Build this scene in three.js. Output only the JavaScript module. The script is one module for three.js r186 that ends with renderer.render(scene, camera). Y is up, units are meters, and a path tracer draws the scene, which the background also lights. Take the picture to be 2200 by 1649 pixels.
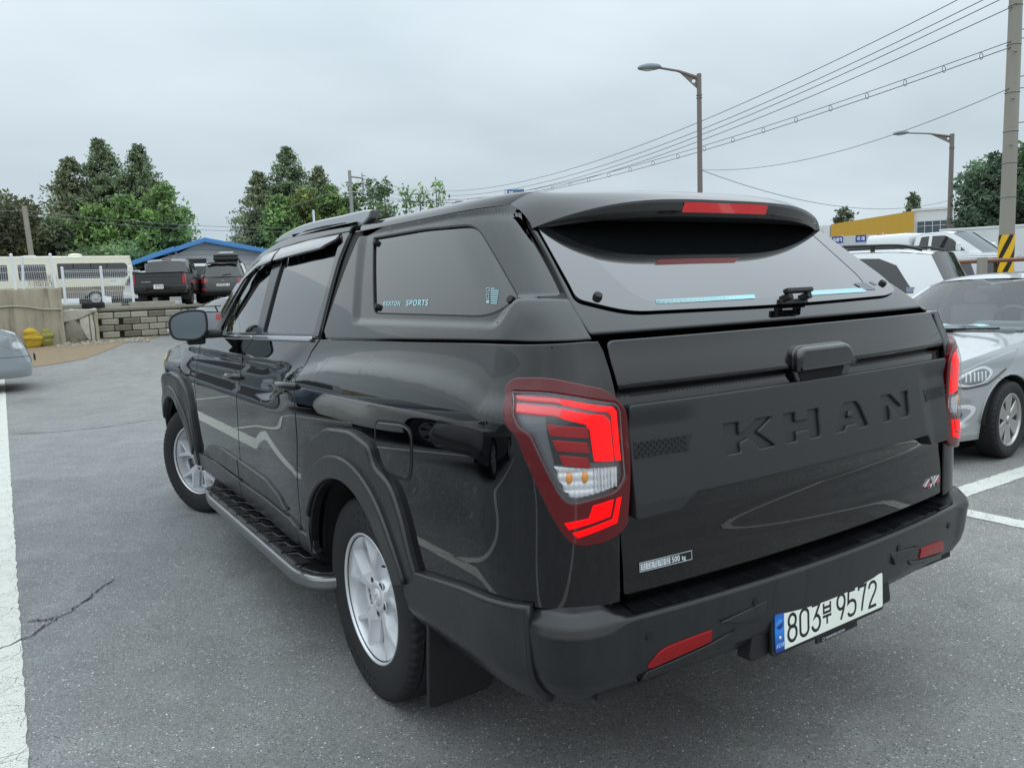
import * as THREE from 'three';
import { mergeGeometries } from 'three/addons/utils/BufferGeometryUtils.js';
import { RoundedBoxGeometry } from 'three/addons/geometries/RoundedBoxGeometry.js';
import { FontLoader } from 'three/addons/loaders/FontLoader.js';
import { TextGeometry } from 'three/addons/geometries/TextGeometry.js';
import { ImprovedNoise } from 'three/addons/math/ImprovedNoise.js';

// ---------- camera, sky, sun, exposure ----------
const scene = new THREE.Scene();
const camera = new THREE.PerspectiveCamera(52.18, 1024 / 767, 0.05, 1500);
camera.position.set(-1.9934, 1.5065, 1.3464);
camera.rotation.set(THREE.MathUtils.degToRad(-6.981), THREE.MathUtils.degToRad(-33.21), THREE.MathUtils.degToRad(-2.198), 'YXZ');
const renderer = new THREE.WebGLRenderer({ antialias: true });
renderer.setSize(1024, 767);
renderer.shadowMap.enabled = true;
renderer.toneMapping = THREE.LinearToneMapping;
renderer.toneMappingExposure = 1.14;
{ // overcast sky: soft layered cloud, brighter towards the zenith as overcast skies are
  const W = 1024, H = 512, d = new Float32Array(W * H * 4), N = new ImprovedNoise();
  const fbm = (x, y, z, o) => { let s = 0, a = 0.5; for (let i = 0; i < o; i++) { s += a * N.noise(x, y, z); x *= 2.03; y *= 2.03; z *= 2.03; a *= 0.5; } return s; };
  for (let j = 0; j < H; j++) for (let i = 0; i < W; i++) {
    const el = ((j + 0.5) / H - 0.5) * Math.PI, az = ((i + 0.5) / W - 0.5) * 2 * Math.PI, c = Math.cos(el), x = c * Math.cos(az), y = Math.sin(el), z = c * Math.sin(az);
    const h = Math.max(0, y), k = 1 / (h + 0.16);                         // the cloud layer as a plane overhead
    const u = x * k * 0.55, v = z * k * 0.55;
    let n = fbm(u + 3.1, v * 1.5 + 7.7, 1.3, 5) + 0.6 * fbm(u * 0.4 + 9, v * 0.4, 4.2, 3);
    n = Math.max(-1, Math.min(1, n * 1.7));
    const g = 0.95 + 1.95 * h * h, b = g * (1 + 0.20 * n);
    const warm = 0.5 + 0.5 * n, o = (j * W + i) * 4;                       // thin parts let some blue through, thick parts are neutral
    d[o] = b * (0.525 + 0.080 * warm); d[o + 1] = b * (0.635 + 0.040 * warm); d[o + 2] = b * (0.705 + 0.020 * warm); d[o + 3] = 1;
    if (y < 0) { const t = Math.min(1, -y * 12); for (let q = 0; q < 3; q++) d[o + q] *= 1 - 0.75 * t; }
  }
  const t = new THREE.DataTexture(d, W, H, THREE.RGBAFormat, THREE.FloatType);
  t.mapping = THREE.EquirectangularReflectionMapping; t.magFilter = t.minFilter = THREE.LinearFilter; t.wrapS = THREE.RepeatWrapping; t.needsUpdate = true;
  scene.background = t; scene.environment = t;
}
const sun = new THREE.DirectionalLight(new THREE.Color().setRGB(1, 0.97, 0.93), 0.55);
sun.position.set(-1, 34, -1); sun.target.position.set(0, 0, -3);
sun.castShadow = true; sun.shadow.radius = 300; sun.shadow.mapSize.set(2048, 2048);
Object.assign(sun.shadow.camera, { left: -30, right: 30, top: 40, bottom: -30, near: 1, far: 90 });
scene.add(sun, sun.target);
// ---------- small helpers ----------
const rng = (s) => () => { s |= 0; s = s + 0x6D2B79F5 | 0; let t = Math.imul(s ^ s >>> 15, 1 | s); t = t + Math.imul(t ^ t >>> 7, 61 | t) ^ t; return ((t ^ t >>> 14) >>> 0) / 4294967296; };
const clamp = (x, a = 0, b = 1) => Math.min(b, Math.max(a, x));
const ss = (a, b, x) => { const t = clamp((x - a) / (b - a)); return t * t * (3 - 2 * t); };
const lerp = (a, b, t) => a + (b - a) * t;
// monotone-ish smooth interpolation through [x, y] pairs
function curve(pts) {
  const n = pts.length, d = [], m = [];
  for (let i = 0; i < n - 1; i++) d.push((pts[i + 1][1] - pts[i][1]) / (pts[i + 1][0] - pts[i][0]));
  for (let i = 0; i < n; i++) m.push(i === 0 ? d[0] : i === n - 1 ? d[n - 2] : d[i - 1] * d[i] <= 0 ? 0 : 2 * d[i - 1] * d[i] / (d[i - 1] + d[i]));
  return (x) => {
    if (x <= pts[0][0]) return pts[0][1] + m[0] * (x - pts[0][0]);
    if (x >= pts[n - 1][0]) return pts[n - 1][1] + m[n - 1] * (x - pts[n - 1][0]);
    let i = 0; while (x > pts[i + 1][0]) i++;
    const h = pts[i + 1][0] - pts[i][0], t = (x - pts[i][0]) / h, t2 = t * t, t3 = t2 * t;
    return (2 * t3 - 3 * t2 + 1) * pts[i][1] + (t3 - 2 * t2 + t) * h * m[i] + (-2 * t3 + 3 * t2) * pts[i + 1][1] + (t3 - t2) * h * m[i + 1];
  };
}
const V = (x, y, z) => new THREE.Vector3(x, y, z);
function geom(pos, nor, uv, idx) {
  const g = new THREE.BufferGeometry();
  g.setAttribute('position', new THREE.Float32BufferAttribute(pos, 3));
  if (uv) g.setAttribute('uv', new THREE.Float32BufferAttribute(uv, 2)); else g.setAttribute('uv', new THREE.Float32BufferAttribute(new Float32Array(pos.length / 3 * 2), 2));
  g.setIndex(idx);
  if (nor) g.setAttribute('normal', new THREE.Float32BufferAttribute(nor, 3)); else g.computeVertexNormals();
  return g;
}
// a grid surface: fn(i/nu, j/nv) -> [x,y,z]; outward = d/du x d/dv
function grid(nu, nv, fn, flip) {
  const p = [], uv = [], ix = [];
  for (let j = 0; j <= nv; j++) for (let i = 0; i <= nu; i++) { const q = fn(i / nu, j / nv); p.push(q[0], q[1], q[2]); uv.push(q[3] ?? i / nu, q[4] ?? j / nv); }
  for (let j = 0; j < nv; j++) for (let i = 0; i < nu; i++) { const a = j * (nu + 1) + i, b = a + 1, c = a + nu + 1, d = c + 1; flip ? ix.push(a, d, b, a, c, d) : ix.push(a, b, d, a, d, c); }
  return geom(p, null, uv, ix);
}
function surfNormal(S, a, b, e = 1e-3) {
  const p = S(a - e, b), q = S(a + e, b), r = S(a, b - e), s = S(a, b + e);
  return V(q[0] - p[0], q[1] - p[1], q[2] - p[2]).cross(V(s[0] - r[0], s[1] - r[1], s[2] - r[2])).normalize();
}
const area2 = (P) => P.reduce((s, p, i) => { const q = P[(i + 1) % P.length]; return s + p[0] * q[1] - q[0] * p[1]; }, 0) / 2;
function densify(P, step) {
  const o = [];
  P.forEach((p, i) => { const q = P[(i + 1) % P.length], n = Math.max(1, Math.ceil(Math.hypot(q[0] - p[0], q[1] - p[1]) / step)); for (let k = 0; k < n; k++) o.push([lerp(p[0], q[0], k / n), lerp(p[1], q[1], k / n)]); });
  return o;
}
function insetPoly(P, d) {
  const n = P.length;
  return P.map((p, i) => {
    const a = P[(i + n - 1) % n], b = P[(i + 1) % n];
    let e1 = [p[0] - a[0], p[1] - a[1]], e2 = [b[0] - p[0], b[1] - p[1]];
    const l1 = Math.hypot(...e1) || 1e-9, l2 = Math.hypot(...e2) || 1e-9;
    const n1 = [-e1[1] / l1, e1[0] / l1], n2 = [-e2[1] / l2, e2[0] / l2];
    let m = [n1[0] + n2[0], n1[1] + n2[1]]; const l = Math.hypot(...m) || 1e-9; m = [m[0] / l, m[1] / l];
    const k = d / Math.max(0.45, m[0] * n1[0] + m[1] * n1[1]);
    return [p[0] + m[0] * k, p[1] + m[1] * k];
  });
}
// rounds the corners of a polygon: P of [a, b, radius?]
function roundPoly(P, r0 = 0, seg = 6) {
  const o = [], n = P.length;
  P.forEach((p, i) => {
    const r = p[2] ?? r0, a = P[(i + n - 1) % n], b = P[(i + 1) % n];
    if (r <= 0) { o.push([p[0], p[1]]); return; }
    const la = Math.hypot(a[0] - p[0], a[1] - p[1]), lb = Math.hypot(b[0] - p[0], b[1] - p[1]), t = Math.min(r, la * 0.48, lb * 0.48);
    const A = [lerp(p[0], a[0], t / la), lerp(p[1], a[1], t / la)], B = [lerp(p[0], b[0], t / lb), lerp(p[1], b[1], t / lb)];
    for (let k = 0; k <= seg; k++) { const s = k / seg, u = 1 - s; o.push([u * u * A[0] + 2 * u * s * p[0] + s * s * B[0], u * u * A[1] + 2 * u * s * p[1] + s * s * B[1]]); }
  });
  return o;
}
// Catmull-Rom through points (closed), for organic outlines
function splinePoly(P, n = 6) {
  const c = new THREE.CatmullRomCurve3(P.map((p) => V(p[0], p[1], 0)), true, 'centripetal');
  return c.getPoints(P.length * n).slice(0, -1).map((p) => [p.x, p.y]);
}
function splineOpen(P, n = 8) {
  const c = new THREE.CatmullRomCurve3(P.map((p) => V(p[0], p[1], 0)), false, 'centripetal');
  return c.getPoints((P.length - 1) * n).map((p) => [p.x, p.y]);
}
// A panel: an outline in the parameters of a surface S, lying `off` outside it, edges rounded by `bevel`, turned in by `depth`.
function panel(poly, S, { off = 0, depth = 0.012, step = 0.05, bevel = 0, holes = [], bulge = null } = {}) {
  let P = poly.map((p) => [p[0], p[1]]); if (area2(P) < 0) P.reverse();
  P = densify(P, step);
  const Hs = holes.map((h) => { let q = h.map((p) => [p[0], p[1]]); if (area2(q) > 0) q.reverse(); return densify(q, step); });
  const I = bevel ? insetPoly(P, bevel) : P, HI = bevel ? Hs.map((h) => insetPoly(h, bevel)) : Hs;
  let pts = [...I, ...HI.flat()];
  let tris = THREE.ShapeUtils.triangulateShape(I.map((p) => new THREE.Vector2(...p)), HI.map((h) => h.map((p) => new THREE.Vector2(...p))));
  for (let pass = 0; pass < 9; pass++) {
    const mid = new Map(), out = []; let any = false;
    const cut = (a, b) => {
      if (Math.hypot(pts[a][0] - pts[b][0], pts[a][1] - pts[b][1]) <= step * 1.02) return -1;
      const k = a < b ? a * 1e6 + b : b * 1e6 + a; let m = mid.get(k);
      if (m === undefined) { m = pts.length; pts.push([(pts[a][0] + pts[b][0]) / 2, (pts[a][1] + pts[b][1]) / 2]); mid.set(k, m); }
      return m;
    };
    for (const [a, b, c] of tris) {
      const d = (i, j) => Math.hypot(pts[i][0] - pts[j][0], pts[i][1] - pts[j][1]);
      const L = [d(a, b), d(b, c), d(c, a)], mx = Math.max(...L);
      const ab = L[0] > mx * 0.6 ? cut(a, b) : (L[0] > step * 1.02 ? cut(a, b) : -1), bc = cut(b, c), ca = cut(c, a);
      const k = (ab >= 0) + (bc >= 0) + (ca >= 0);
      if (!k) { out.push([a, b, c]); continue; }
      any = true;
      if (k === 3) out.push([a, ab, ca], [ab, b, bc], [ca, bc, c], [ab, bc, ca]);
      else if (k === 1) { if (ab >= 0) out.push([a, ab, c], [ab, b, c]); else if (bc >= 0) out.push([b, bc, a], [bc, c, a]); else out.push([c, ca, b], [ca, a, b]); }
      else { // two cut edges: the corner between them, and a quad
        const [x, y, z, m1, m2] = ab >= 0 && bc >= 0 ? [b, c, a, bc, ab] : bc >= 0 && ca >= 0 ? [c, a, b, ca, bc] : [a, b, c, ab, ca];
        out.push([x, m1, m2]);
        if (d(m1, z) < d(m2, y)) out.push([m1, y, z], [m1, z, m2]); else out.push([m1, y, m2], [y, z, m2]);
      }
    }
    tris = out; if (!any) break;
  }
  const pos = [], nor = [], uv = [], ix = [];
  const put = (p, o, nn, n2) => { const s = S(p[0], p[1]), n = nn || surfNormal(S, p[0], p[1]), m = n2 || n; pos.push(s[0] + n.x * o, s[1] + n.y * o, s[2] + n.z * o); nor.push(m.x, m.y, m.z); uv.push(p[0], p[1]); return pos.length / 3 - 1; };
  const B = bulge || (() => 0);
  const S2 = bulge ? (a, b) => { const s = S(a, b), n = surfNormal(S, a, b), o = B(a, b); return [s[0] + n.x * o, s[1] + n.y * o, s[2] + n.z * o]; } : S;
  for (const p of pts) { const n = surfNormal(S2, p[0], p[1]); const s = S2(p[0], p[1]); pos.push(s[0] + n.x * off, s[1] + n.y * off, s[2] + n.z * off); nor.push(n.x, n.y, n.z); uv.push(p[0], p[1]); }
  for (const t of tris) ix.push(...t);
  const ring = (outer, inner) => {
    const n = outer.length;
    const side = outer.map((p, i) => { const a = outer[(i + n - 1) % n], b = outer[(i + 1) % n], sa = S2(...a), sb = S2(...b), N = surfNormal(S2, p[0], p[1]); return V(sb[0] - sa[0], sb[1] - sa[1], sb[2] - sa[2]).normalize().cross(N).normalize(); });
    const N = outer.map((p) => surfNormal(S2, p[0], p[1]));
    const rows = [];
    const row = (P2, o, mix) => rows.push(P2.map((p, i) => { const m = N[i].clone().multiplyScalar(1 - mix).addScaledVector(side[i], mix).normalize(); const s = S2(p[0], p[1]); pos.push(s[0] + N[i].x * o, s[1] + N[i].y * o, s[2] + N[i].z * o); nor.push(m.x, m.y, m.z); uv.push(p[0], p[1]); return pos.length / 3 - 1; }));
    const strip = (A, C) => { for (let i = 0; i < n; i++) { const j = (i + 1) % n; ix.push(C[i], C[j], A[j], C[i], A[j], A[i]); } };
    if (bevel) {
      row(inner, off, 0);
      const mid = inner.map((p, i) => [lerp(p[0], outer[i][0], 0.7), lerp(p[1], outer[i][1], 0.7)]);
      row(mid, off - bevel * 0.3, 0.5); row(outer, off - bevel, 0.95);
      strip(rows[0], rows[1]); strip(rows[1], rows[2]);
    }
    if (depth) { const k = rows.length; row(outer, off - bevel, 1); row(outer, off - bevel - depth, 1); strip(rows[k], rows[k + 1]); }
  };
  ring(P, I); Hs.forEach((h, i) => ring(h, HI[i]));
  return geom(pos, nor, uv, ix);
}
function mirrorX(g) {
  const m = g.clone(), p = m.attributes.position, n = m.attributes.normal, ix = m.index;
  for (let i = 0; i < p.count; i++) { p.setX(i, -p.getX(i)); n.setX(i, -n.getX(i)); }
  if (ix) for (let i = 0; i < ix.count; i += 3) { const a = ix.getX(i); ix.setX(i, ix.getX(i + 1)); ix.setX(i + 1, a); }
  return m;
}
function merge(list) {
  const L = list.flat(9).filter(Boolean).map((g) => { const h = g.index ? g : g.clone().setIndex([...Array(g.attributes.position.count).keys()]); for (const k of Object.keys(h.attributes)) if (!['position', 'normal', 'uv', 'color'].includes(k)) h.deleteAttribute(k); return h; });
  if (L.some((g) => g.attributes.color) && !L.every((g) => g.attributes.color)) L.forEach((g) => g.deleteAttribute('color'));
  return L.length === 1 ? L[0] : mergeGeometries(L, false);
}
function box(w, h, d, x = 0, y = 0, z = 0, r = 0) {
  const g = r ? new RoundedBoxGeometry(w, h, d, 2, r) : new THREE.BoxGeometry(w, h, d);
  g.translate(x, y, z); return g;
}
function cyl(r1, r2, h, x, y, z, seg = 16, open = false) { const g = new THREE.CylinderGeometry(r1, r2, h, seg, 1, open); g.translate(x, y, z); return g; }
// a round bar between two points
function bar(a, b, r, seg = 8, r2 = r) {
  const A = V(...a), B = V(...b), L = A.distanceTo(B), g = new THREE.CylinderGeometry(r2, r, L, seg, 1);
  g.applyQuaternion(new THREE.Quaternion().setFromUnitVectors(V(0, 1, 0), B.clone().sub(A).normalize())); g.translate((A.x + B.x) / 2, (A.y + B.y) / 2, (A.z + B.z) / 2); return g;
}
function tube(pts, r, seg = 24, rad = 6) { return new THREE.TubeGeometry(new THREE.CatmullRomCurve3(pts.map((p) => V(...p))), seg, r, rad, false); }
function extr(P, depth, bevel = 0, holes = []) {
  const s = new THREE.Shape(P.map((p) => new THREE.Vector2(p[0], p[1]))); holes.forEach((h) => s.holes.push(new THREE.Path(h.map((p) => new THREE.Vector2(p[0], p[1])))));
  return new THREE.ExtrudeGeometry(s, { depth, bevelEnabled: bevel > 0, bevelSize: bevel, bevelThickness: bevel, bevelSegments: 2, curveSegments: 8, bevelOffset: -bevel });
}
const used = new Map();
const numbered = (n) => { const k = used.get(n) || 0; used.set(n, k + 1); return k ? `${n}_${String(k).padStart(3, '0')}` : n; };
function tag(o, label, category, group, kind) { o.userData = {}; if (label) o.userData.label = label; if (category) o.userData.category = category; if (group) o.userData.group = group; if (kind) o.userData.kind = kind; return o; }
function thing(name, label, category, pos = [0, 0, 0], turn = 0, group) { const o = new THREE.Group(); o.name = numbered(name); o.position.set(...pos); o.rotation.y = turn; scene.add(o); return tag(o, label, category, group); }
function part(name, geos, mat, parent, label) {
  const m = new THREE.Mesh(Array.isArray(geos) ? merge(geos) : geos, mat); m.name = name; m.castShadow = m.receiveShadow = true; parent.add(m); if (label) m.userData = { label }; return m;
}
function solo(name, geos, mat, label, category, group, kind) { const m = part(numbered(name), geos, mat, scene); return tag(m, label, category, group, kind); }
function copyOf(src, pos, turn, label) { const c = src.clone(); c.name = numbered(src.name.replace(/_\d{3}$/, '')); c.userData = { ...src.userData }; if (label) c.userData.label = label; if (pos) c.position.set(...pos); if (turn !== undefined) c.rotation.y = turn; scene.add(c); return c; }
const both = (g) => [g, mirrorX(g)];
const grp = (name, parent, pos, label) => { const g = new THREE.Group(); g.name = name; if (pos) g.position.set(...pos); if (label) g.userData = { label }; parent.add(g); return g; };
const arcPts = (cx, cy, r, a0, a1, n) => Array.from({ length: n + 1 }, (_, i) => { const a = lerp(a0, a1, i / n); return [cx + r * Math.cos(a), cy + r * Math.sin(a)]; });
// ---------- textures and materials ----------
const RN = rng(7), PN = new ImprovedNoise();
const fbm2 = (x, y, o = 4, s = 0.5) => { let r = 0, a = 1, t = 0; for (let i = 0; i < o; i++) { r += a * PN.noise(x, y, 3.7 * i + s); t += a; x *= 2; y *= 2; a *= 0.5; } return r / t; };
function dataTex(w, h, fn, srgb, rep) {
  const d = new Uint8Array(w * h * 4);
  for (let j = 0; j < h; j++) for (let i = 0; i < w; i++) { const c = fn(i / w, j / h, i, j), o = (j * w + i) * 4; d[o] = clamp(c[0]) * 255; d[o + 1] = clamp(c[1]) * 255; d[o + 2] = clamp(c[2]) * 255; d[o + 3] = clamp(c[3] ?? 1) * 255; }
  const t = new THREE.DataTexture(d, w, h); t.wrapS = t.wrapT = THREE.RepeatWrapping; t.magFilter = THREE.LinearFilter; t.minFilter = THREE.LinearMipmapLinearFilter; t.generateMipmaps = true;
  if (srgb) t.colorSpace = THREE.SRGBColorSpace; if (rep) t.repeat.set(...rep); t.needsUpdate = true; return t;
}
function canvasTex(w, h, draw, srgb = true) {
  const c = document.createElement('canvas'); c.width = w; c.height = h; draw(c.getContext('2d'), w, h);
  const t = new THREE.CanvasTexture(c); if (srgb) t.colorSpace = THREE.SRGBColorSpace; t.anisotropy = 8; return t;
}
const std = (r, g, b, rough = 0.5, more = {}) => new THREE.MeshStandardMaterial({ color: new THREE.Color().setRGB(r, g, b), roughness: rough, ...more });
const phy = (r, g, b, rough = 0.5, more = {}) => new THREE.MeshPhysicalMaterial({ color: new THREE.Color().setRGB(r, g, b), roughness: rough, ...more });
// soft mottling shared by plastics and walls (tiles seamlessly)
const tile = (f) => (u, v) => { const a = f(u, v), b = f(u - 1, v), c = f(u, v - 1), d = f(u - 1, v - 1); return lerp(lerp(a, b, u), lerp(c, d, u), v); };
const mottle = tile((u, v) => fbm2(u * 6 + 11, v * 6 + 5, 5));
const grain = dataTex(256, 256, () => { const v = 0.5 + (RN() - 0.5) * 0.9; return [v, v, v]; });
const mottleTex = dataTex(256, 256, (u, v) => { const m = 0.86 + 0.28 * mottle(u, v); return [m, m, m]; });
const streakF = tile((u, v) => fbm2(u * 24 + 2, v * 2.5 + 8, 4));
const streakRough = dataTex(512, 512, (u, v) => { const m = 0.62 + 0.5 * streakF(u, v) + 0.3 * mottle(u, v); return [m, m, m]; });
const M = {};
M.paint = phy(0.0012, 0.0012, 0.0016, 0.015, { clearcoat: 0.3, clearcoatRoughness: 0.01, ior: 1.5 });
M.garnish = phy(0.020, 0.0205, 0.022, 0.42, { ior: 1.5, bumpMap: grain, bumpScale: 0.00006 });
M.tinted = phy(0.004, 0.005, 0.005, 0.02, { ior: 1.6, clearcoat: 0.6, clearcoatRoughness: 0.02 });
M.hatchGlass = phy(0.005, 0.006, 0.007, 0.02, { ior: 1.95, clearcoat: 1, clearcoatRoughness: 0.02 });
M.frit = phy(0.006, 0.006, 0.007, 0.16, { ior: 1.6 });
M.plastic = std(0.027, 0.028, 0.030, 0.5, { map: streakRough, roughnessMap: streakRough, bumpMap: grain, bumpScale: 0.0002 });
M.plasticDark = std(0.010, 0.010, 0.011, 0.5, { bumpMap: grain, bumpScale: 0.0002 });
M.wetPlastic = std(0.008, 0.0085, 0.010, 0.35, { roughnessMap: dataTex(512, 512, (u, v) => { const m = ss(-0.12, 0.16, mottle(u, v) * 1.3 + 0.4 * fbm2(u * 30, v * 30, 2)) * 0.75 + 0.18; return [m, m, m]; }) });
M.rubber = std(0.010, 0.010, 0.0105, 0.72, { bumpMap: grain, bumpScale: 0.0003 });
M.rubberSeal = std(0.004, 0.004, 0.0045, 0.6);
M.dark = std(0.004, 0.004, 0.004, 0.9);
M.under = std(0.012, 0.012, 0.012, 0.85);
M.chrome = std(0.75, 0.76, 0.78, 0.12, { metalness: 1 });
M.satinMetal = std(0.27, 0.275, 0.28, 0.36, { metalness: 1 });
M.alloy = phy(0.70, 0.71, 0.73, 0.32, { metalness: 0.4, clearcoat: 0.7, clearcoatRoughness: 0.12, bumpMap: grain, bumpScale: 0.00006 });
M.alloyDark = std(0.05, 0.05, 0.055, 0.6, { metalness: 0.4 });
M.brake = std(0.09, 0.065, 0.05, 0.6, { metalness: 0.7 });
M.lampRed = phy(0.10, 0.002, 0.004, 0.06, { clearcoat: 0.4, clearcoatRoughness: 0.02, ior: 1.42 });
M.lampRedDark = phy(0.035, 0.002, 0.003, 0.1, { clearcoat: 1, clearcoatRoughness: 0.02 });
M.ledRed = phy(0.25, 0.002, 0.002, 0.25, { emissive: new THREE.Color().setRGB(1.0, 0.0, 0.002), emissiveIntensity: 1.0, ior: 1.3 });
M.ledDim = phy(0.22, 0.006, 0.008, 0.12, { emissive: new THREE.Color().setRGB(1.0, 0.01, 0.015), emissiveIntensity: 0.05 });
M.ledSoft = phy(0.42, 0.05, 0.06, 0.15, { emissive: new THREE.Color().setRGB(1.0, 0.05, 0.06), emissiveIntensity: 0.28 });
M.lampGrey = phy(0.10, 0.105, 0.115, 0.22, { clearcoat: 1, clearcoatRoughness: 0.03 });
M.lampBlack = phy(0.008, 0.007, 0.008, 0.15, { clearcoat: 1, clearcoatRoughness: 0.03 });
M.lampChrome = phy(0.80, 0.81, 0.83, 0.22, { metalness: 0.35, clearcoat: 1 });
M.amber = phy(0.75, 0.28, 0.03, 0.15, { clearcoat: 1 });
M.clear = phy(1, 1, 1, 0.02, { transmission: 1, thickness: 0, ior: 1.5 });
M.reflector = phy(0.30, 0.008, 0.010, 0.2, { ior: 1.35, bumpMap: dataTex(64, 64, (u, v) => { const m = 0.5 + 0.5 * Math.sin(u * 50.3) * Math.sin(v * 50.3); return [m, m, m]; }), bumpScale: 0.0006 });
M.mirrorGlass = phy(0.17, 0.19, 0.20, 0.02, { metalness: 1 });
M.white = std(0.78, 0.78, 0.76, 0.45);
M.decal = std(0.55, 0.72, 0.74, 0.5);
// concrete, galvanised steel and other surroundings
const concTex = dataTex(512, 512, (u, v) => { const m = 0.80 + 0.30 * mottle(u, v) + 0.10 * (RN() - 0.5); return [m, m * 0.985, m * 0.95]; });
const concBump = dataTex(256, 256, (u, v) => { const m = 0.5 + 0.6 * mottle(u, v) + 0.25 * (RN() - 0.5); return [m, m, m]; });
M.concrete = std(0.34, 0.325, 0.29, 0.9, { map: concTex, bumpMap: concBump, bumpScale: 0.008 });
const stainTex = dataTex(1024, 512, (() => { const st = tile((u, v) => fbm2(u * 40 + 4, v * 1.6 + 1, 4)), big = tile((u, v) => fbm2(u * 5 + 9, v * 4, 5)); return (u, v) => { const s = st(u, v), b = big(u, v); let m = 0.78 + 0.35 * b + 0.55 * Math.min(0.15, s) * (0.6 + 0.4 * v) - 0.22 * ss(0.08, 0.28, -s) ; m += 0.07 * (RN() - 0.5); return [m, m * (0.965 + 0.02 * b), m * (0.90 + 0.05 * b)]; }; })());
M.stained = std(0.46, 0.42, 0.345, 0.92, { map: stainTex, bumpMap: concBump, bumpScale: 0.01 });
M.blocks = [[0.52, 0.50, 0.43], [0.42, 0.40, 0.34], [0.27, 0.25, 0.205], [0.60, 0.57, 0.49], [0.47, 0.42, 0.32]].map((c) => std(...c, 0.95, { map: concTex, bumpMap: concBump, bumpScale: 0.012 }));
M.steelWhite = std(0.72, 0.75, 0.77, 0.4);
M.steelGrey = std(0.28, 0.27, 0.26, 0.5, { metalness: 0.3 });
M.lampPost = std(0.185, 0.155, 0.140, 0.55);
M.wire = std(0.15, 0.15, 0.155, 0.6);
M.wirePale = std(0.16, 0.165, 0.165, 0.6);
M.soil = std(0.30, 0.225, 0.145, 0.98, { map: concTex, bumpMap: concBump, bumpScale: 0.03 });
// strokes for the writing on plates and signs: digits with round strokes, and the Hangul syllables
function digit(c, d, x, y, w, h) {
  const l = x, r = x + w, t = y, b = y + h, m = y + h * 0.46, cx = x + w / 2; c.beginPath();
  const ell = (cy, ry, a0 = 0, a1 = 2 * Math.PI, rx = w / 2) => c.ellipse(cx, cy, rx, ry, 0, a0, a1);
  if (d === '8') { ell(t + h * 0.235, h * 0.235, 0, 2 * Math.PI, w * 0.43); c.moveTo(r, t + h * 0.72); ell(t + h * 0.72, h * 0.28); }
  if (d === '0') { c.moveTo(l, t + w / 2); c.arc(cx, t + w / 2, w / 2, Math.PI, 0); c.lineTo(r, b - w / 2); c.arc(cx, b - w / 2, w / 2, 0, Math.PI); c.closePath(); }
  if (d === '3') { c.moveTo(l, t); c.lineTo(r, t); c.lineTo(cx - w * 0.08, m - h * 0.02); c.ellipse(cx, t + h * 0.71, w / 2, h * 0.29, 0, -Math.PI / 2, Math.PI * 0.92); }
  if (d === '9') { ell(t + h * 0.29, h * 0.29); c.moveTo(r - w * 0.02, t + h * 0.36); c.quadraticCurveTo(r - w * 0.05, t + h * 0.55, cx - w * 0.05, b); }
  if (d === '5') { c.moveTo(r - w * 0.04, t); c.lineTo(l + w * 0.06, t); c.lineTo(l, t + h * 0.47); c.quadraticCurveTo(cx, t + h * 0.33, r - w * 0.08, t + h * 0.50); c.quadraticCurveTo(r + w * 0.06, t + h * 0.62, r, t + h * 0.78); c.quadraticCurveTo(r - w * 0.1, b, cx - w * 0.05, b); c.quadraticCurveTo(l + w * 0.05, b, l, t + h * 0.85); }
  if (d === '7') { c.moveTo(l, t + h * 0.14); c.lineTo(l, t); c.lineTo(r, t); c.quadraticCurveTo(cx + w * 0.1, t + h * 0.45, cx - w * 0.1, b); }
  if (d === '2') { c.moveTo(l, t + h * 0.24); c.bezierCurveTo(l, t - h * 0.08, r, t - h * 0.08, r, t + h * 0.25); c.bezierCurveTo(r, t + h * 0.45, l + w * 0.2, t + h * 0.7, l, b); c.lineTo(r + w * 0.02, b); }
  if (d === '1') { c.moveTo(cx - w * 0.2, t + h * 0.12); c.lineTo(cx + w * 0.05, t); c.lineTo(cx + w * 0.05, b); }
  if (d === '4') { c.moveTo(cx + w * 0.25, b); c.lineTo(cx + w * 0.25, t); c.lineTo(l, t + h * 0.68); c.lineTo(r, t + h * 0.68); }
  c.stroke();
}
const line = (c, ...p) => { c.beginPath(); c.moveTo(p[0], p[1]); for (let i = 2; i < p.length; i += 2) c.lineTo(p[i], p[i + 1]); c.stroke(); };
function bu(c, x, y, w, h) { line(c, x + w * 0.12, y, x + w * 0.12, y + h * 0.44, x + w * 0.88, y + h * 0.44, x + w * 0.88, y); line(c, x + w * 0.12, y + h * 0.21, x + w * 0.88, y + h * 0.21); line(c, x, y + h * 0.62, x + w, y + h * 0.62); line(c, x + w * 0.5, y + h * 0.62, x + w * 0.5, y + h); }
function plateText(c, x, y, h) {
  c.lineWidth = 19; let k = x; const w = 74, gap = 34;
  for (const d of '803') { digit(c, d, k, y, w, h); k += w + gap; }
  c.lineWidth = 16; bu(c, k - 8, y + 14, 84, h - 26); k += 84 + 58 - 8;
  c.lineWidth = 19; for (const d of '9572') { digit(c, d, k, y, w, h); k += w + gap; }
}
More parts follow.
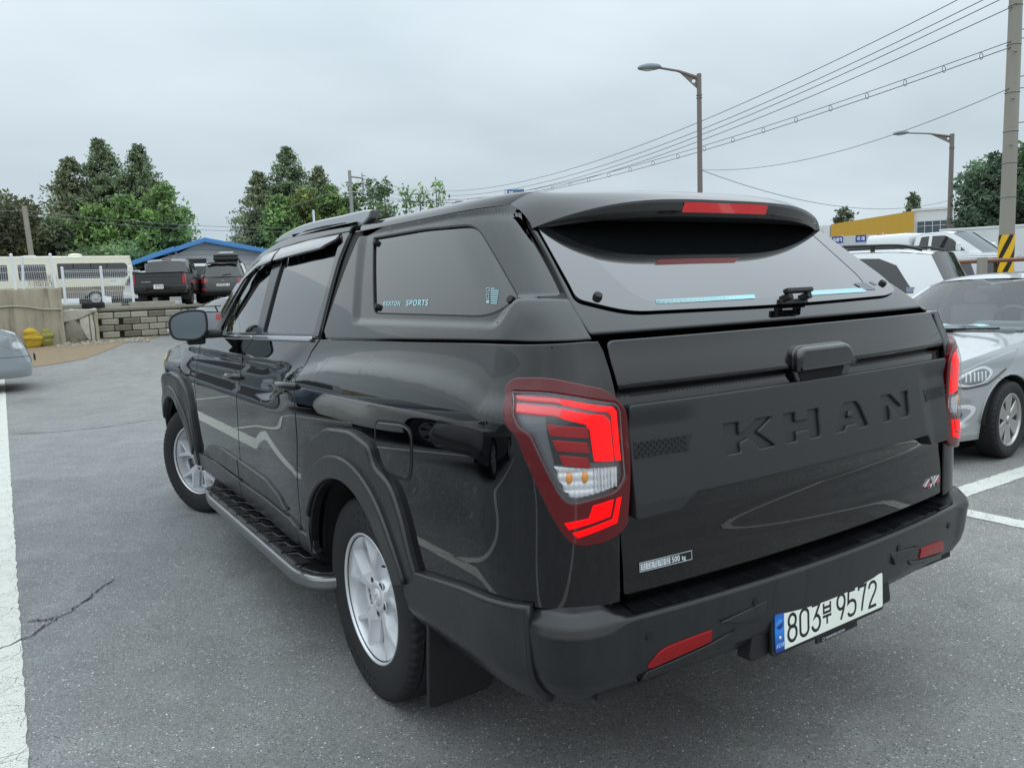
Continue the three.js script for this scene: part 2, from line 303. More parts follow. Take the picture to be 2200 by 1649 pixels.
// one syllable inside a box: parts are polylines in a 10 x 10 field
function syl(c, x, y, w, h, strokes) { for (const s of strokes) line(c, ...s.map((v, i) => (i % 2 ? y + v / 10 * h : x + v / 10 * w))); }
const HAN = {
  choe: [[3, 0, 3, 1.2], [0.5, 1.8, 5.6, 1.8], [3, 1.8, 0.6, 5], [3, 2.2, 5.6, 5], [3, 5.6, 3, 7.4], [0, 7.5, 6.4, 7.2], [8.6, 0, 8.6, 10]],
  dae: [[4.5, 1.5, 0.8, 1.5, 0.8, 7.6, 5, 7], [6.6, 0.4, 6.6, 9.6], [9.2, 0, 9.2, 10], [6.6, 4.6, 9.2, 4.6]],
  jeok: [[0.6, 0.8, 5.6, 0.8], [3.2, 0.8, 0.5, 5], [3.2, 1.4, 5.8, 5], [8.8, 0, 8.8, 5.8], [6.4, 2.6, 8.8, 2.6], [1.6, 6.8, 8.8, 6.8, 8.8, 10]],
  jae: [[0.4, 1.4, 5, 1.4], [2.8, 1.4, 0.2, 7.4], [2.8, 2.2, 5.2, 7.2], [6.6, 0.4, 6.6, 9.6], [9.2, 0, 9.2, 10], [6.6, 4.6, 9.2, 4.6]],
  ryang: [[0.6, 0.6, 5, 0.6, 5, 2.6, 0.8, 2.6, 0.8, 5, 5.6, 4.8], [8, 0, 8, 5.6], [8, 1.8, 10, 1.8], [8, 3.8, 10, 3.8], [5, 6.4, 2.4, 7.2, 2.4, 9, 5, 9.8, 7.6, 9, 7.6, 7.2, 5, 6.4]],
  dan: [[5, 0.8, 0.8, 0.8, 0.8, 5, 5.4, 4.6], [8, 0, 8, 6.4], [8, 3, 10, 3], [1.8, 6.4, 1.8, 9.6, 9, 9.6]],
  ji: [[0.6, 1, 6, 1], [3.4, 1, 0.4, 7.8], [3.4, 2, 6.4, 7.6], [8.8, 0, 8.8, 10]],
  mi: [[0.8, 1.4, 5.4, 1.4, 5.4, 7, 0.8, 7, 0.8, 1.4], [8.6, 0, 8.6, 10]],
  rae: [[0.4, 1.4, 4.6, 1.4, 4.6, 4.4, 0.6, 4.4, 0.6, 7.6, 5, 7.2], [6.6, 0.4, 6.6, 9.6], [9.2, 0, 9.2, 10], [6.6, 4.6, 9.2, 4.6]],
  ja: [[0.6, 1, 6, 1], [3.4, 1, 0.4, 7.8], [3.4, 2, 6.4, 7.6], [8, 0, 8, 10], [8, 4.6, 10, 4.6]],
};
function hangulLoad(c, x, y, w, h, step) { ['choe', 'dae', 'jeok', 'jae', 'ryang'].forEach((k, i) => syl(c, x + i * step, y, w, h, HAN[k])); }
// ---------- the pick-up's surfaces, in metres: x to the right, y up, z towards the tail ----------
const beltY = (z) => 1.372 + 0.024 * z;
const sideBase = curve([[0.30, 0.925], [0.42, 0.945], [0.55, 0.958], [0.75, 0.966], [1.0, 0.966], [1.14, 0.957], [1.25, 0.936], [1.372, 0.893]]);
const creaseY = curve([[-2.6, 1.0], [-2.3, 1.06], [-2.05, 1.14], [-1.85, 1.2], [-1.6, 1.236], [-1.3, 1.258], [-1.0, 1.266], [-0.7, 1.262], [-0.5, 1.247], [-0.4, 1.22], [-0.33, 1.17], [-0.28, 1.09], [-0.2, 0.98]]);
function halfW(y, z) {
  const yy = y - 0.024 * z * ss(0.9, 1.3, y);
  let w = sideBase(yy);
  const m = ss(-2.55, -1.9, z) * ss(0.0, -0.25, z), c = creaseY(z);
  w += m * (0.020 * ss(c + 0.022, c - 0.03, y) - 0.02 * ss(0.45, 0, Math.abs(y - 0.95) / 0.5) * 0.4);
  w -= 0.012 * m * ss(0.10, 0, Math.abs(y - c - 0.05));
  const d = ss(-4.35, -4.0, z) * ss(-1.95, -2.35, z);                      // hollow along the doors
  w += d * (0.016 * ss(1.075, 0.985, y) - 0.012 * ss(1.215, 1.17, y));
  const f = ss(-4.05, -4.3, z);
  w += f * 0.02 * ss(1.16, 1.02, y);
  if (z < -4.75) w -= 0.24 * Math.pow((-4.75 - z) / 0.65, 2.2);
  return w;
}
const CORN = -0.40, TGX = 0.747;
const tgZ = (y) => -0.088 - 0.060 * ss(1.20, 1.42, y);
function sideS(s, y) {                                                  // left side with the rounded rear corner
  if (s <= CORN) return [-halfW(y, s), y, s];
  const a = clamp((s - CORN) / 0.42, 0, 1.08) * Math.PI / 2, w = halfW(y, CORN) , e = 2 / 2.5, c = Math.cos(a), n = Math.sin(a);
  const zr = tgZ(y) + 0.0;
  return [-(TGX + (w - TGX) * Math.sign(c) * Math.pow(Math.abs(c), e)), y, CORN + (zr - CORN) * Math.pow(n, e)];
}
// canopy: side, rounded rear corner; v is height along the profile
const canW = (y) => 0.893 - 0.36 * (y - 1.372) - 0.12 * Math.max(0, y - 1.372) ** 2 - 1.6 * Math.max(0, y - 1.70) ** 2;
const gateX = curve([[1.372, 0.757], [1.45, 0.735], [1.58, 0.69], [1.71, 0.655], [1.78, 0.60]]);
const gateZ = (y) => -0.170 - (y - 1.372) * 1.256;
function canS(s, y) {                                                   // s = z on the straight part; the corner takes s from the bend to bend + 0.34
  const zb = gateZ(y) - 0.33, w = canW(y), gx = gateX(y), gz = gateZ(y);
  const q = s - 1.256 * (y - 1.372);                                    // s slides forward with height so that the corner keeps its shape
  if (q <= zb) return [-(w - 0.012 * ss(zb - 0.9, zb, q)), y, q];
  const a = clamp((q - zb) / 0.40, 0, 1.05) * Math.PI / 2, e = 2 / 2.2, c = Math.cos(a), n = Math.sin(a), ww = w - 0.012;
  return [-(gx + (ww - gx) * Math.sign(c) * Math.pow(Math.abs(c), e)), y, zb + (gz - zb) * Math.pow(n, e)];
}
// cab side glass and pillars
const cabW = (y) => 0.893 - 0.36 * (y - 1.345) - 0.18 * Math.max(0, y - 1.345) ** 2;
function cabS(z, y) { const yy = y - 0.024 * z * ss(1.75, 1.3, y) * 0.9; return [-(cabW(yy - 0.03) - 0.05 * Math.max(0, (-2.9 - z)) ** 2), y, z]; }
// rear faces
const tgCrown = (x) => 0.045 * (1 - Math.min(1, Math.abs(x) / 0.78) ** 2.2);
function tgS(x, y) { // tailgate skin
  let z = -0.086 + tgCrown(x);
  z -= 0.066 * ss(1.20, 1.42, y);
  z -= 0.024 * ss(1.262, 1.232, y);                                      // step under the top band
  z += 0.020 * clamp((1.24 - y) / 0.27) * ss(1.25, 1.20, y);
  z -= 0.012 * ss(0.972, 0.905, y);
  z += 0.008 * ss(0.90, 0.78, y);
  return [x, y, z];
}
function gateS(x, y) { return [x, y, gateZ(y) + 0.045 * (1 - Math.min(1, Math.abs(x) / 0.78) ** 2) ]; }
// ---------- ground, walls, trees, poles and buildings ----------
const groundY = (x, z) => 0.5 * ss(-15, -25, z) * ss(15, 7, x) + 0.85 * ss(12.5, 19, x - (z + 6) * 0.35);
const GS0 = (off) => (a, b) => [a, groundY(a, -b) + off, -b];
const flatPoly = (P) => P.map(([x, z]) => [x, -z]);
{
  const N = 2048, mpp = 2.6;                                                 // one tile is 2.6 m
  const draw = (c, w, h) => {
    const r = rng(91); c.fillStyle = '#606261'; c.fillRect(0, 0, w, h);
    for (let k = 0; k < 5; k++) for (let i = 0; i < 700; i++) { c.globalAlpha = 0.05; c.fillStyle = r() < 0.5 ? '#3c3e3e' : '#80817d'; const q = 20 + r() * 90; c.beginPath(); c.arc(r() * w, r() * h, q, 0, 7); c.fill(); }
    for (let i = 0; i < 230000; i++) {
      const t = r(), s = 0.7 + 2.0 * r() ** 2.2, x = r() * w, y = r() * h, g = t < 0.46 ? 48 + 40 * r() : t < 0.955 ? 92 + 44 * r() : 145 + 65 * r(); c.globalAlpha = 0.85;
      c.fillStyle = `rgb(${g + (r() - 0.4) * 10 | 0},${g + 1 | 0},${g - 2 + (r() - 0.5) * 8 | 0})`; const a = r() * 3.2;
      for (const [dx, dy] of [[0, 0], [x < 8 ? w : x > w - 8 ? -w : 0, y < 8 ? h : y > h - 8 ? -h : 0]]) { c.beginPath(); c.ellipse(x + dx, y + dy, s, s * (0.55 + 0.4 * r()), a, 0, 7); c.fill(); }
    }
    c.globalAlpha = 1;
  };
  const at = canvasTex(N, N, draw), ab = canvasTex(1024, 1024, (c, w, h) => { c.save(); c.scale(0.5, 0.5); draw(c, N, N); c.restore(); }, false);
  for (const t of [at, ab]) { t.wrapS = t.wrapT = THREE.RepeatWrapping; t.repeat.set(1 / mpp, 1 / mpp); }
  M.asphalt = std(1.0, 1.0, 1.0, 0.93, { map: at, bumpMap: ab, bumpScale: 0.003, vertexColors: true });
  const warp = (t) => Math.sign(t) * (24 * Math.abs(t) + 380 * Math.abs(t) ** 5), n = 220, g = grid(n, n, (u, v) => { const x = warp(2 * u - 1) + 1, z = warp(2 * v - 1) - 7; return [x, groundY(x, z), z, x, -z]; }, true);
  const p = g.attributes.position, col = [];
  for (let i = 0; i < p.count; i++) { // patches of older and newer surface, wheel tracks and stains of the asphalt itself
    const x = p.getX(i), z = p.getZ(i); let m = 1.60 + 0.42 * fbm2(x * 0.13 + 5, z * 0.13, 4) - 0.34 * ss(0.12, 0.34, fbm2(x * 0.55 + 40, z * 0.4 + 11, 4)) + 0.22 * fbm2(x * 0.9, z * 0.9 + 3, 3), w = 0.10 * fbm2(x * 0.10 + 30, z * 0.13 + 9, 3);
    if (z < -14) w += 0.05 * ss(-14, -22, z); col.push(m * (1 + w * 0.8), m * (1 + w * 0.1), m * (1 - w * 0.9));
  }
  g.setAttribute('color', new THREE.Float32BufferAttribute(col, 3));
  solo('ground', g, M.asphalt, null, null, null, 'structure');
  // worn road paint: a white film broken by cracks and rubbed through
  const paintTex = canvasTex(1024, 1024, (c, w, h) => {
    const r = rng(17); c.fillStyle = '#cfcfc6'; c.fillRect(0, 0, w, h);
    for (let i = 0; i < 9000; i++) { c.globalAlpha = 0.18; const g = 150 + 90 * r() | 0; c.fillStyle = `rgb(${g},${g},${g - 8})`; c.fillRect(r() * w, r() * h, 2 + r() * 6, 2 + r() * 5); }
    c.globalAlpha = 1; c.globalCompositeOperation = 'destination-out';
    for (let i = 0; i < 8500; i++) { c.beginPath(); c.ellipse(r() * w, r() * h, 0.8 + 2.4 * r() ** 3, 0.8 + 1.6 * r(), r() * 3, 0, 7); c.fill(); }
    for (let i = 0; i < 150; i++) { let x = r() * w, y = r() * h, a = r() < 0.7 ? (r() - 0.5) * 0.6 : Math.PI / 2 + (r() - 0.5); c.lineWidth = 0.8 + 2.2 * r() ** 2; c.beginPath(); c.moveTo(x, y); for (let k = 0; k < 14; k++) { a += (r() - 0.5) * 0.7; x += Math.cos(a) * 16; y += Math.sin(a) * 12; c.lineTo(x, y); } c.stroke(); }
    c.globalCompositeOperation = 'source-over';
  });
  paintTex.wrapS = paintTex.wrapT = THREE.RepeatWrapping; paintTex.repeat.set(1 / 0.9, 1 / 0.9);
  M.roadPaint = std(0.95, 0.95, 0.95, 0.85, { map: paintTex, alphaTest: 0.5 });
  const ragged = (x0, x1, z0, z1, s) => { const sk = (z) => (x1 < -1 && along ? -0.0072 * (z + 8) : 0), r = rng(s), P = [], along = z1 - z0 > x1 - x0, L = along ? z1 - z0 : x1 - x0, n2 = Math.ceil(L / 0.05), j = () => (r() - 0.5) * 0.010; for (let i = 0; i <= n2; i++) { const t = i / n2; P.push(along ? [x1 + j() + sk(lerp(z0, z1, t)), lerp(z0, z1, t)] : [lerp(x0, x1, t), z0 + j()]); } for (let i = n2; i >= 0; i--) { const t = i / n2; P.push(along ? [x0 + j() + sk(lerp(z0, z1, t)), lerp(z0, z1, t)] : [lerp(x0, x1, t), z1 + j()]); } return panel(flatPoly(P), GS0(0.004), { depth: 0, step: along ? 0.6 : 0.6 }); };
  const mark = (nm, lab, gr, ...a) => solo(nm, ragged(...a), M.roadPaint, lab, gr ? 'road marking' : 'road marking', gr, undefined);
  mark('road_marking', 'long worn white line running along the left edge of the picture', null, -2.165, -1.995, -17.5, 4.5, 1);
  mark('road_marking', 'worn white bay line running sideways under the silver saloon', null, 3.06, 8.6, -1.43, -1.275, 2);
  mark('road_marking', 'worn white bay line leading out of the picture at the right below the saloon', null, 2.895, 3.045, -10, 5, 3);
  [[-11.26, -11.14], [-13.70, -13.56], [-8.05, -7.93], [-5.36, -5.24], [-2.66, -2.54], [0.05, 0.17]].forEach(([a, b], i) => mark('road_marking', i < 2 ? ['thin white bay line meeting the long left line just in front of the silver van', 'thin white bay line under the nose of the silver van'][i] : 'thin white bay line left of the long line, mirrored in the pickup doors', i < 2 ? null : 'bay lines left of the picture', -7.2, -2.17, a, b, 20 + i));
  // cracks in the asphalt
  const crack = (pts, w0, seed) => { const r = rng(seed), L = []; for (let i = 0; i < pts.length - 1; i++) for (let k = 0; k < 9; k++) { const t = k / 9; L.push([lerp(pts[i][0], pts[i + 1][0], t) + (r() - 0.5) * 0.025, lerp(pts[i][1], pts[i + 1][1], t) + (r() - 0.5) * 0.035]); } const A = [], B = []; L.forEach((p, i) => { const q = L[Math.min(L.length - 1, i + 1)], o = L[Math.max(0, i - 1)], dx = q[0] - o[0], dz = q[1] - o[1], l = Math.hypot(dx, dz) || 1, w = w0 * (0.35 + 0.9 * r()) * Math.min(1, i / 4, (L.length - 1 - i) / 4 + 0.05); A.push([p[0] - dz / l * w, p[1] + dx / l * w]); B.push([p[0] + dz / l * w, p[1] - dx / l * w]); }); return panel(flatPoly([...A, ...B.reverse()]), GS0(0.006), { depth: 0, step: 0.5 }); };
  M.crack = std(0.032, 0.032, 0.033, 0.95);
  solo('asphalt_crack', crack([[-2.25, -2.62], [-2.0, -2.78], [-1.88, -2.92], [-1.74, -3.1], [-1.66, -3.25], [-1.56, -3.38]], 0.0045, 4), M.crack, 'jagged dark crack running from the left white line towards the pickup', 'crack');
  solo('asphalt_crack', crack([[-2.0, -2.99], [-1.93, -2.93], [-1.86, -2.95]], 0.006, 5), M.crack, 'short branch of the jagged crack next to the left white line', 'crack');
  solo('asphalt_crack', crack([[-1.96, -9.65], [-1.55, -9.45], [-1.05, -9.36], [-0.45, -9.5], [0.1, -9.3]], 0.010, 6), M.crack, 'long thin crack crossing the lane level with the front wheel', 'crack');
  // soil washed out along the foot of the walls
  solo('soil', panel(flatPoly([[-2.0, -18.6], [-1.2, -19.0], [-0.4, -19.6], [0.3, -21.0], [0.9, -22.3], [1.9, -23.3], [2.3, -24.2], [-2.5, -24.2], [-2.4, -20]].map((p, i) => [p[0] + 0.1 * Math.sin(i * 7), p[1]])), GS0(0.008), { depth: 0, step: 0.5 }), M.soil, null, null, null, 'structure');
  const rr = rng(44), rub = []; const st = [0, 1, 2].map((k) => { const g2 = new THREE.IcosahedronGeometry(1, 1), q = g2.attributes.position; for (let i = 0; i < q.count; i++) { const s = 1 + 0.35 * PN.noise(q.getX(i) * 1.7 + k * 9, q.getY(i) * 1.7, q.getZ(i) * 1.7); q.setXYZ(i, q.getX(i) * s, q.getY(i) * s * 0.7, q.getZ(i) * s); } g2.computeVertexNormals(); return g2; });
  for (let i = 0; i < 260; i++) { const x = lerp(-0.7, 1.6, rr()), z = lerp(-23.35, -22.2, rr() ** 1.6), s = 0.015 + 0.05 * rr() ** 3, g2 = st[i % 3].clone(); g2.scale(s, s, s); g2.rotateY(rr() * 6); g2.translate(x, groundY(x, z) + 0.015, z); rub.push(g2); }
  solo('rubble', rub, M.blocks[1], null, null, null, 'stuff');
}
// the raised ground behind the walls
const TERR0 = 1.34;
solo('terrace', (() => { const g = grid(50, 40, (u, v) => { const x = lerp(-60, 60, u), z = lerp(-24.45, -140, Math.max(0, v - 0.03) ** 1.6); return [x, v < 0.01 ? -0.3 : TERR0 + 0.05 * fbm2(x * 0.3, z * 0.3, 3) - 0.08 * ss(-26, -24.4, z) + 0.012 * Math.max(0, -z - 45) * 0.3, z, x, z]; }); return g; })(), std(0.20, 0.185, 0.155, 0.95, { map: concTex }), null, null, null, 'structure');
// stained concrete wall
{
  const W = thing('concrete_wall', 'tall water stained concrete retaining wall left of the stacked block wall', 'wall', [0, 0, 0]);
  const x0 = -14, x1 = -0.40, zf = -23.2, face = (a, b) => [a, b, zf + 0.035 * fbm2(a * 0.5, b * 0.7, 3)];
  const g = panel([[x0, -0.2], [x1 - 0.02, -0.2], [x1, 0.6], [x1 - 0.01, 1.2], [x1, 1.97], [x0, 1.97]], face, { depth: 0.32, bevel: 0.02, step: 0.25 }); const uv = g.attributes.uv; for (let i = 0; i < uv.count; i++) uv.setXY(i, uv.getX(i) / 4.2, uv.getY(i) / 2.2);
  part('wall_face', g, M.stained, W); part('wall_core', box(x1 - x0 - 0.04, 2.1, 1.0, (x0 + x1) / 2, 0.9, zf - 0.75), M.stained, W);
  part('wall_seam', tube([[-3, 1.52, zf + 0.02], [-2.0, 1.50, zf + 0.025], [-1.6, 1.53, zf + 0.025], [-1.2, 1.49, zf + 0.03], [-0.85, 1.42, zf + 0.03], [-0.42, 1.40, zf + 0.03]], 0.022, 40, 5), M.blocks[0], W);
}
// broken concrete abutment between the walls
{
  const W = thing('broken_abutment', 'cracked crumbling concrete abutment between the tall wall and the block wall', 'wall');
  const slab = (P, z, d, m) => { const g = panel(P, (a, b) => [a, b, z + 0.06 * fbm2(a * 2, b * 2, 3)], { depth: d, bevel: 0.03, step: 0.12 }); return part('concrete_slab', g, m, W); };
  slab([[-0.42, 1.02], [0.02, 1.12], [0.42, 1.30], [0.44, 1.36], [-0.1, 1.38], [-0.42, 1.36]], -23.3, 0.6, M.blocks[0]);
  slab([[-0.02, 1.10], [0.0, 0.85], [0.10, 0.60], [0.22, 0.46], [0.22, 1.2]], -23.32, 0.5, M.blocks[3]);
  slab([[0.235, 1.20], [0.235, 0.46], [0.33, 0.45], [0.34, 0.9], [0.31, 1.24]], -23.31, 0.5, M.blocks[3]);
  slab([[0.325, 1.25], [0.355, 0.9], [0.345, 0.47], [0.44, 0.47], [0.44, 1.28]], -23.33, 0.5, M.blocks[4]);
  const lump = new THREE.IcosahedronGeometry(0.5, 4), q = lump.attributes.position; for (let i = 0; i < q.count; i++) { const x = q.getX(i), y = q.getY(i), z = q.getZ(i), s = 1 + 0.5 * fbm2(x * 3, y * 3 + z * 2, 4); q.setXYZ(i, x * s * 0.66, y * s * 0.95, z * s * 0.35); } lump.computeVertexNormals(); lump.translate(-0.20, 0.66, -23.42); part('rubble_core', lump, M.blocks[2], W);
  part('coping', box(5.2, 0.10, 0.5, 2.75, 1.325, -24.22, 0.03), M.blocks[2], W);
}
// wall of stacked concrete blocks, each its own piece
{
  const W = thing('block_wall', 'low wall of stacked grey concrete blocks beneath the black pickup on the terrace', 'wall');
  const r = rng(8), bw = 0.46, bh = 0.185;
  const mk = (s) => { const g = new RoundedBoxGeometry(bw - 0.018, bh - 0.012, 0.34, 2, 0.02), p = g.attributes.position; for (let i = 0; i < p.count; i++) { const x = p.getX(i), y = p.getY(i), z = p.getZ(i); p.setXYZ(i, x, y * (1 - 0.10 * (z > 0 ? (Math.abs(x) / bw * 2) ** 2 : 0)), z + (z > 0 ? 0.05 * (1 - (2 * x / bw) ** 2) + 0.02 * PN.noise(x * 9 + s, y * 14, s) - 0.03 * (y < 0 ? 1 : 0) : 0)); } g.computeVertexNormals(); return g; };
  const variants = [1, 2, 3].map(mk);
  for (let row = 0; row < 5; row++) for (let c = 0; c < 15; c++) {
    const x = 0.68 + c * bw + (row % 2) * bw / 2 - (c === 0 && row % 2 ? 0.1 : 0), y = 0.42 + row * bh; if (y > 1.25) continue;
    const m = part(numberedIn('block'), variants[(c + row) % 3], M.blocks[Math.floor(r() * 4.3) % 5], W); m.position.set(x + (r() - 0.5) * 0.015, y, -24.08 + (r() - 0.5) * 0.05 - row * 0.012 + 0.03 * c * 0.12); m.rotation.y = (r() - 0.5) * 0.05;
  }
  part('block_backing', box(7.4, 1.2, 0.3, 4.0, 0.72, -24.42), M.blocks[2], W);
}
function numberedIn(n) { return n; }
solo('kerb_stone', box(1.25, 0.24, 0.28, 2.06, 1.40, -24.55, 0.02), M.blocks[1], 'weathered concrete kerb stone lying on the terrace edge below the black pickup', 'kerb stone');
solo('kerb_stone', box(1.75, 0.20, 0.26, 0.35, 1.41, -24.7, 0.02), M.blocks[0], 'pale concrete footing strip under the lower white fence posts', 'kerb stone');
{ const t = thing('scrap_tyre', 'old black tyre lying flat on the terrace edge in front of the fence', 'tyre', [0.44, 1.385, -24.2]); const g = tyreGeo(0.30, 0.19, 0.17, 30); g.rotateZ(Math.PI / 2); g.translate(0, 0.085, 0); part('tyre_carcass', g, M.rubber, t); }
// sacks
for (const [x, z, s, c, lab, ds] of [[-1.20, -22.72, 1, [0.52, 0.34, 0.025], 'bright yellow bulging sack leaning on the stained concrete wall', 0], [-0.88, -22.86, 0.9, [0.28, 0.25, 0.07], 'faded olive yellow sack right of the bright yellow sack', 4]]) {
  const t = thing('sack', lab, 'sack', [x, groundY(x, z), z], 0.2);
  const m = std(...c, 0.85, { map: mottleTex });
  const g = grid(36, 30, (u, v) => { const a = u * 2 * Math.PI, fold = 1 + 0.10 * Math.sin(v * 17 + ds) * (v > 0.35 ? 1 : 0.3) + 0.07 * PN.noise(Math.cos(a) * 2 + ds, v * 6, Math.sin(a) * 2), r = (0.20 * Math.pow(Math.sin(Math.PI * clamp(v * 0.86 + 0.14)), 0.45)) * fold * s; return [r * Math.cos(a) * 1.05 + 0.03 * Math.sin(v * 5 + ds), v * 0.52 * s, r * Math.sin(a) * 0.8]; }, true);
  part('sack_body', g, m, t); part('sack_fold', [(() => { const e = new THREE.TorusGeometry(0.155 * s, 0.025, 8, 26); e.scale(1, 0.8, 1); e.rotateX(Math.PI / 2 + 0.1); e.translate(0.02, 0.34 * s, 0.0); return e; })()], m, t);
}
// white mesh fences
function meshPanel(x0, x1, y0, y1, z, z1, dx, parent, tilt = 0) {
  const g = []; const n = Math.round(Math.hypot(x1 - x0, z1 - z) / dx);
  for (let i = 0; i <= n; i++) { const t = i / n, x = lerp(x0, x1, t), zz = lerp(z, z1, t); g.push(bar([x - tilt * 0.5, y0, zz], [x + tilt * 0.5, y1, zz], 0.0032, 4)); }
  const rows = Math.max(4, Math.round((y1 - y0) / 0.20)); for (let k = 0; k <= rows; k++) { const y = lerp(y0, y1, k / rows), tt = tilt * (k / rows - 0.5); g.push(bar([x0 + tt, y, z], [x1 + tt, y, z1], 0.0038, 4)); if (k === rows || k === rows - 1) g.push(bar([x0 + tt, y - 0.05, z + 0.02], [x1 + tt, y - 0.05, z1 + 0.02], 0.0038, 4)); }
  const m = part('wire_mesh', g, M.steelWhite, parent); m.userData = { kind: 'stuff' }; return m;
}
const fpost = (x, z, y0, h, parent, tilt = 0) => { const g = [bar([x, y0, z], [x + tilt, y0 + h, z], 0.036, 10)]; const c = new THREE.SphereGeometry(0.04, 10, 8); c.translate(x + tilt, y0 + h, z); g.push(c); return part('fence_post', g, M.steelWhite, parent); };
{
  const F = thing('mesh_fence', 'lower white wire mesh fence with round posts on the terrace', 'fence');
  const xs = [-0.20, 0.80, 1.60]; xs.forEach((x, i) => fpost(x, -24.9, 1.32, 1.25, F)); for (let i = 0; i < 2; i++) meshPanel(xs[i] + 0.04, xs[i + 1] - 0.04, 1.46, 2.50, -24.9, -24.9, 0.05, F);
  const F2 = thing('mesh_fence', 'taller white wire mesh fence standing on top of the stained concrete wall', 'fence');
  const xs2 = [-4.2, -2.75, -1.42, -0.48]; xs2.forEach((x, i) => fpost(x, -23.55, 1.96, 0.92, F2, i === 3 ? -0.06 : i === 2 ? -0.02 : 0)); for (let i = 0; i < 3; i++) meshPanel(xs2[i] + 0.04, xs2[i + 1] - 0.04, 2.02, 2.82, -23.55, -23.55, 0.05, F2, i === 2 ? -0.05 : 0);
  fpost(-1.24, -23.62, 1.98, 0.83, F2, 0.05);
  const r = rng(12), tw = []; for (let i = 0; i < 60; i++) { let x = lerp(-1.15, -0.5, r()), y = 2.0 + 0.02 * r(), z = -23.6; const pts = [[x, y, z]]; for (let k = 0; k < 4; k++) { x += (r() - 0.5) * 0.12; y += 0.05 + 0.06 * r(); z += (r() - 0.5) * 0.06; pts.push([x, y, z]); } tw.push(tube(pts, 0.003, 8, 3)); }
  const v = solo('dry_creeper', tw, std(0.20, 0.17, 0.15, 0.9), 'bare dry creeper tangled in the fence on the concrete wall', 'creeper', null, 'stuff');
}
// blue roofed shed
{
  const B = thing('blue_roofed_shed', 'grey sided shed with a bright blue gabled roof behind the parked pickups', 'shed');
  B.position.y = -0.85; const z = -50, wall = std(0.66, 0.69, 0.71, 0.6), blue = std(0.07, 0.25, 0.56, 0.45), dk = std(0.10, 0.10, 0.10, 0.8);
  const gable = (x0, x1, yb, yl, ya, xa, yr, zz, nm) => { const rows = Math.round((ya - yb) / 0.3); for (let k = 0; k < rows; k++) { const a = yb + k * 0.3, b = a + 0.3; const lim = (y) => { const l = y <= yl ? x0 : lerp(x0, xa, (y - yl) / (ya - yl)), r = y <= yr ? x1 : lerp(x1, xa, (y - yr) / (ya - yr)); return [l, r]; }; const [la, ra] = lim(a), [lb, rb] = lim(Math.min(b, ya)); if (ra - la < 0.1) continue; part('siding_board', extr([[la, a + 0.006], [ra, a + 0.006], [Math.max(rb, lb + 0.02), Math.min(b, ya) - 0.006], [lb, Math.min(b, ya) - 0.006]], 0.05, 0.008).translate(0, 0, zz), wall, B); } };
  gable(7.55, 15.5, 1.5, 5.12, 5.85, 9.1, 4.6, z, 'a'); gable(5.75, 7.5, 1.5, 4.55, 5.15, 7.4, 5.15, z + 0.4, 'b');
  part('wall_core', [box(8, 4, 11, 11.6, 3.0, z - 5.8), box(1.7, 3.4, 10, 6.7, 2.9, z - 5.2), box(0.16, 3.9, 0.12, 7.62, 3.3, z + 0.1), box(0.14, 3.4, 0.12, 5.8, 2.9, z + 0.5)], wall, B);
  const roof = (x0, y0, x1, y1, za, zb, nm) => { const g = extr([[x0, y0], [x1, y1], [x1, y1 + 0.26], [x0, y0 + 0.26]], za - zb, 0.02); g.translate(0, 0, zb); return part('roof', g, blue, B); };
  roof(6.75, 5.02, 9.1, 5.82, z + 1.2, z - 11); roof(9.1, 5.82, 16.5, 4.4, z + 1.2, z - 11); roof(4.85, 4.42, 7.3, 5.28, z + 1.4, z - 10); 
  part('roof_strut', [bar([4.95, 4.45, z + 1.1], [5.85, 3.9, z + 0.5], 0.03), bar([7.0, 5.1, z + 1.1], [7.6, 4.5, z + 0.15], 0.03)], M.steelGrey, B);
  part('open_bay', [box(0.08, 3.0, 8, 5.2, 2.8, z - 3.6), box(0.5, 0.1, 8, 5.4, 4.4, z - 3.6)], dk, B); part('bay_post', [bar([5.2, 1.5, z + 0.6], [5.2, 4.4, z + 0.6], 0.07), bar([5.2, 1.5, z - 1.2], [5.2, 4.4, z - 1.2], 0.07)], M.steelGrey, B);
  const tp = grid(10, 8, (u, v) => [lerp(5.7, 7.0, u), 1.75 + 1.0 * Math.sin(Math.PI * u) * (1 - v) + 0.1 * PN.noise(u * 5, v * 5, 1) + 0.0, lerp(-46.4, -45.6, v)]); solo('tarpaulin', tp, std(0.03, 0.10, 0.30, 0.6), 'heap covered by a blue tarpaulin in front of the shed', 'tarpaulin');
}
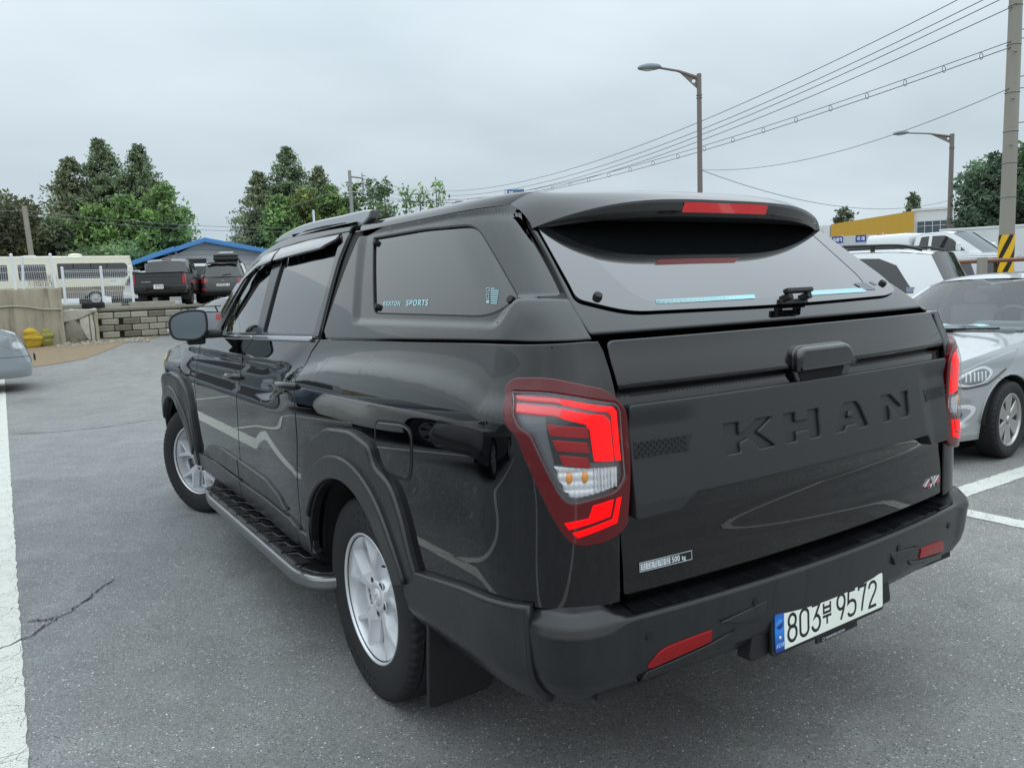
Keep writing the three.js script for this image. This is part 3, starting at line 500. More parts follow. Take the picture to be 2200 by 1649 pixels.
// trees: tapered trunk, limbs, and a crown of many small leaf faces with gaps and darker and lighter clumps
const leafMats = {};
const leafMat = (r, g, b) => leafMats[[r, g, b]] ||= phy(r, g, b, 0.8, { transmission: 0.35, thickness: 0, side: THREE.DoubleSide, vertexColors: true });
function crownGeo(cl, seed) { // cl: [x, y, z, size, tone]
  const r = rng(seed), pos = [], nor = [], col = [], ix = [];
  for (const [x, y, z, s, tone, n = 5, droop = 0] of cl) for (let k = 0; k < n; k++) {
    const a = r() * 6.283, b = Math.acos(2 * r() - 1), c = V(x + (r() - 0.5) * s * 2.2, y + (r() - 0.5) * s * 1.8 - droop * r() * s, z + (r() - 0.5) * s * 2.2), u = V(Math.sin(b) * Math.cos(a), Math.cos(b) * 0.8 - droop, Math.sin(b) * Math.sin(a)).normalize(), w = V(r() - 0.5, r() - 0.5, r() - 0.5).cross(u).normalize(), l = s * (0.35 + 0.35 * r()), h = l * 0.42, nn = u.clone().cross(w), q = pos.length / 3, t = tone * (0.8 + 0.4 * r());
    for (const [i, j] of [[-1, 0], [-0.1, -1], [1, 0], [-0.1, 1]]) { pos.push(c.x + u.x * l * i + w.x * h * j, c.y + u.y * l * i + w.y * h * j, c.z + u.z * l * i + w.z * h * j); nor.push(nn.x, nn.y, nn.z); col.push(t * (1 + 0.15 * (r() - 0.5)), t, t * 0.95); }
    ix.push(q, q + 1, q + 2, q, q + 2, q + 3);
  }
  const g = geom(pos, nor, null, ix); g.setAttribute('color', new THREE.Float32BufferAttribute(col, 3)); return g;
}
const bark = std(0.075, 0.06, 0.048, 0.95);
function coneTree(name, label, x, y0, z, h, rad, seed, mat, o = {}) {
  const T = thing(name, label, 'tree', [x, y0, z], 0, o.group), r = rng(seed), cl = [], limbs = [];
  const N = o.branches || 150; for (let i = 0; i < N; i++) {
    const t = Math.pow(r(), 0.85), y = h * (o.low ?? 0.05) + t * h * (1 - (o.low ?? 0.05)), a = i * 2.399 + r(), L = rad * (o.wide ?? 1.1) * Math.pow(1 - t, o.pow ?? 0.78) * (0.60 + 0.5 * r()) + 0.10, rise = (o.rise ?? 0.18) * L;
    const m = Math.max(3, Math.round(L / 0.27)); const tone = (0.55 + 0.9 * r()) * (o.tone || 1);
    for (let k = 0; k < m; k++) { const q = (k + 0.4) / m, rr2 = L * (0.25 + 0.75 * q); cl.push([Math.cos(a) * rr2 + (r() - 0.5) * 0.2, y + rise * q - 0.25 * L * q * q * (o.sag ?? 0.6), Math.sin(a) * rr2 + (r() - 0.5) * 0.2, (o.leaf || 0.42) * (0.7 + 0.6 * r()), tone * (0.65 + 0.5 * q), o.n || 5, 0.25]); }
    if (i % 3 === 0) limbs.push(bar([0, y - 0.05 * L, 0], [Math.cos(a) * L * 0.8, y + rise * 0.6, Math.sin(a) * L * 0.8], 0.035, 4, 0.012));
  }
  const tr = new THREE.CylinderGeometry(0.03, h * 0.02, h * 0.97, 8); tr.translate(0, h * 0.485, 0);
  part('trunk', [tr, ...limbs], bark, T); part('crown', crownGeo(cl, seed + 5), mat, T); return T;
}
function roundTree(name, label, x, y0, z, h, rad, seed, mat, o = {}) {
  const T = thing(name, label, 'tree', [x, y0, z], 0, o.group), r = rng(seed), cl = [], limbs = [], n = o.lobes || 16;
  for (let i = 0; i < n; i++) {
    const a = i * 2.399, t = (i + 0.5) / n, ly = h * (0.38 + 0.52 * t), lr = rad * Math.sqrt(Math.max(0.05, 1 - ((t - 0.35) / 0.75) ** 2)) * (0.45 + 0.4 * r()), cx = Math.cos(a) * lr, cz = Math.sin(a) * lr, br = rad * (0.30 + 0.2 * r()), tone = 0.5 + 0.9 * r();
    limbs.push(bar([0, h * 0.25 + ly * 0.15, 0], [cx * 0.85, ly, cz * 0.85], 0.06, 5, 0.02));
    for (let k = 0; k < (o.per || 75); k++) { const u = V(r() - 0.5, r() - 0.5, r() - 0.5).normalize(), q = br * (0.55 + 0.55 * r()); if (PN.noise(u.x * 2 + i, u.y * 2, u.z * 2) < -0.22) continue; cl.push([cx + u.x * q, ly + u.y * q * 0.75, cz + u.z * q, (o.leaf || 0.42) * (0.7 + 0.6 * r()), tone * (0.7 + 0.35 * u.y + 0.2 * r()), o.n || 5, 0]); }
  }
  const tr = new THREE.CylinderGeometry(h * 0.015, h * 0.028, h * 0.6, 8); tr.translate(0, h * 0.3, 0);
  part('trunk', [tr, ...limbs], bark, T); part('crown', crownGeo(cl, seed + 5), mat, T); return T;
}
{
  const con = leafMat(0.190, 0.255, 0.135), gin = leafMat(0.165, 0.270, 0.075), dark = leafMat(0.090, 0.130, 0.058), oliv = leafMat(0.170, 0.190, 0.080), mid = leafMat(0.150, 0.235, 0.095), brown = leafMat(0.210, 0.245, 0.130);
  const T = 1.5;
  coneTree('conifer', 'left and lowest of the three tall conical conifers behind the minibus', 3.0, T, -57.4, 9.3, 3.7, 11, brown, { leaf: 0.21, n: 9, branches: 330, low: 0.2 });
  coneTree('conifer', 'middle and tallest of the three conical conifers behind the minibus', 4.95, T, -57.6, 10.6, 4.1, 12, con, { leaf: 0.21, n: 9, branches: 360, low: 0.2 });
  coneTree('conifer', 'right of the three conical conifers behind the minibus, nearest the shed', 7.15, T, -57.2, 10.3, 3.9, 13, con, { leaf: 0.21, n: 9, branches: 350, low: 0.2 });
  const g2 = { low: 0.12, rise: 0.5, pow: 0.55, sag: 0.2, branches: 130, tone: 1.15, n: 9, leaf: 0.30 };
  coneTree('ginkgo', 'bright green spreading tree in front of the left conifer above the minibus roof', 3.9, T, -54.4, 5.9, 2.3, 21, gin, g2);
  coneTree('ginkgo', 'bright green tree in front of the middle conifer above the minibus', 5.6, T, -54.0, 6.5, 2.3, 22, gin, g2);
  coneTree('ginkgo', 'bright green tree with a pointed top beside the blue roofed shed', 7.9, T, -54.2, 7.4, 2.5, 23, gin, g2);
  roundTree('broadleaf_tree', 'dark rounded broadleaf tree at the far left edge behind the minibus', -1.5, T, -54, 6.7, 3.1, 31, oliv, { lobes: 24, per: 100, leaf: 0.26, n: 8 });
  roundTree('broadleaf_tree', 'small dark broadleaf tree right of the concrete pole behind the minibus', 1.5, T, -55, 5.0, 2.2, 32, dark, { lobes: 14, per: 80, leaf: 0.36 });
  roundTree('broadleaf_tree', 'low dark shrubby tree filling the gap beside the shed', 4.2, T, -51.5, 3.2, 2.4, 33, mid, { lobes: 14, per: 80, leaf: 0.36 });
  roundTree('broadleaf_tree', 'dark rounded broadleaf tree cut by the left edge of the picture', -5.2, T, -55, 6.2, 3.2, 34, oliv, { lobes: 18, per: 70, leaf: 0.4 });
  coneTree('conifer', 'left of the three conical conifers above the pickup cab', 15.4, T, -58.5, 9.2, 3.5, 14, brown, { leaf: 0.21, n: 9, branches: 330, low: 0.2 });
  coneTree('conifer', 'tall middle one of the three conical conifers above the pickup cab', 17.5, T, -58.0, 11.0, 4.0, 15, con, { leaf: 0.21, n: 9, branches: 360, low: 0.2 });
  coneTree('conifer', 'right of the three conical conifers above the pickup cab', 19.6, T, -57.4, 9.6, 3.3, 16, brown, { leaf: 0.21, n: 9, branches: 330, low: 0.2 });
  coneTree('ginkgo', 'green tree in front of the left conifer above the cab roof rail', 15.9, T, -55.2, 7.0, 2.3, 24, gin, g2);
  coneTree('ginkgo', 'yellowish green tree in front of the tall middle conifer above the cab', 17.6, T, -54.8, 7.5, 2.0, 25, leafMat(0.200, 0.250, 0.065), g2);
  coneTree('ginkgo', 'green tree at the right of the group above the cab roof rail', 19.2, T, -54.2, 7.6, 2.0, 26, gin, g2);
  roundTree('broadleaf_tree', 'dark tree left of the slim power pole with crossarms', 20.6, T, -55.5, 7.6, 1.7, 35, dark, { lobes: 12, per: 70, leaf: 0.36 });
  const up = { low: 0.1, rise: 1.1, pow: 0.35, sag: 0, branches: 60, leaf: 0.38, n: 5, tone: 1.1 };
  [['narrow upright tree just right of the power pole', 22.8, -63.6, 8.6, 1.0, con], ['slim green tree, first of the row above the canopy roof', 24.9, -63.3, 9.0, 1.1, gin], ['slim green tree with a split top above the canopy roof', 26.2, -62.9, 9.3, 1.0, mid], ['tallest slim tree of the row above the canopy roof', 27.3, -62.4, 9.4, 1.1, mid], ['sparse young tree with bare steep branches above the canopy roof', 28.9, -61.6, 8.5, 1.1, gin], ['thin branched young tree second from the right above the canopy roof', 30.0, -61.0, 8.6, 1.2, gin], ['bright green young tree at the right end of the row above the canopy', 31.3, -60.4, 8.9, 1.4, leafMat(0.18, 0.30, 0.07)]].forEach(([l, x, z, h, rad, m], i) => coneTree('young_tree', l, x, 1.6, z, h, rad, 50 + i, m, { ...up, branches: i > 3 ? 26 : 60, rise: i > 3 ? 1.6 : 1.0 }));
  roundTree('broadleaf_tree', 'low dark tree under the row of slim trees above the canopy', 25.5, 1.5, -61, 7.2, 2.2, 36, mid, { lobes: 12, per: 60, leaf: 0.4 });
  [[34.0, -15.9, 5.6, 1.3, 'pale airy poplar beside the right lamp post'], [35.4, -14.4, 6.3, 1.8, 'tall green tree between the right lamp post and the striped pole'], [36.6, -12.4, 6.6, 2.2, 'large dark tree behind the striped utility pole'], [37.6, -9.4, 6.8, 2.6, 'dark leafy tree at the right edge of the picture'], [38.4, -5.8, 6.6, 2.7, 'dark tree cut by the right edge of the picture']].forEach(([x, z, h, rad, l], i) => roundTree('poplar', l, x, 0.9, z, h, rad, 60 + i, i === 0 ? leafMat(0.13, 0.21, 0.115) : i % 2 ? leafMat(0.095, 0.17, 0.07) : leafMat(0.085, 0.15, 0.065), { lobes: 20, per: 70, leaf: 0.22, n: 8 }));
  roundTree('broadleaf_tree', 'small dark tree top poking over the yellow facade', 128.6, 1, -86, 13.6, 1.6, 71, dark, { lobes: 10, per: 40, leaf: 0.6 }); coneTree('conifer', 'pointed tree top above the white end of the school building', 137, 1, -78, 14.6, 2.0, 72, dark, { branches: 60, leaf: 0.6, low: 0.6 });
}
// poles, wires, lamps
function pole(x, z, y0, h, r0, r1) { const g = new THREE.CylinderGeometry(r1, r0, h, 14); g.translate(0, h / 2, 0); return g; }
const concPole = std(0.36, 0.34, 0.295, 0.85, { map: concTex });
const catenary = (A, B, sag, r, mat, label, group) => { const pts = []; for (let i = 0; i <= 20; i++) { const t = i / 20; pts.push([lerp(A[0], B[0], t), lerp(A[1], B[1], t) - 4 * sag * t * (1 - t), lerp(A[2], B[2], t)]); } return solo('overhead_wire', tube(pts, r, 60, 5), mat, label, 'wire', group); };
{
  const P = thing('utility_pole', 'thick concrete utility pole with yellow and black warning band at the right', 'utility pole', [13.56, 0.2, -5.76]);
  part('shaft', pole(0, 0, 0, 9.5, 0.135, 0.085), concPole, P);
  const band = canvasTex(256, 128, (c, w, h) => { c.fillStyle = '#e8b400'; c.fillRect(0, 0, w, h); c.fillStyle = '#16150f'; for (let k = -2; k < 6; k++) { c.beginPath(); c.moveTo(k * 64, h); c.lineTo(k * 64 + 26, h); c.lineTo(k * 64 + 26 + 96, 0); c.lineTo(k * 64 + 96, 0); c.fill(); } });
  band.wrapS = THREE.RepeatWrapping; const bg = new THREE.CylinderGeometry(0.131, 0.134, 0.68, 28, 1, true); bg.translate(0, 1.58, 0); part('warning_band', bg, std(1, 1, 1, 0.45, { map: band }), P);
  for (const [y, a] of [[3.1, 0], [3.5, 2.2], [3.9, 0], [4.3, 2.2], [4.7, 0], [5.1, 2.2], [5.5, 0], [5.9, 2.2]]) part('step_bolt', bar([0.1 * Math.cos(a), y, 0.1 * Math.sin(a)], [0.22 * Math.cos(a + 0.7), y, 0.22 * Math.sin(a + 0.7)], 0.010, 6), M.steelGrey, P);
  for (const y of [2.6, 3.2, 3.75, 4.42, 5.24, 5.9]) { const g = new THREE.TorusGeometry(lerp(0.135, 0.085, y / 9.5) + 0.004, 0.009, 6, 24); g.rotateX(Math.PI / 2); g.translate(0, y, 0); part('steel_strap', g, M.steelGrey, P); }
  part('conduit', bar([0.155, 0.6, 0.05], [0.12, 6.5, 0.04], 0.022, 8), std(0.12, 0.12, 0.12, 0.6), P);
  const Mp = thing('power_pole', 'slim distant power pole with two short crossarms above the canopy', 'utility pole', [18.95, 1.5, -49.6]);
  part('shaft', pole(0, 0, 0, 8.25, 0.15, 0.11), std(0.30, 0.30, 0.29, 0.8), Mp);
  part('crossarm', bar([0, 7.85, 0], [0.80, 7.75, 0.25], 0.06, 6), M.steelGrey, Mp); part('crossarm', bar([0, 6.85, 0], [0.80, 6.75, 0.25], 0.06, 6), M.steelGrey, Mp); part('arm_tie', bar([0.78, 8.1, 0.24], [0.78, 6.55, 0.24], 0.03, 6), M.steelGrey, Mp);
  for (const y of [7.92, 7.68, 7.35, 7.05, 6.7]) part('insulator', bar([0.78, y, 0.24], [1.0, y - 0.02, 0.3], 0.035, 6), M.steelGrey, Mp);
  const end = (y) => [19.85, 1.5 + y, -49.4], st = (dx, y) => [13.56 + dx, y, -5.76];
  const wl = ['highest of the overhead wires fanning out from the upper right corner', 'second overhead wire from the top of the fan at the right', 'third overhead wire from the top of the fan at the right', 'lowest of the four thin overhead wires above the ringed cable'];
  [[-0.12, 6.65, 7.92, 2.18], [-0.12, 6.42, 7.68, 2.16], [-0.12, 6.28, 7.35, 2.10], [-0.12, 6.06, 7.05, 1.96]].forEach(([dx, y, ye, s], i) => catenary(st(dx, y), end(ye), s, 0.009, M.wire, wl[i]));
  // cable hung in rings from its carrier wire
  const A = st(-0.12, 5.48), B = end(6.7), c1 = catenary(A, B, 1.36, 0.008, M.wire, 'carrier wire of the ringed cable running from the striped pole'), c2 = catenary([A[0], A[1] - 0.10, A[2]], [B[0], B[1] - 0.1, B[2]], 1.40, 0.009, M.wire, 'cable hung in small rings below its carrier wire');
  for (let i = 1; i < 34; i++) { const t = (i / 34) ** 1.25, y = lerp(A[1], B[1], t) - 4 * 1.38 * t * (1 - t) - 0.07, g = new THREE.TorusGeometry(0.06, 0.006, 5, 14); g.translate(lerp(A[0], B[0], t), y, lerp(A[2], B[2], t)); g.rotateY(0); part('cable_ring', g, M.wire, c2); }
  catenary([18.4, 8.6, -49.8], [14.2, 7.6, -58], 0.3, 0.025, M.wire, 'stay wire running down left from the power pole');
  // lamp posts
  const lamp = (x, y0, z, h, arm, dir, label, r) => {
    const L = thing('lamp_post', label, 'lamp post', [x, y0, z]);
    part('post', [pole(0, 0, 0, h, r * 1.25, r), ...[0.42, 0.435, 0.45].map((t) => { const g = new THREE.TorusGeometry(r * 1.22, r * 0.28, 6, 20); g.rotateX(Math.PI / 2); g.translate(0, h * t, 0); return g; }), (() => { const g = new THREE.CylinderGeometry(r * 1.7, r * 1.7, h * 0.42, 14); g.translate(0, h * 0.2, 0); return g; })()], M.lampPost, L);
    const ax = dir[0], az = dir[1], d = (s, y) => [ax * s, y, az * s];
    part('arm', [bar(d(0, h - 0.12), d(arm * 0.5, h + 0.12), 0.05, 8, 0.04), bar(d(arm * 0.5, h + 0.12), d(arm, h + 0.26), 0.035, 8)], M.lampPost, L);
    const br = extr([[0.02, h - 0.46], [0.02, h - 0.10], [arm * 0.46, h + 0.08]], 0.03, 0.004, [arcPts(0.16, h - 0.20, 0.055, 0, 6.2, 12)]); br.rotateY(-Math.atan2(az, ax)); part('bracket', br, M.lampPost, L);
    const hd = new THREE.SphereGeometry(1, 24, 14); hd.scale(0.36, 0.12, 0.15); const q = hd.attributes.position; for (let i = 0; i < q.count; i++) if (q.getY(i) < -0.03) q.setY(i, -0.03 - (-(q.getY(i)) - 0.03) * 0.6); hd.computeVertexNormals(); hd.rotateY(-Math.atan2(az, ax)); hd.translate(ax * (arm + 0.22), h + 0.27, az * (arm + 0.22)); part('lamp_head', hd, std(0.20, 0.23, 0.24, 0.5), L);
    const gl = new THREE.SphereGeometry(1, 18, 10, 0, Math.PI * 2, Math.PI / 2, Math.PI / 2); gl.scale(0.2, 0.07, 0.11); gl.rotateY(-Math.atan2(az, ax)); gl.translate(ax * (arm + 0.27), h + 0.235, az * (arm + 0.27)); part('lamp_glass', gl, phy(0.5, 0.5, 0.5, 0.1, { clearcoat: 1 }), L);
    part('collar', [h - 0.62, h - 0.70].map((y) => { const g = new THREE.TorusGeometry(r * 1.1, 0.015, 6, 18); g.rotateX(Math.PI / 2); g.translate(0, y, 0); return g; }), M.lampPost, L);
    return L;
  };
  lamp(16.35, 0.7, -15.8, 6.95, 1.25, [-0.78, -0.62], 'brown street lamp rising behind the middle of the canopy roof', 0.07);
  const l2 = lamp(37.06, 0.8, -19.1, 7.2, 2.0, [-0.55, -0.83], 'smaller brown street lamp at the right in front of the white building', 0.10); part('camera', box(0.3, 0.16, 0.2, 0.25, 4.75, 0.15, 0.03), M.plasticDark, l2);
  const lt = [16.36, 4.85, -15.8]; catenary(st(-0.12, 4.68), lt, 0.42, 0.007, M.wire, 'slack wire from the striped pole to the near lamp post'); catenary(lt, [37.06, 4.9, -19.1], 0.75, 0.010, M.wire, 'sagging wire between the two street lamps');
  for (const [y, l] of [[6.45, 'upper side wire leaving the striped pole at the right edge'], [5.55, 'cable stub leaving the striped pole at the right edge'], [4.7, 'lower side wire leaving the striped pole at the right edge']]) catenary(st(0.1, y), [17.5, y + 0.6, 4], 0.3, 0.008, M.wire, l);
  // concrete pole at the left with its wires
  const Lp = thing('concrete_post', 'slim leaning concrete post in front of the dark trees at the left', 'utility pole', [0.17, 1.5, -49.6]); const lg = pole(0, 0, 0, 5.45, 0.15, 0.13); lg.rotateZ(0.03); part('shaft', lg, concPole, Lp);
  catenary([0.05, 6.7, -49.6], [-14, 6.2, -48], 0.1, 0.014, M.wirePale, 'pale wire running left from the leaning concrete post'); catenary([0.05, 6.7, -49.6], [15.5, 6.1, -51.8], 0.25, 0.014, M.wirePale, 'pale upper wire from the leaning concrete post towards the shed'); catenary([0.05, 6.45, -49.6], [15.5, 5.85, -51.8], 0.25, 0.014, M.wirePale, 'pale lower wire from the leaning concrete post towards the shed');
  const fp = thing('thin_post', 'thin white post showing through the gap under the cab roof rail', 'post', [17.3, 1.5, -52.5]); part('shaft', pole(0, 0, 0, 5.9, 0.09, 0.08), M.steelWhite, fp);
}
// sign board behind the canopy
{
  const S = thing('sign_board', 'blue sign board with white lettering just above the canopy roof', 'sign', [31.55, 0, -48.6], -0.58);
  part('sign_post', bar([0, 1, 0], [0, 7.6, 0], 0.08, 8), M.steelGrey, S);
  const t = canvasTex(256, 192, (c, w, h) => { c.fillStyle = '#4c7096'; c.fillRect(0, 0, w, h); c.strokeStyle = '#dfe8ee'; c.lineWidth = 15; digit(c, '3', 24, 26, 54, 110); syl(c, 96, 28, 66, 110, HAN.dan); syl(c, 176, 28, 58, 110, HAN.ji); });
  part('board', box(1.5, 1.35, 0.2, 0, 8.22, 0, 0.02), std(0.62, 0.66, 0.68, 0.5), S); part('board_face', grid(1, 1, (u, v) => [lerp(-0.52, 0.75, u), lerp(7.55, 8.80, v), 0.105, u, v]), std(1, 1, 1, 0.5, { map: t }), S);
}
// school building far off to the right: yellow block between white wings
{
  const B = thing('school_building', 'long low white building with a large yellow ochre facade block far off at the right', 'building', [125.4, -0.3, -78.4], -1.02);
  const wh = std(0.66, 0.66, 0.65, 0.7), ye = std(0.62, 0.36, 0.045, 0.7, { map: mottleTex }), gl = phy(0.06, 0.085, 0.10, 0.1), fr = std(0.55, 0.56, 0.56, 0.5);
  part('wing', box(34, 10.6, 8, -16.6, 5.3, -4.0), wh, B); part('wing', box(22, 12.1, 8, 17.1, 6.05, -4.2), wh, B); part('facade_block', [extr([[-6.6, 0], [6.3, 0], [6.3, 12.05], [-6.6, 10.7]], 9, 0.02).translate(0, 0, -8.6)], ye, B); part('facade_block', box(1.6, 9.9, 0.4, -9.2, 4.95, 0.05), ye, B); part('white_pier', box(1.0, 10.55, 0.5, -7.3, 5.27, 0.1), wh, B);
  part('parapet', box(22.2, 0.35, 8.4, 17.1, 12.2, -4.2), wh, B);
  for (const [x, y, w] of [[9.1, 9.0, 4.6], [14.5, 9.0, 4.8], [20.2, 9.0, 4.8], [9.1, 5.2, 4.6], [14.5, 5.2, 4.8], [-11.6, 8.6, 2.6], [-15, 8.6, 3.2]]) { const W = part('window', box(w, 2.5, 0.1, x, y, -0.15), gl, B); const f = [box(w, 0.12, 0.12, x, y + 1.25, -0.08), box(w, 0.12, 0.12, x, y - 1.25, -0.08), box(w, 0.08, 0.12, x, y + 0.45, -0.08)]; for (let k = 0; k <= 4; k++) f.push(box(0.10, 2.5, 0.12, x - w / 2 + k * w / 4, y, -0.08)); part('frame', f, fr, W); }
  part('downpipe', bar([11.75, 0, -0.05], [11.75, 11.5, -0.05], 0.09, 6), M.steelGrey, B);
}
// railing between the car parks
{
  const R = thing('railing', 'brown pipe railing on square concrete posts in front of the striped pole', 'railing');
  const A = [7.8, -10.6], Bq = [13.6, 0.6], L = Math.hypot(Bq[0] - A[0], Bq[1] - A[1]), at = (t, y) => [lerp(A[0], Bq[0], t), y, lerp(A[1], Bq[1], t)], br = std(0.20, 0.085, 0.045, 0.45), yaw = Math.atan2(Bq[0] - A[0], Bq[1] - A[1]);
  part('rail', bar(at(0, 1.635), at(1, 1.645), 0.032, 10), br, R); part('rail', bar(at(0, 1.20), at(1, 1.21), 0.032, 10), br, R);
  for (const t of [0.06, 0.30, 0.515, 0.74, 0.96]) { const p = at(t, 0), g = box(0.14, 1.72, 0.14, 0, 0.86, 0, 0.012); const m = part('concrete_post', g, concPole, R); m.position.set(p[0], p[1] - 0.02, p[2]); m.rotation.y = yaw; }
}
// box bodies and signs in the far yard
{
  const wb = std(0.66, 0.665, 0.655, 0.6), wb2 = std(0.52, 0.53, 0.53, 0.6);
  const unit = (l, x, z, w, h, turn, ribs, m) => { const C = thing('box_body', l, 'container', [x, 0.86, z], turn); part('shell', box(w, h, 2.3, 0, h / 2 + 0.1, 0, 0.03), m, C); for (let k = 0; k <= ribs; k++) part('rib', box(0.05, h - 0.1, 0.05, -w / 2 + k * w / ribs, h / 2 + 0.1, 1.16), wb, C); part('top_rail', box(w + 0.04, 0.09, 2.36, 0, h + 0.1, 0, 0.02), wb, C); part('foot', box(w * 0.9, 0.2, 2.0, 0, 0.0, 0), M.under, C); };
  unit('long pale grey box body with vertical ribs left of the white lorry cab', 29.2, -18.6, 7.0, 1.95, -1.02, 6, wb2); unit('white box body with a sloping roof line behind the white lorry cab', 31.6, -14.0, 4.6, 2.15, -1.1, 3, wb); unit('white ribbed container right of the striped pole', 31.4, -9.4, 3.6, 1.95, -1.2, 8, wb);
  const wall = thing('hoarding', 'pale hoarding carrying small blue and orange signs behind the white off roader', 'hoarding', [24.9, 0.86, -19.3], -1.0); part('hoarding_sheet', box(7.5, 2.15, 0.08, 0, 1.075, 0, 0.01), wb2, wall); for (let k = 0; k < 6; k++) part('hoarding_post', box(0.06, 2.2, 0.06, -3.6 + k * 1.44, 1.1, 0.07), wb, wall);
  const sg = (l, x, z, col, text, w) => { const S = thing('small_sign', l, 'sign', [x, 2.74, z], -1.0); const t = canvasTex(128, 72, (c, W, H) => { c.fillStyle = col; c.fillRect(0, 0, W, H); c.strokeStyle = '#e8ecf0'; c.lineWidth = 6; text(c); }); part('sign_face', box(w, 0.24, 0.03, 0, 0, 0, 0.004), std(1, 1, 1, 0.5, { map: t }), S); };
  sg('blue sign with white lettering, left one on the pale hoarding', 22.98, -15.6, '#2c3f86', (c) => { syl(c, 12, 14, 30, 44, HAN.mi); syl(c, 48, 14, 30, 44, HAN.rae); syl(c, 86, 14, 30, 44, HAN.jeok); }, 0.36);
  sg('blue sign with two white syllables, middle one on the pale hoarding', 23.36, -14.95, '#2c3f86', (c) => { syl(c, 20, 14, 34, 44, HAN.mi); syl(c, 72, 14, 36, 44, HAN.rae); }, 0.34);
  sg('orange and white sign, right one on the pale hoarding', 23.68, -14.4, '#c8764e', (c) => { c.strokeStyle = '#f0e6de'; c.lineWidth = 9; c.strokeRect(40, 16, 48, 40); line(c, 40, 36, 88, 36); }, 0.28);
}
// ---------- the black pick-up with its canopy ----------
const font = await new FontLoader().loadAsync('fonts/droid/droid_sans_bold.typeface.json');
const TR = thing('pickup_truck', 'glossy black double cab pickup with hardtop canopy and lit red tail lamps, filling the foreground', 'pickup truck');
const ZR = -1.30, ZF = -4.51, RW = 0.3815;

// wheels: local axis along x, outer face towards -x
function tyreGeo(R, rimR, w, notches, grooves = true) {
  const h = w / 2, prof = []; // [x, r, shoulder]
  const P = (x, r, k = 0) => prof.push([x, r, k]);
  P(h * 0.80, rimR - 0.004); P(h * 0.86, rimR + 0.008); P(h * 0.95, rimR + 0.03); P(h, lerp(rimR, R, 0.5)); P(h * 0.985, lerp(rimR, R, 0.68)); P(h * 0.96, lerp(rimR, R, 0.80)); P(h * 0.945, lerp(rimR, R, 0.82)); P(h * 0.93, R - 0.022, 0.4); P(h * 0.89, R - 0.011, 1); P(h * 0.82, R - 0.005, 1); P(h * 0.70, R - 0.003, 0.8); P(h * 0.615, R - 0.002);
  const gr = grooves ? [0.60, 0.22, -0.22, -0.60] : [];
  const top = (x) => R - 0.002 * (x / h) ** 2;
  for (const g of gr) { const a = (g + 0.045) * h, b = (g - 0.045) * h; P(a, top(a)); P(a - 0.0008, R - 0.0085); P(b + 0.0008, R - 0.0085); P(b, top(b)); if (g > -0.5) P((g - 0.2) * h, top((g - 0.2) * h)); }
  const m = prof.slice(0, 12).map(([x, r, k]) => [-x, r, k]).reverse(); for (const q of m) prof.push(q);
  const n = notches * 4;
  return grid(n, prof.length - 1, (u, v) => {
    const k = Math.round(v * (prof.length - 1)), [x, r0, sh] = prof[k], i = Math.round(u * n), a = u * 2 * Math.PI, r = r0 - (sh && i % 4 === 0 ? 0.0075 * sh : 0);
    return [x, r * Math.cos(a), r * Math.sin(a), u * 6, v];
  }, true);
}
const LET = {};
function bentText(text, r, size, x, a0, spacing) { // raised letters round the side wall, on the -x face
  const out = []; let a = a0;
  for (const ch of text) {
    const g = LET[ch + size] ||= new TextGeometry(ch, { font, size, depth: 0.0016, curveSegments: 4 }); const h = g.clone(); h.computeBoundingBox(); const w = h.boundingBox.max.x;
    h.translate(-w / 2, r, 0); h.rotateZ(-(a + w / 2 / r)); h.rotateY(-Math.PI / 2); h.translate(x, 0, 0); out.push(h); a += (w + spacing) / r;
  }
  return out;
}
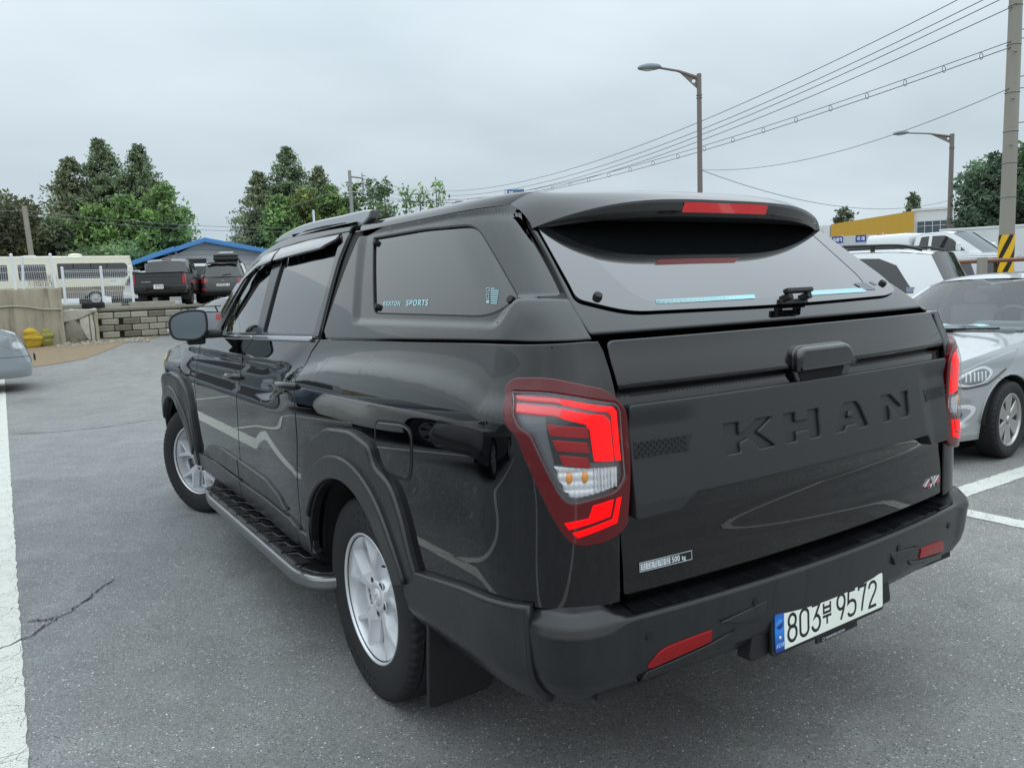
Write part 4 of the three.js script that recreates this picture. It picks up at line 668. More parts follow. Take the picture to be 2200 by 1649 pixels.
function wheel(parent, pos, turn, side) {
  const W = grp('wheel', parent, pos); W.rotation.y = turn + (side > 0 ? Math.PI : 0);
  const ty = part('tyre', tyreGeo(RW, 0.234, 0.255, 64), M.rubber, W);
  part('tyre_lettering', [...bentText('FALKEN', 0.292, 0.046, -0.1262, -0.15, 0.012), ...bentText('FALKEN', 0.292, 0.046, -0.1262, Math.PI - 0.15, 0.012)], M.plasticDark, W);
  const lip = new THREE.LatheGeometry([[0.246, 0.098], [0.246, 0.112], [0.241, 0.1135], [0.236, 0.110], [0.232, 0.095], [0.222, 0.07], [0.216, 0.0], [0.216, -0.09], [0.235, -0.11]].map(([r, y]) => new THREE.Vector2(r, y)), 72); lip.rotateZ(Math.PI / 2);
  const rim = [lip];
  for (let k = 0; k < 5; k++) {
    const q = k * 2 * Math.PI / 5;
    const Y = [[-0.020, 0.03], [-0.026, 0.085], [-0.028, 0.118], [-0.072, 0.205], [-0.078, 0.226], [-0.050, 0.236], [-0.014, 0.165], [0, 0.150], [0.014, 0.165], [0.050, 0.236], [0.078, 0.226], [0.072, 0.205], [0.028, 0.118], [0.026, 0.085], [0.020, 0.03]].reverse();
    const s = new THREE.Shape(Y.map((p) => new THREE.Vector2(...p)));
    const g = new THREE.ExtrudeGeometry(s, { depth: 0.012, bevelEnabled: true, bevelSize: 0.012, bevelThickness: 0.036, bevelSegments: 1, bevelOffset: -0.010 });
    const p = g.attributes.position; // dish: the face sits deeper towards the hub
    for (let i = 0; i < p.count; i++) { const r = Math.hypot(p.getX(i), p.getY(i)); p.setZ(i, p.getZ(i) - 0.020 - 0.016 * ss(0.16, 0.05, r)); }
    g.computeVertexNormals(); g.rotateZ(q); g.rotateY(-Math.PI / 2); g.translate(-0.065, 0, 0); rim.push(g);
    const f = extr([[-0.045, 0.226], [0, 0.152], [0.045, 0.226], [0, 0.236]].reverse(), 0.012, 0.003); f.rotateX(-0.22); f.rotateZ(q); f.rotateY(-Math.PI / 2); f.translate(-0.024, 0, 0); rim.push(f);
    // pocket walls between the spokes, sloping back to the barrel
    const w2 = extr([[-0.052, 0.206], [-0.034, 0.075], [0.034, 0.075], [0.052, 0.206], [0, 0.218]].reverse(), 0.01, 0.004, [[[-0.040, 0.196], [-0.022, 0.092], [0.022, 0.092], [0.040, 0.196]]]); w2.rotateZ(q + Math.PI / 5); w2.rotateY(-Math.PI / 2); w2.translate(-0.028, 0, 0); rim.push(w2);
  }
  const hub = new THREE.LatheGeometry([[0.0, 0.078], [0.036, 0.078], [0.040, 0.084], [0.056, 0.084], [0.074, 0.066], [0.085, 0.03]].map(([r, y]) => new THREE.Vector2(r, y)).reverse(), 40); hub.rotateZ(Math.PI / 2); rim.push(hub);
  part('rim', rim.map((g) => g.index ? g : g), M.alloy, W);
  const cups = [], nuts = [];
  for (let k = 0; k < 5; k++) { const q = (k + 0.5) * 2 * Math.PI / 5, y = 0.063 * Math.cos(q), z = -0.063 * Math.sin(q); const c = new THREE.CylinderGeometry(0.0145, 0.0145, 0.004, 20); c.rotateZ(Math.PI / 2); c.translate(-0.0795, y, z); cups.push(c); const n = new THREE.TorusGeometry(0.0155, 0.003, 8, 24); n.rotateY(Math.PI / 2); n.translate(-0.079, y, z); nuts.push(n); }
  part('lug_hole', cups, M.alloyDark, W); part('lug_rim', nuts, M.alloy, W);
  const cap = new THREE.LatheGeometry([[0, 0.0895], [0.022, 0.089], [0.031, 0.0865], [0.0335, 0.083], [0.034, 0.076]].map(([r, y]) => new THREE.Vector2(r, y)).reverse(), 36); cap.rotateZ(Math.PI / 2);
  const e1 = new THREE.TorusGeometry(0.025, 0.0014, 8, 36); e1.rotateY(Math.PI / 2); e1.translate(-0.0885, 0, 0);
  const em = [-1, 1].map((s) => tube([[-0.0895, 0.015 * s, -0.012], [-0.0905, 0.005 * s + 0.009, 0.001], [-0.0905, -0.012 * s, 0.003], [-0.0895, -0.014 * s, 0.013]], 0.0022, 16, 6));
  part('hub_cap', [cap, e1, ...em], M.alloy, W);
  const disc = new THREE.CylinderGeometry(0.165, 0.165, 0.02, 40); disc.rotateZ(Math.PI / 2); disc.translate(0.01, 0, 0);
  part('brake_disc', disc, M.brake, W);
  const back = new THREE.CylinderGeometry(0.215, 0.215, 0.02, 32); back.rotateZ(Math.PI / 2); back.translate(0.07, 0, 0);
  const vp = new THREE.CylinderGeometry(0.004, 0.004, 0.03, 8); vp.rotateZ(1.2); vp.translate(-0.10, 0.16, 0.14);
  part('wheel_liner', [back, vp], M.under, W);
  return W;
}
wheel(TR, [-0.818, RW, ZR], 0, -1); wheel(TR, [-0.80, RW, ZF], 0.40, -1); wheel(TR, [0.818, RW, ZR], 0, 1); wheel(TR, [0.80, RW, ZF], 0.40, 1);

// edges shared between panels: (z, y)
const gapRear = [[-1.918, 0.44], [-1.895, 0.62], [-1.872, 0.85], [-1.868, 1.02], [-1.875, 1.14], [-1.868, 1.215], [-1.835, 1.275], [-1.752, 1.332]];
const gapMid = [[-2.925, 0.44], [-2.90, 0.62], [-2.882, 0.80], [-2.862, 1.0], [-2.850, 1.12], [-2.828, 1.22], [-2.738, 1.306]];
const gapFront = [[-3.86, 0.44], [-3.875, 0.62], [-3.89, 0.85], [-3.90, 1.05], [-3.893, 1.2], [-3.86, 1.279]];
const shift = (L, dz) => L.map(([z, y]) => [z + dz, y]);
const G = 0.0028, E = { depth: 0.022, bevel: 0.004, step: 0.026 };
const topLine = (z0, z1, n) => Array.from({ length: n + 1 }, (_, i) => { const z = lerp(z0, z1, i / n); return [z, beltY(z)]; });
const frontDoor = [...shift(gapFront, G).reverse(), ...shift(gapMid, -G), ...topLine(-2.78, -3.82, 8)];
frontDoor.splice(0, frontDoor.length, ...shift(gapFront, G).reverse(), ...shift(gapMid, -G), ...topLine(-2.76, -3.84, 8));
const rearDoor = [...shift(gapMid, G).reverse(), ...shift(gapRear, -G), ...topLine(-1.77, -2.72, 8)];
const R2 = 0.475, archR = arcPts(ZR, RW + 0.005, R2, Math.PI - 0.12, 0.45, 22).map(([z, y]) => [z, y]);
const bed = [...shift(gapRear, G).reverse(), [-1.80, 0.44], ...archR, [-0.80, 0.645], [-0.466, 0.695], [-0.226, 0.718], [-0.05, 0.718], [0.018, 0.716], [0.019, 0.95], [0.0195, 1.10], [0.0195, 1.22], [0.019, 1.30], [0.016, 1.345], [0.004, 1.369], ...topLine(-0.05, -1.74, 10)];
const archF = arcPts(ZF, RW + 0.005, R2, Math.PI - 0.05, 0.13, 22).map(([z, y]) => [z, y]);
const fenderTop = curve([[-5.2, 1.085], [-5.0, 1.125], [-4.7, 1.178], [-4.3, 1.225], [-3.86, 1.272]]);
const fender = [...shift(gapFront, -G).slice(0, -1), [-3.872, 1.272], ...[-4.0, -4.3, -4.6, -4.9, -5.1].map((z) => [z, fenderTop(z)]), [-5.19, 1.06], [-5.2, 0.8], [-5.2, 0.5], [-5.0, 0.42], ...archF, [-4.04, 0.44]];
for (const [name, poly] of [['front_door', frontDoor], ['rear_door', rearDoor], ['bed_side', bed], ['front_fender', fender]]) for (const g of both(panel(poly, sideS, E))) part(name, g, M.paint, TR);
// what is behind the gaps, wheel wells and the floor
{
  const inner = (s, y) => { const p = sideS(s, y); return [p[0] + 0.045, p[1], p[2] - (s > CORN ? 0.03 : 0)]; };
  const wellR = arcPts(ZR, RW + 0.005, 0.455, Math.PI - 0.12, 0.35, 18), wellF = arcPts(ZF, RW + 0.005, 0.455, Math.PI, 0.1, 18);
  const lin = panel([[-1.80, 0.40], ...wellR, [-0.84, 0.48], [-0.2, 0.52], [-0.02, 0.6], [-0.03, 1.30], ...topLine(-0.06, -3.9, 4), [-4.3, 1.15], [-5.1, 0.95], [-5.1, 0.45], ...wellF, [-4.05, 0.40]], inner, { depth: 0, step: 0.12 });
  const wells = [];
  for (const zc of [ZR, ZF]) for (const s of [-1, 1]) { const c = new THREE.CylinderGeometry(0.462, 0.462, 0.36, 36, 1, true, 0, Math.PI); c.rotateZ(Math.PI / 2); c.rotateX(0); c.rotateX(-Math.PI / 2 * 0); const q = c.clone(); q.rotateX(0); q.translate(s * 0.76, RW + 0.005, zc); wells.push(q); wells.push(box(0.02, 0.62, 0.94, s * 0.575, 0.62, zc)); }
  part('underbody', [...both(lin), box(1.1, 0.08, 5.0, 0, 0.46, -2.7), box(1.7, 0.06, 1.85, 0, 0.45, -2.9), box(1.66, 0.05, 0.75, 0, 0.50, -0.47), box(1.3, 0.7, 5.0, 0, 0.86, -2.68), box(0.14, 0.14, 1.6, 0, RW, ZR).rotateY(0), (() => { const a = new THREE.CylinderGeometry(0.06, 0.06, 1.5, 12); a.rotateZ(Math.PI / 2); a.translate(0, RW, ZR); return a; })(), (() => { const a = new THREE.SphereGeometry(0.15, 16, 12); a.translate(0, RW, ZR); return a; })(), ...wells], M.under, TR);
  part('spare_wheel', (() => { const t = new THREE.TorusGeometry(0.27, 0.10, 12, 32); t.rotateX(Math.PI / 2); t.translate(0, 0.44, -0.62); return t; })(), M.rubber, TR);
}
// fuel flap, seen as a separate lid
part('fuel_flap', panel(roundPoly([[-1.045, 0.936], [-0.905, 0.928], [-0.800, 0.934], [-0.772, 1.0], [-0.766, 1.09], [-0.83, 1.104], [-1.03, 1.088]], 0.03), sideS, { off: 0.0035, bevel: 0.005, depth: 0.004, step: 0.03 }), M.paint, TR);
part('fuel_flap_seal', panel(roundPoly([[-1.055, 0.930], [-0.905, 0.921], [-0.794, 0.927], [-0.764, 1.0], [-0.758, 1.096], [-0.83, 1.111], [-1.037, 1.095]], 0.033), sideS, { off: 0.0012, depth: 0.001, step: 0.03 }), M.rubberSeal, TR);

// plastic cladding round the wheels and along the sills
const CL = { off: 0.030, bevel: 0.012, depth: 0.03, step: 0.04 };
function archClad(zc, front) {
  const o = front
    ? [[zc + 0.565, 0.43], [zc + 0.555, 0.60], [zc + 0.515, 0.78], [zc + 0.42, 0.93], [zc + 0.28, 1.005], [zc, 1.02], [zc - 0.30, 0.985], [zc - 0.46, 0.89], [zc - 0.55, 0.74], [zc - 0.58, 0.56]]
    : [[zc - 0.46, 0.45], [zc - 0.478, 0.66], [zc - 0.462, 0.82], [zc - 0.36, 0.94], [zc - 0.17, 1.015], [zc + 0.08, 1.035], [zc + 0.24, 1.006], [zc + 0.265, 0.945], [zc + 0.40, 0.905], [zc + 0.485, 0.80], [zc + 0.53, 0.70], [zc + 0.565, 0.63]];
  const i = front ? arcPts(zc, RW + 0.005, 0.455, 0.10, Math.PI - 0.3, 24).reverse() : arcPts(zc, RW + 0.005, 0.452, 0.52, Math.PI - 0.2, 24);
  const ro = roundPoly(o, 0.05, 4);
  return front ? [...ro.slice().reverse(), ...i.slice().reverse()].reverse() : [...ro, ...i];
}
const rearArch = archClad(ZR, false), frontArch = archClad(ZF, true);
for (const g of both(panel(rearArch, sideS, { ...CL, off: 0.026 }))) part('wheel_arch_cladding', g, M.plastic, TR);
for (const g of both(panel(frontArch, sideS, { ...CL, off: 0.028 }))) part('wheel_arch_cladding', g, M.plastic, TR);
// second, raised step of the rear arch
{
  const i = arcPts(ZR, RW + 0.005, 0.455, 0.45, Math.PI - 0.55, 24), o = arcPts(ZR, RW + 0.005, 0.545, 0.42, Math.PI - 0.75, 24).reverse();
  for (const g of both(panel([...i, ...o], sideS, { off: 0.040, bevel: 0.010, depth: 0.02, step: 0.04 }))) part('wheel_arch_lip', g, M.plastic, TR);
  const i2 = arcPts(ZF, RW + 0.005, 0.458, 0.25, Math.PI - 0.6, 24), o2 = arcPts(ZF, RW + 0.005, 0.535, 0.3, Math.PI - 0.7, 24).reverse();
  for (const g of both(panel([...i2, ...o2], sideS, { off: 0.040, bevel: 0.010, depth: 0.02, step: 0.04 }))) part('wheel_arch_lip', g, M.plastic, TR);
}
const sillS = (s, y) => { const p = sideS(s, Math.max(y, 0.40)); return [p[0] + 0.18 * ss(0.44, 0.33, y) , y, p[2]]; };
for (const poly of [[[-3.96, 0.345], [-2.925, 0.345], [-2.925, 0.535], [-3.5, 0.548], [-3.94, 0.53]], [[-2.918, 0.345], [-1.925, 0.345], [-1.925, 0.512], [-2.05, 0.535], [-2.918, 0.534]], [[-1.918, 0.345], [-1.74, 0.345], [-1.735, 0.505], [-1.80, 0.515], [-1.918, 0.51]]])
  for (const g of both(panel(poly, sillS, { off: 0.016, bevel: 0.008, depth: 0.02, step: 0.045 }))) part('sill_cladding', g, M.plastic, TR);
for (const poly of [[[-3.80, 0.55, 0.02], [-2.925, 0.55, 0], [-2.925, 0.652, 0.005], [-3.30, 0.660, 0.03], [-3.60, 0.632, 0.06]], [[-2.918, 0.55, 0], [-2.09, 0.55, 0.01], [-2.20, 0.605, 0.03], [-2.38, 0.638, 0.05], [-2.918, 0.652, 0.005]]])
  for (const g of both(panel(roundPoly(poly, 0.02), sideS, { off: 0.014, bevel: 0.009, depth: 0.01, step: 0.045 }))) part('door_trim', g, M.plastic, TR);
const rearClad = [[-0.862, 0.345], [-0.66, 0.405], [-0.50, 0.44], [-0.232, 0.46], [-0.228, 0.730], [-0.47, 0.704], [-0.835, 0.652]];
const rcS = (s, y) => { const p = sideS(s, y); return [p[0] + 0.10 * ss(0.56, 0.36, y) - 0.006, y, p[2]]; };
for (const g of both(panel(rearClad, rcS, { off: 0.018, bevel: 0.012, depth: 0.02, step: 0.045 }))) part('rear_cladding', g, M.plastic, TR);
for (const s of [-1, 1]) { const g = extr(roundPoly([[-0.17, 0.20], [0.06, 0.20], [0.085, 0.30], [0.09, 0.52], [-0.17, 0.52]], 0.03), 0.012, 0.003); g.rotateX(0.10); const m = part('mud_flap', g, M.plasticDark, TR); m.position.set(s * 0.80 - (s > 0 ? -0.08 : 0.03) * 0, 0, -0.80); if (s > 0) m.scale.x = 1; }

// side steps
function stepShape(o) { return roundPoly([[-3.60 + o, -0.90], [-3.56 + o, -1.03 + o * 0.8], [-3.35, -1.062 + o], [-1.78, -1.062 + o], [-1.64 - o, -1.02 + o * 0.8], [-1.58 - o, -0.90]], 0.07, 8); }
{
  const flat = (P, h, b) => { const g = extr(P.map(([z, x]) => [x, -z]), h, b); g.rotateX(-Math.PI / 2); return g; };   // plan (x,z) -> lies flat, extruded upwards
  const base = flat(stepShape(0), 0.026, 0.014); base.translate(0, 0.338, 0);
  const deck = flat(stepShape(0.022).map(([z, x]) => [z, Math.min(x, -0.90)]), 0.012, 0.004); deck.translate(0, 0.376, 0);
  const rows = [];
  for (let k = 0; k < 9; k++) {
    const z0 = -3.42 + k * 0.190, ribs = [], pads = [], edge = []; rows.push([ribs, pads, edge]);
    ribs.push(...[[[-1.028, z0 - 0.055], [-0.99, z0 - 0.03]], [[-0.99, z0 - 0.03], [-0.985, z0 + 0.045]], [[-0.985, z0 + 0.045], [-0.945, z0 + 0.075]], [[-0.945, z0 + 0.075], [-0.935, z0 + 0.14]]].map(([a, b]) => bar([a[0], 0.399, a[1]], [b[0], 0.399, b[1]], 0.0035, 6)));
    for (let j = 0; j < 8; j++) pads.push(box(0.045, 0.004, 0.006, -1.005, 0.398, z0 + 0.02 + j * 0.012));
    edge.push(box(0.016, 0.008, 0.135, -1.040, 0.3985, z0 + 0.03, 0.003), box(0.016, 0.008, 0.028, -1.040, 0.3985, z0 + 0.135, 0.003));
  }
  const brk = [-3.1, -2.4, -1.75].map((z) => box(0.5, 0.05, 0.06, -0.72, 0.345, z));
  for (const s of [0, 1]) {
    const f = (L) => (s ? L.map(mirrorX2) : L);
    const st = part('side_step', f([base]), M.satinMetal, TR);
    part('step_tread', f([deck]), M.wetPlastic, st); for (const [r, p, e] of rows) { part('tread_rib', f(r), M.plastic, st); part('grip_pad', f(p), M.plasticDark, st); part('edge_rib', f(e), M.plastic, st); } for (const b of brk) part('step_bracket', f([b]), M.under, st);
  }
}
function mirrorX2(g) { return mirrorX(g.index ? g : g.clone().setIndex([...Array(g.attributes.position.count).keys()])); }

// cab: side frame with window openings, glass, visors
const fTop = curve([[-3.2, 1.650], [-3.02, 1.722], [-2.75, 1.768], [-2.4, 1.782], [-2.0, 1.786], [-1.7, 1.783]]);
const frame = [[-3.86, beltY(-3.86) - 0.004], ...topLine(-3.6, -1.745, 8).map(([z, y]) => [z, y + 0.002]), [-1.757, 1.50], [-1.764, 1.644], [-1.745, 1.783], ...[-2.0, -2.4, -2.75, -3.02, -3.2].map((z) => [z, fTop(z)]), [-3.52, 1.475]];
const winF = roundPoly([[-3.60, 1.312, 0.01], [-2.70, 1.333, 0.008], [-2.735, 1.728, 0.02], [-2.90, 1.716, 0.06], [-3.10, 1.660, 0.05], [-3.33, 1.50, 0.05]], 0.01);
const winR = roundPoly([[-2.585, 1.335, 0.012], [-1.835, 1.352, 0.012], [-1.825, 1.50, 0.03], [-1.852, 1.742, 0.02], [-2.30, 1.745, 0.05], [-2.585, 1.737, 0.02]], 0.01);
for (const g of both(panel(frame, cabS, { off: 0, bevel: 0.005, depth: 0.03, step: 0.045, holes: [winF, winR] }))) part('cab_side', g, M.frit, TR);
const glassOpt = { off: -0.012, depth: 0.003, step: 0.06 };
for (const w of [winF, winR]) for (const g of both(panel(insetPoly(densify(w, 0.05), -0.006).map((p) => p), cabS, glassOpt))) part('side_window', g, M.tinted, TR);
{ // roof side band above the doors, in gloss paint
  const band = [...[-3.20, -3.02, -2.75, -2.4, -2.0, -1.745].map((z) => [z, fTop(z) - 0.028]), [-1.742, 1.800], ...[-2.0, -2.4, -2.75, -3.02, -3.22].map((z) => [z, fTop(z) + 0.018])];
  for (const g of both(panel(band, cabS, { off: 0.010, bevel: 0.008, depth: 0.02, step: 0.05 }))) part('roof_gutter', g, M.paint, TR);
  const pil = [[-1.828, beltY(-1.8) + 0.006], [-1.752, beltY(-1.75) + 0.006], [-1.762, 1.50], [-1.770, 1.644], [-1.752, 1.765], [-1.842, 1.765], [-1.824, 1.64], [-1.815, 1.5]];
  for (const g of both(panel(pil, cabS, { off: 0.006, bevel: 0.006, depth: 0.012, step: 0.05 }))) part('rear_pillar', g, M.paint, TR);
  // rain visors of smoked plastic
  const v1 = [[-3.49, 1.44], [-3.33, 1.535], [-3.10, 1.668], [-2.90, 1.728], [-2.665, 1.745], [-2.665, 1.685], [-2.90, 1.664], [-3.08, 1.610], [-3.28, 1.487], [-3.45, 1.40]];
  const v2 = [[-2.635, 1.748], [-2.2, 1.760], [-1.842, 1.757], [-1.835, 1.735], [-1.97, 1.706], [-2.2, 1.700], [-2.635, 1.686]];
  const visS = (z, y) => { const p = cabS(z, y), t = ss(0.02, 0.075, fTop(Math.max(z, -3.2)) - y); return [p[0] - 0.012 - 0.02 * t, p[1], p[2]]; };
  for (const v of [v1, v2]) for (const g of both(panel(v, visS, { off: 0.004, bevel: 0.004, depth: 0.006, step: 0.04 }))) part('rain_visor', g, M.visor ||= phy(0.016, 0.011, 0.012, 0.06, { clearcoat: 1, clearcoatRoughness: 0.02 }), TR);
  for (const [z0, z1] of [[-3.62, -2.745], [-2.730, -1.835]]) for (const g of both(panel([...topLine(z0, z1, 6).map(([z, y]) => [z, y - 0.013]), ...topLine(z1, z0, 6).map(([z, y]) => [z, y + 0.010])], cabS, { off: 0.008, bevel: 0.006, depth: 0.01, step: 0.06 }))) part('belt_moulding', g, M.beltMoulding ||= phy(0.30, 0.31, 0.33, 0.16, { metalness: 0.9, clearcoat: 1 }), TR);
}
// roof, windscreen, bonnet, front
const roofY = (x, z) => { const k = Math.pow(Math.min(1, Math.abs(x) / 0.735), 3.4); return lerp(1.826 + 0.012 * Math.sin((z + 3.1) * 1.1), fTop(Math.max(-3.2, z)) + 0.012, k); };
part('cab_roof', grid(24, 24, (u, v) => { const z = lerp(-1.735, -2.98 + 0.10 * Math.abs(2 * u - 1) ** 2 * -1, v), x = lerp(-1, 1, u) * lerp(0.735, 0.71, v); return [x, roofY(x, z) - 0.06 * ss(0.85, 1.05, v), z]; }), M.paint, TR);
part('windscreen', grid(20, 10, (u, v) => { const x0 = lerp(-0.80, 0.80, u), x1 = lerp(-0.70, 0.70, u), c = Math.abs(2 * u - 1) ** 2; return [lerp(x0, x1, v), lerp(1.275, 1.79 - 0.03 * c, v), lerp(-3.90 + 0.14 * c, -2.98 - 0.02 * c, v)]; }), M.tinted, TR);
part('bonnet', grid(24, 20, (u, v) => { const z = lerp(-3.86, -5.28, v), k = Math.abs(2 * u - 1), w = Math.min(halfW(1.0, Math.max(z, -5.1)) - 0.06, 0.9), x = (2 * u - 1) * w; return [x, fenderTop(z) + 0.005 + 0.055 * (1 - k ** 3) - 0.10 * ss(0.75, 1, v) ** 2, z - 0.10 * (1 - k ** 2) * v]; }), M.paint, TR);
part('front_grille', [box(1.5, 0.34, 0.16, 0, 0.90, -5.26, 0.05), box(1.62, 0.3, 0.22, 0, 0.58, -5.24, 0.08)], M.plasticDark, TR);
for (const g of both(panel(roundPoly([[-5.19, 0.95], [-5.0, 0.99], [-4.93, 1.08], [-4.97, 1.12], [-5.19, 1.06]], 0.02), sideS, { off: 0.006, bevel: 0.006, depth: 0.01, step: 0.04 }))) part('headlamp', g, phy(0.45, 0.36, 0.22, 0.1, { clearcoat: 1 }), TR);

// roof rails
{
  const out = splineOpen([[-2.90, 1.800], [-2.80, 1.818], [-2.64, 1.836], [-2.45, 1.848], [-2.2, 1.8495], [-1.95, 1.845], [-1.75, 1.843], [-1.66, 1.842]], 5);
  const hole = roundPoly([[-2.60, 1.806, 0.02], [-2.40, 1.824, 0.03], [-2.14, 1.826, 0.03], [-1.86, 1.818, 0.012], [-1.85, 1.797, 0.008], [-2.15, 1.800, 0.03]], 0.01);
  const P = [...out, [-1.60, 1.834], [-1.625, 1.806], [-1.70, 1.780], [-1.9, 1.786], [-2.15, 1.790], [-2.45, 1.793], [-2.7, 1.792]];
  const g = extr(P.map(([z, y]) => [z, y]), 0.03, 0.008, [hole]); g.rotateY(-Math.PI / 2); const L = g.clone(); L.translate(-0.665, 0, 0); const R = g.clone(); R.translate(0.695, 0, 0);
  for (const q of [L, R]) part('roof_rail', q, M.railPaint ||= phy(0.42, 0.435, 0.45, 0.30, { metalness: 0.5, clearcoat: 0.4, clearcoatRoughness: 0.2 }), TR);
}
// door handles and mirrors
function doorHandle(zc, yc) {
  const cup = panel(splinePoly([[zc - 0.10, yc], [zc - 0.05, yc + 0.030], [zc + 0.03, yc + 0.034], [zc + 0.09, yc + 0.006], [zc + 0.04, yc - 0.03], [zc - 0.05, yc - 0.03]]), sideS, { off: -0.002, depth: 0, step: 0.02, bulge: (z, y) => -0.022 * Math.max(0, 1 - ((z - zc) / 0.09) ** 2 - ((y - yc) / 0.033) ** 2) + 0.003 });
  const x = -halfW(yc, zc), g = new THREE.TubeGeometry(new THREE.CatmullRomCurve3([V(x + 0.012, yc - 0.006, zc - 0.115), V(x - 0.016, yc - 0.002, zc - 0.095), V(x - 0.034, yc + 0.003, zc - 0.02), V(x - 0.030, yc + 0.006, zc + 0.06), V(x - 0.016, yc + 0.006, zc + 0.10), V(x + 0.012, yc + 0.004, zc + 0.115)]), 28, 0.017, 10, false);
  const p = g.attributes.position; for (let i = 0; i < p.count; i++) p.setX(i, x + (p.getX(i) - x) * 1.0); g.computeVertexNormals();
  return [cup, g];
}
for (const [z, y] of [[-2.985, 1.090], [-1.985, 1.128]]) { const [c, h] = doorHandle(z, y); for (const g of both(c)) part('handle_recess', g, M.paint, TR); for (const g of both(h)) part('door_handle', g, M.paint, TR); }
function mirror(side) {
  const m = grp('side_mirror', TR, [side * 1.072, 1.362, -3.36]); m.rotation.y = side * 0.13; m.rotation.x = -0.05; if (side > 0) m.scale.set(-1, 1, 1);
  const o = splinePoly([[-0.112, 0.01], [-0.098, 0.055], [-0.05, 0.083], [0.04, 0.092], [0.088, 0.078], [0.098, 0.02], [0.088, -0.04], [0.045, -0.078], [-0.04, -0.080], [-0.095, -0.062]].reverse(), 8);
  const n = o.length, ring = (k, z) => o.map(([x, y]) => [x * k, y * k, z]);
  const rings = [ring(0.99, 0.0), ring(1.0, -0.006), ring(0.99, -0.04), ring(0.92, -0.085), ring(0.72, -0.115), ring(0.4, -0.13), ring(0.01, -0.134)];
  const shell = grid(n, rings.length - 1, (u, v) => { const r = rings[Math.round(v * (rings.length - 1))]; return r[Math.round(u * n) % n]; });
  part('mirror_housing', shell, M.paint, m);
  const S0 = (x, y) => [x, y, 0]; const inset = insetPoly(densify(o, 0.02), 0.013);
  part('mirror_bezel', panel(o.map(([x, y]) => [x * 0.99, y * 0.99]), S0, { off: 0.002, bevel: 0.004, depth: 0.004, step: 0.03, holes: [inset] }), M.plasticDark, m);
  part('mirror_glass', panel(insetPoly(densify(o, 0.02), 0.012), (x, y) => [x, y, -0.004 - 0.25 * (x * x + y * y) * 0], { depth: 0, step: 0.04 }), M.mirrorGlass, m);
  part('mirror_arm', [bar([0.06, -0.05, -0.06], [0.17, -0.05, -0.03], 0.026, 12), box(0.10, 0.05, 0.07, 0.03, -0.082, -0.07, 0.015)], M.plasticDark, m);
  const sig = new THREE.BoxGeometry(0.012, 0.014, 0.09); sig.translate(-0.112, -0.015, -0.055); part('turn_signal', sig, M.lampChrome, m);
  return m;
}
mirror(-1); mirror(1);
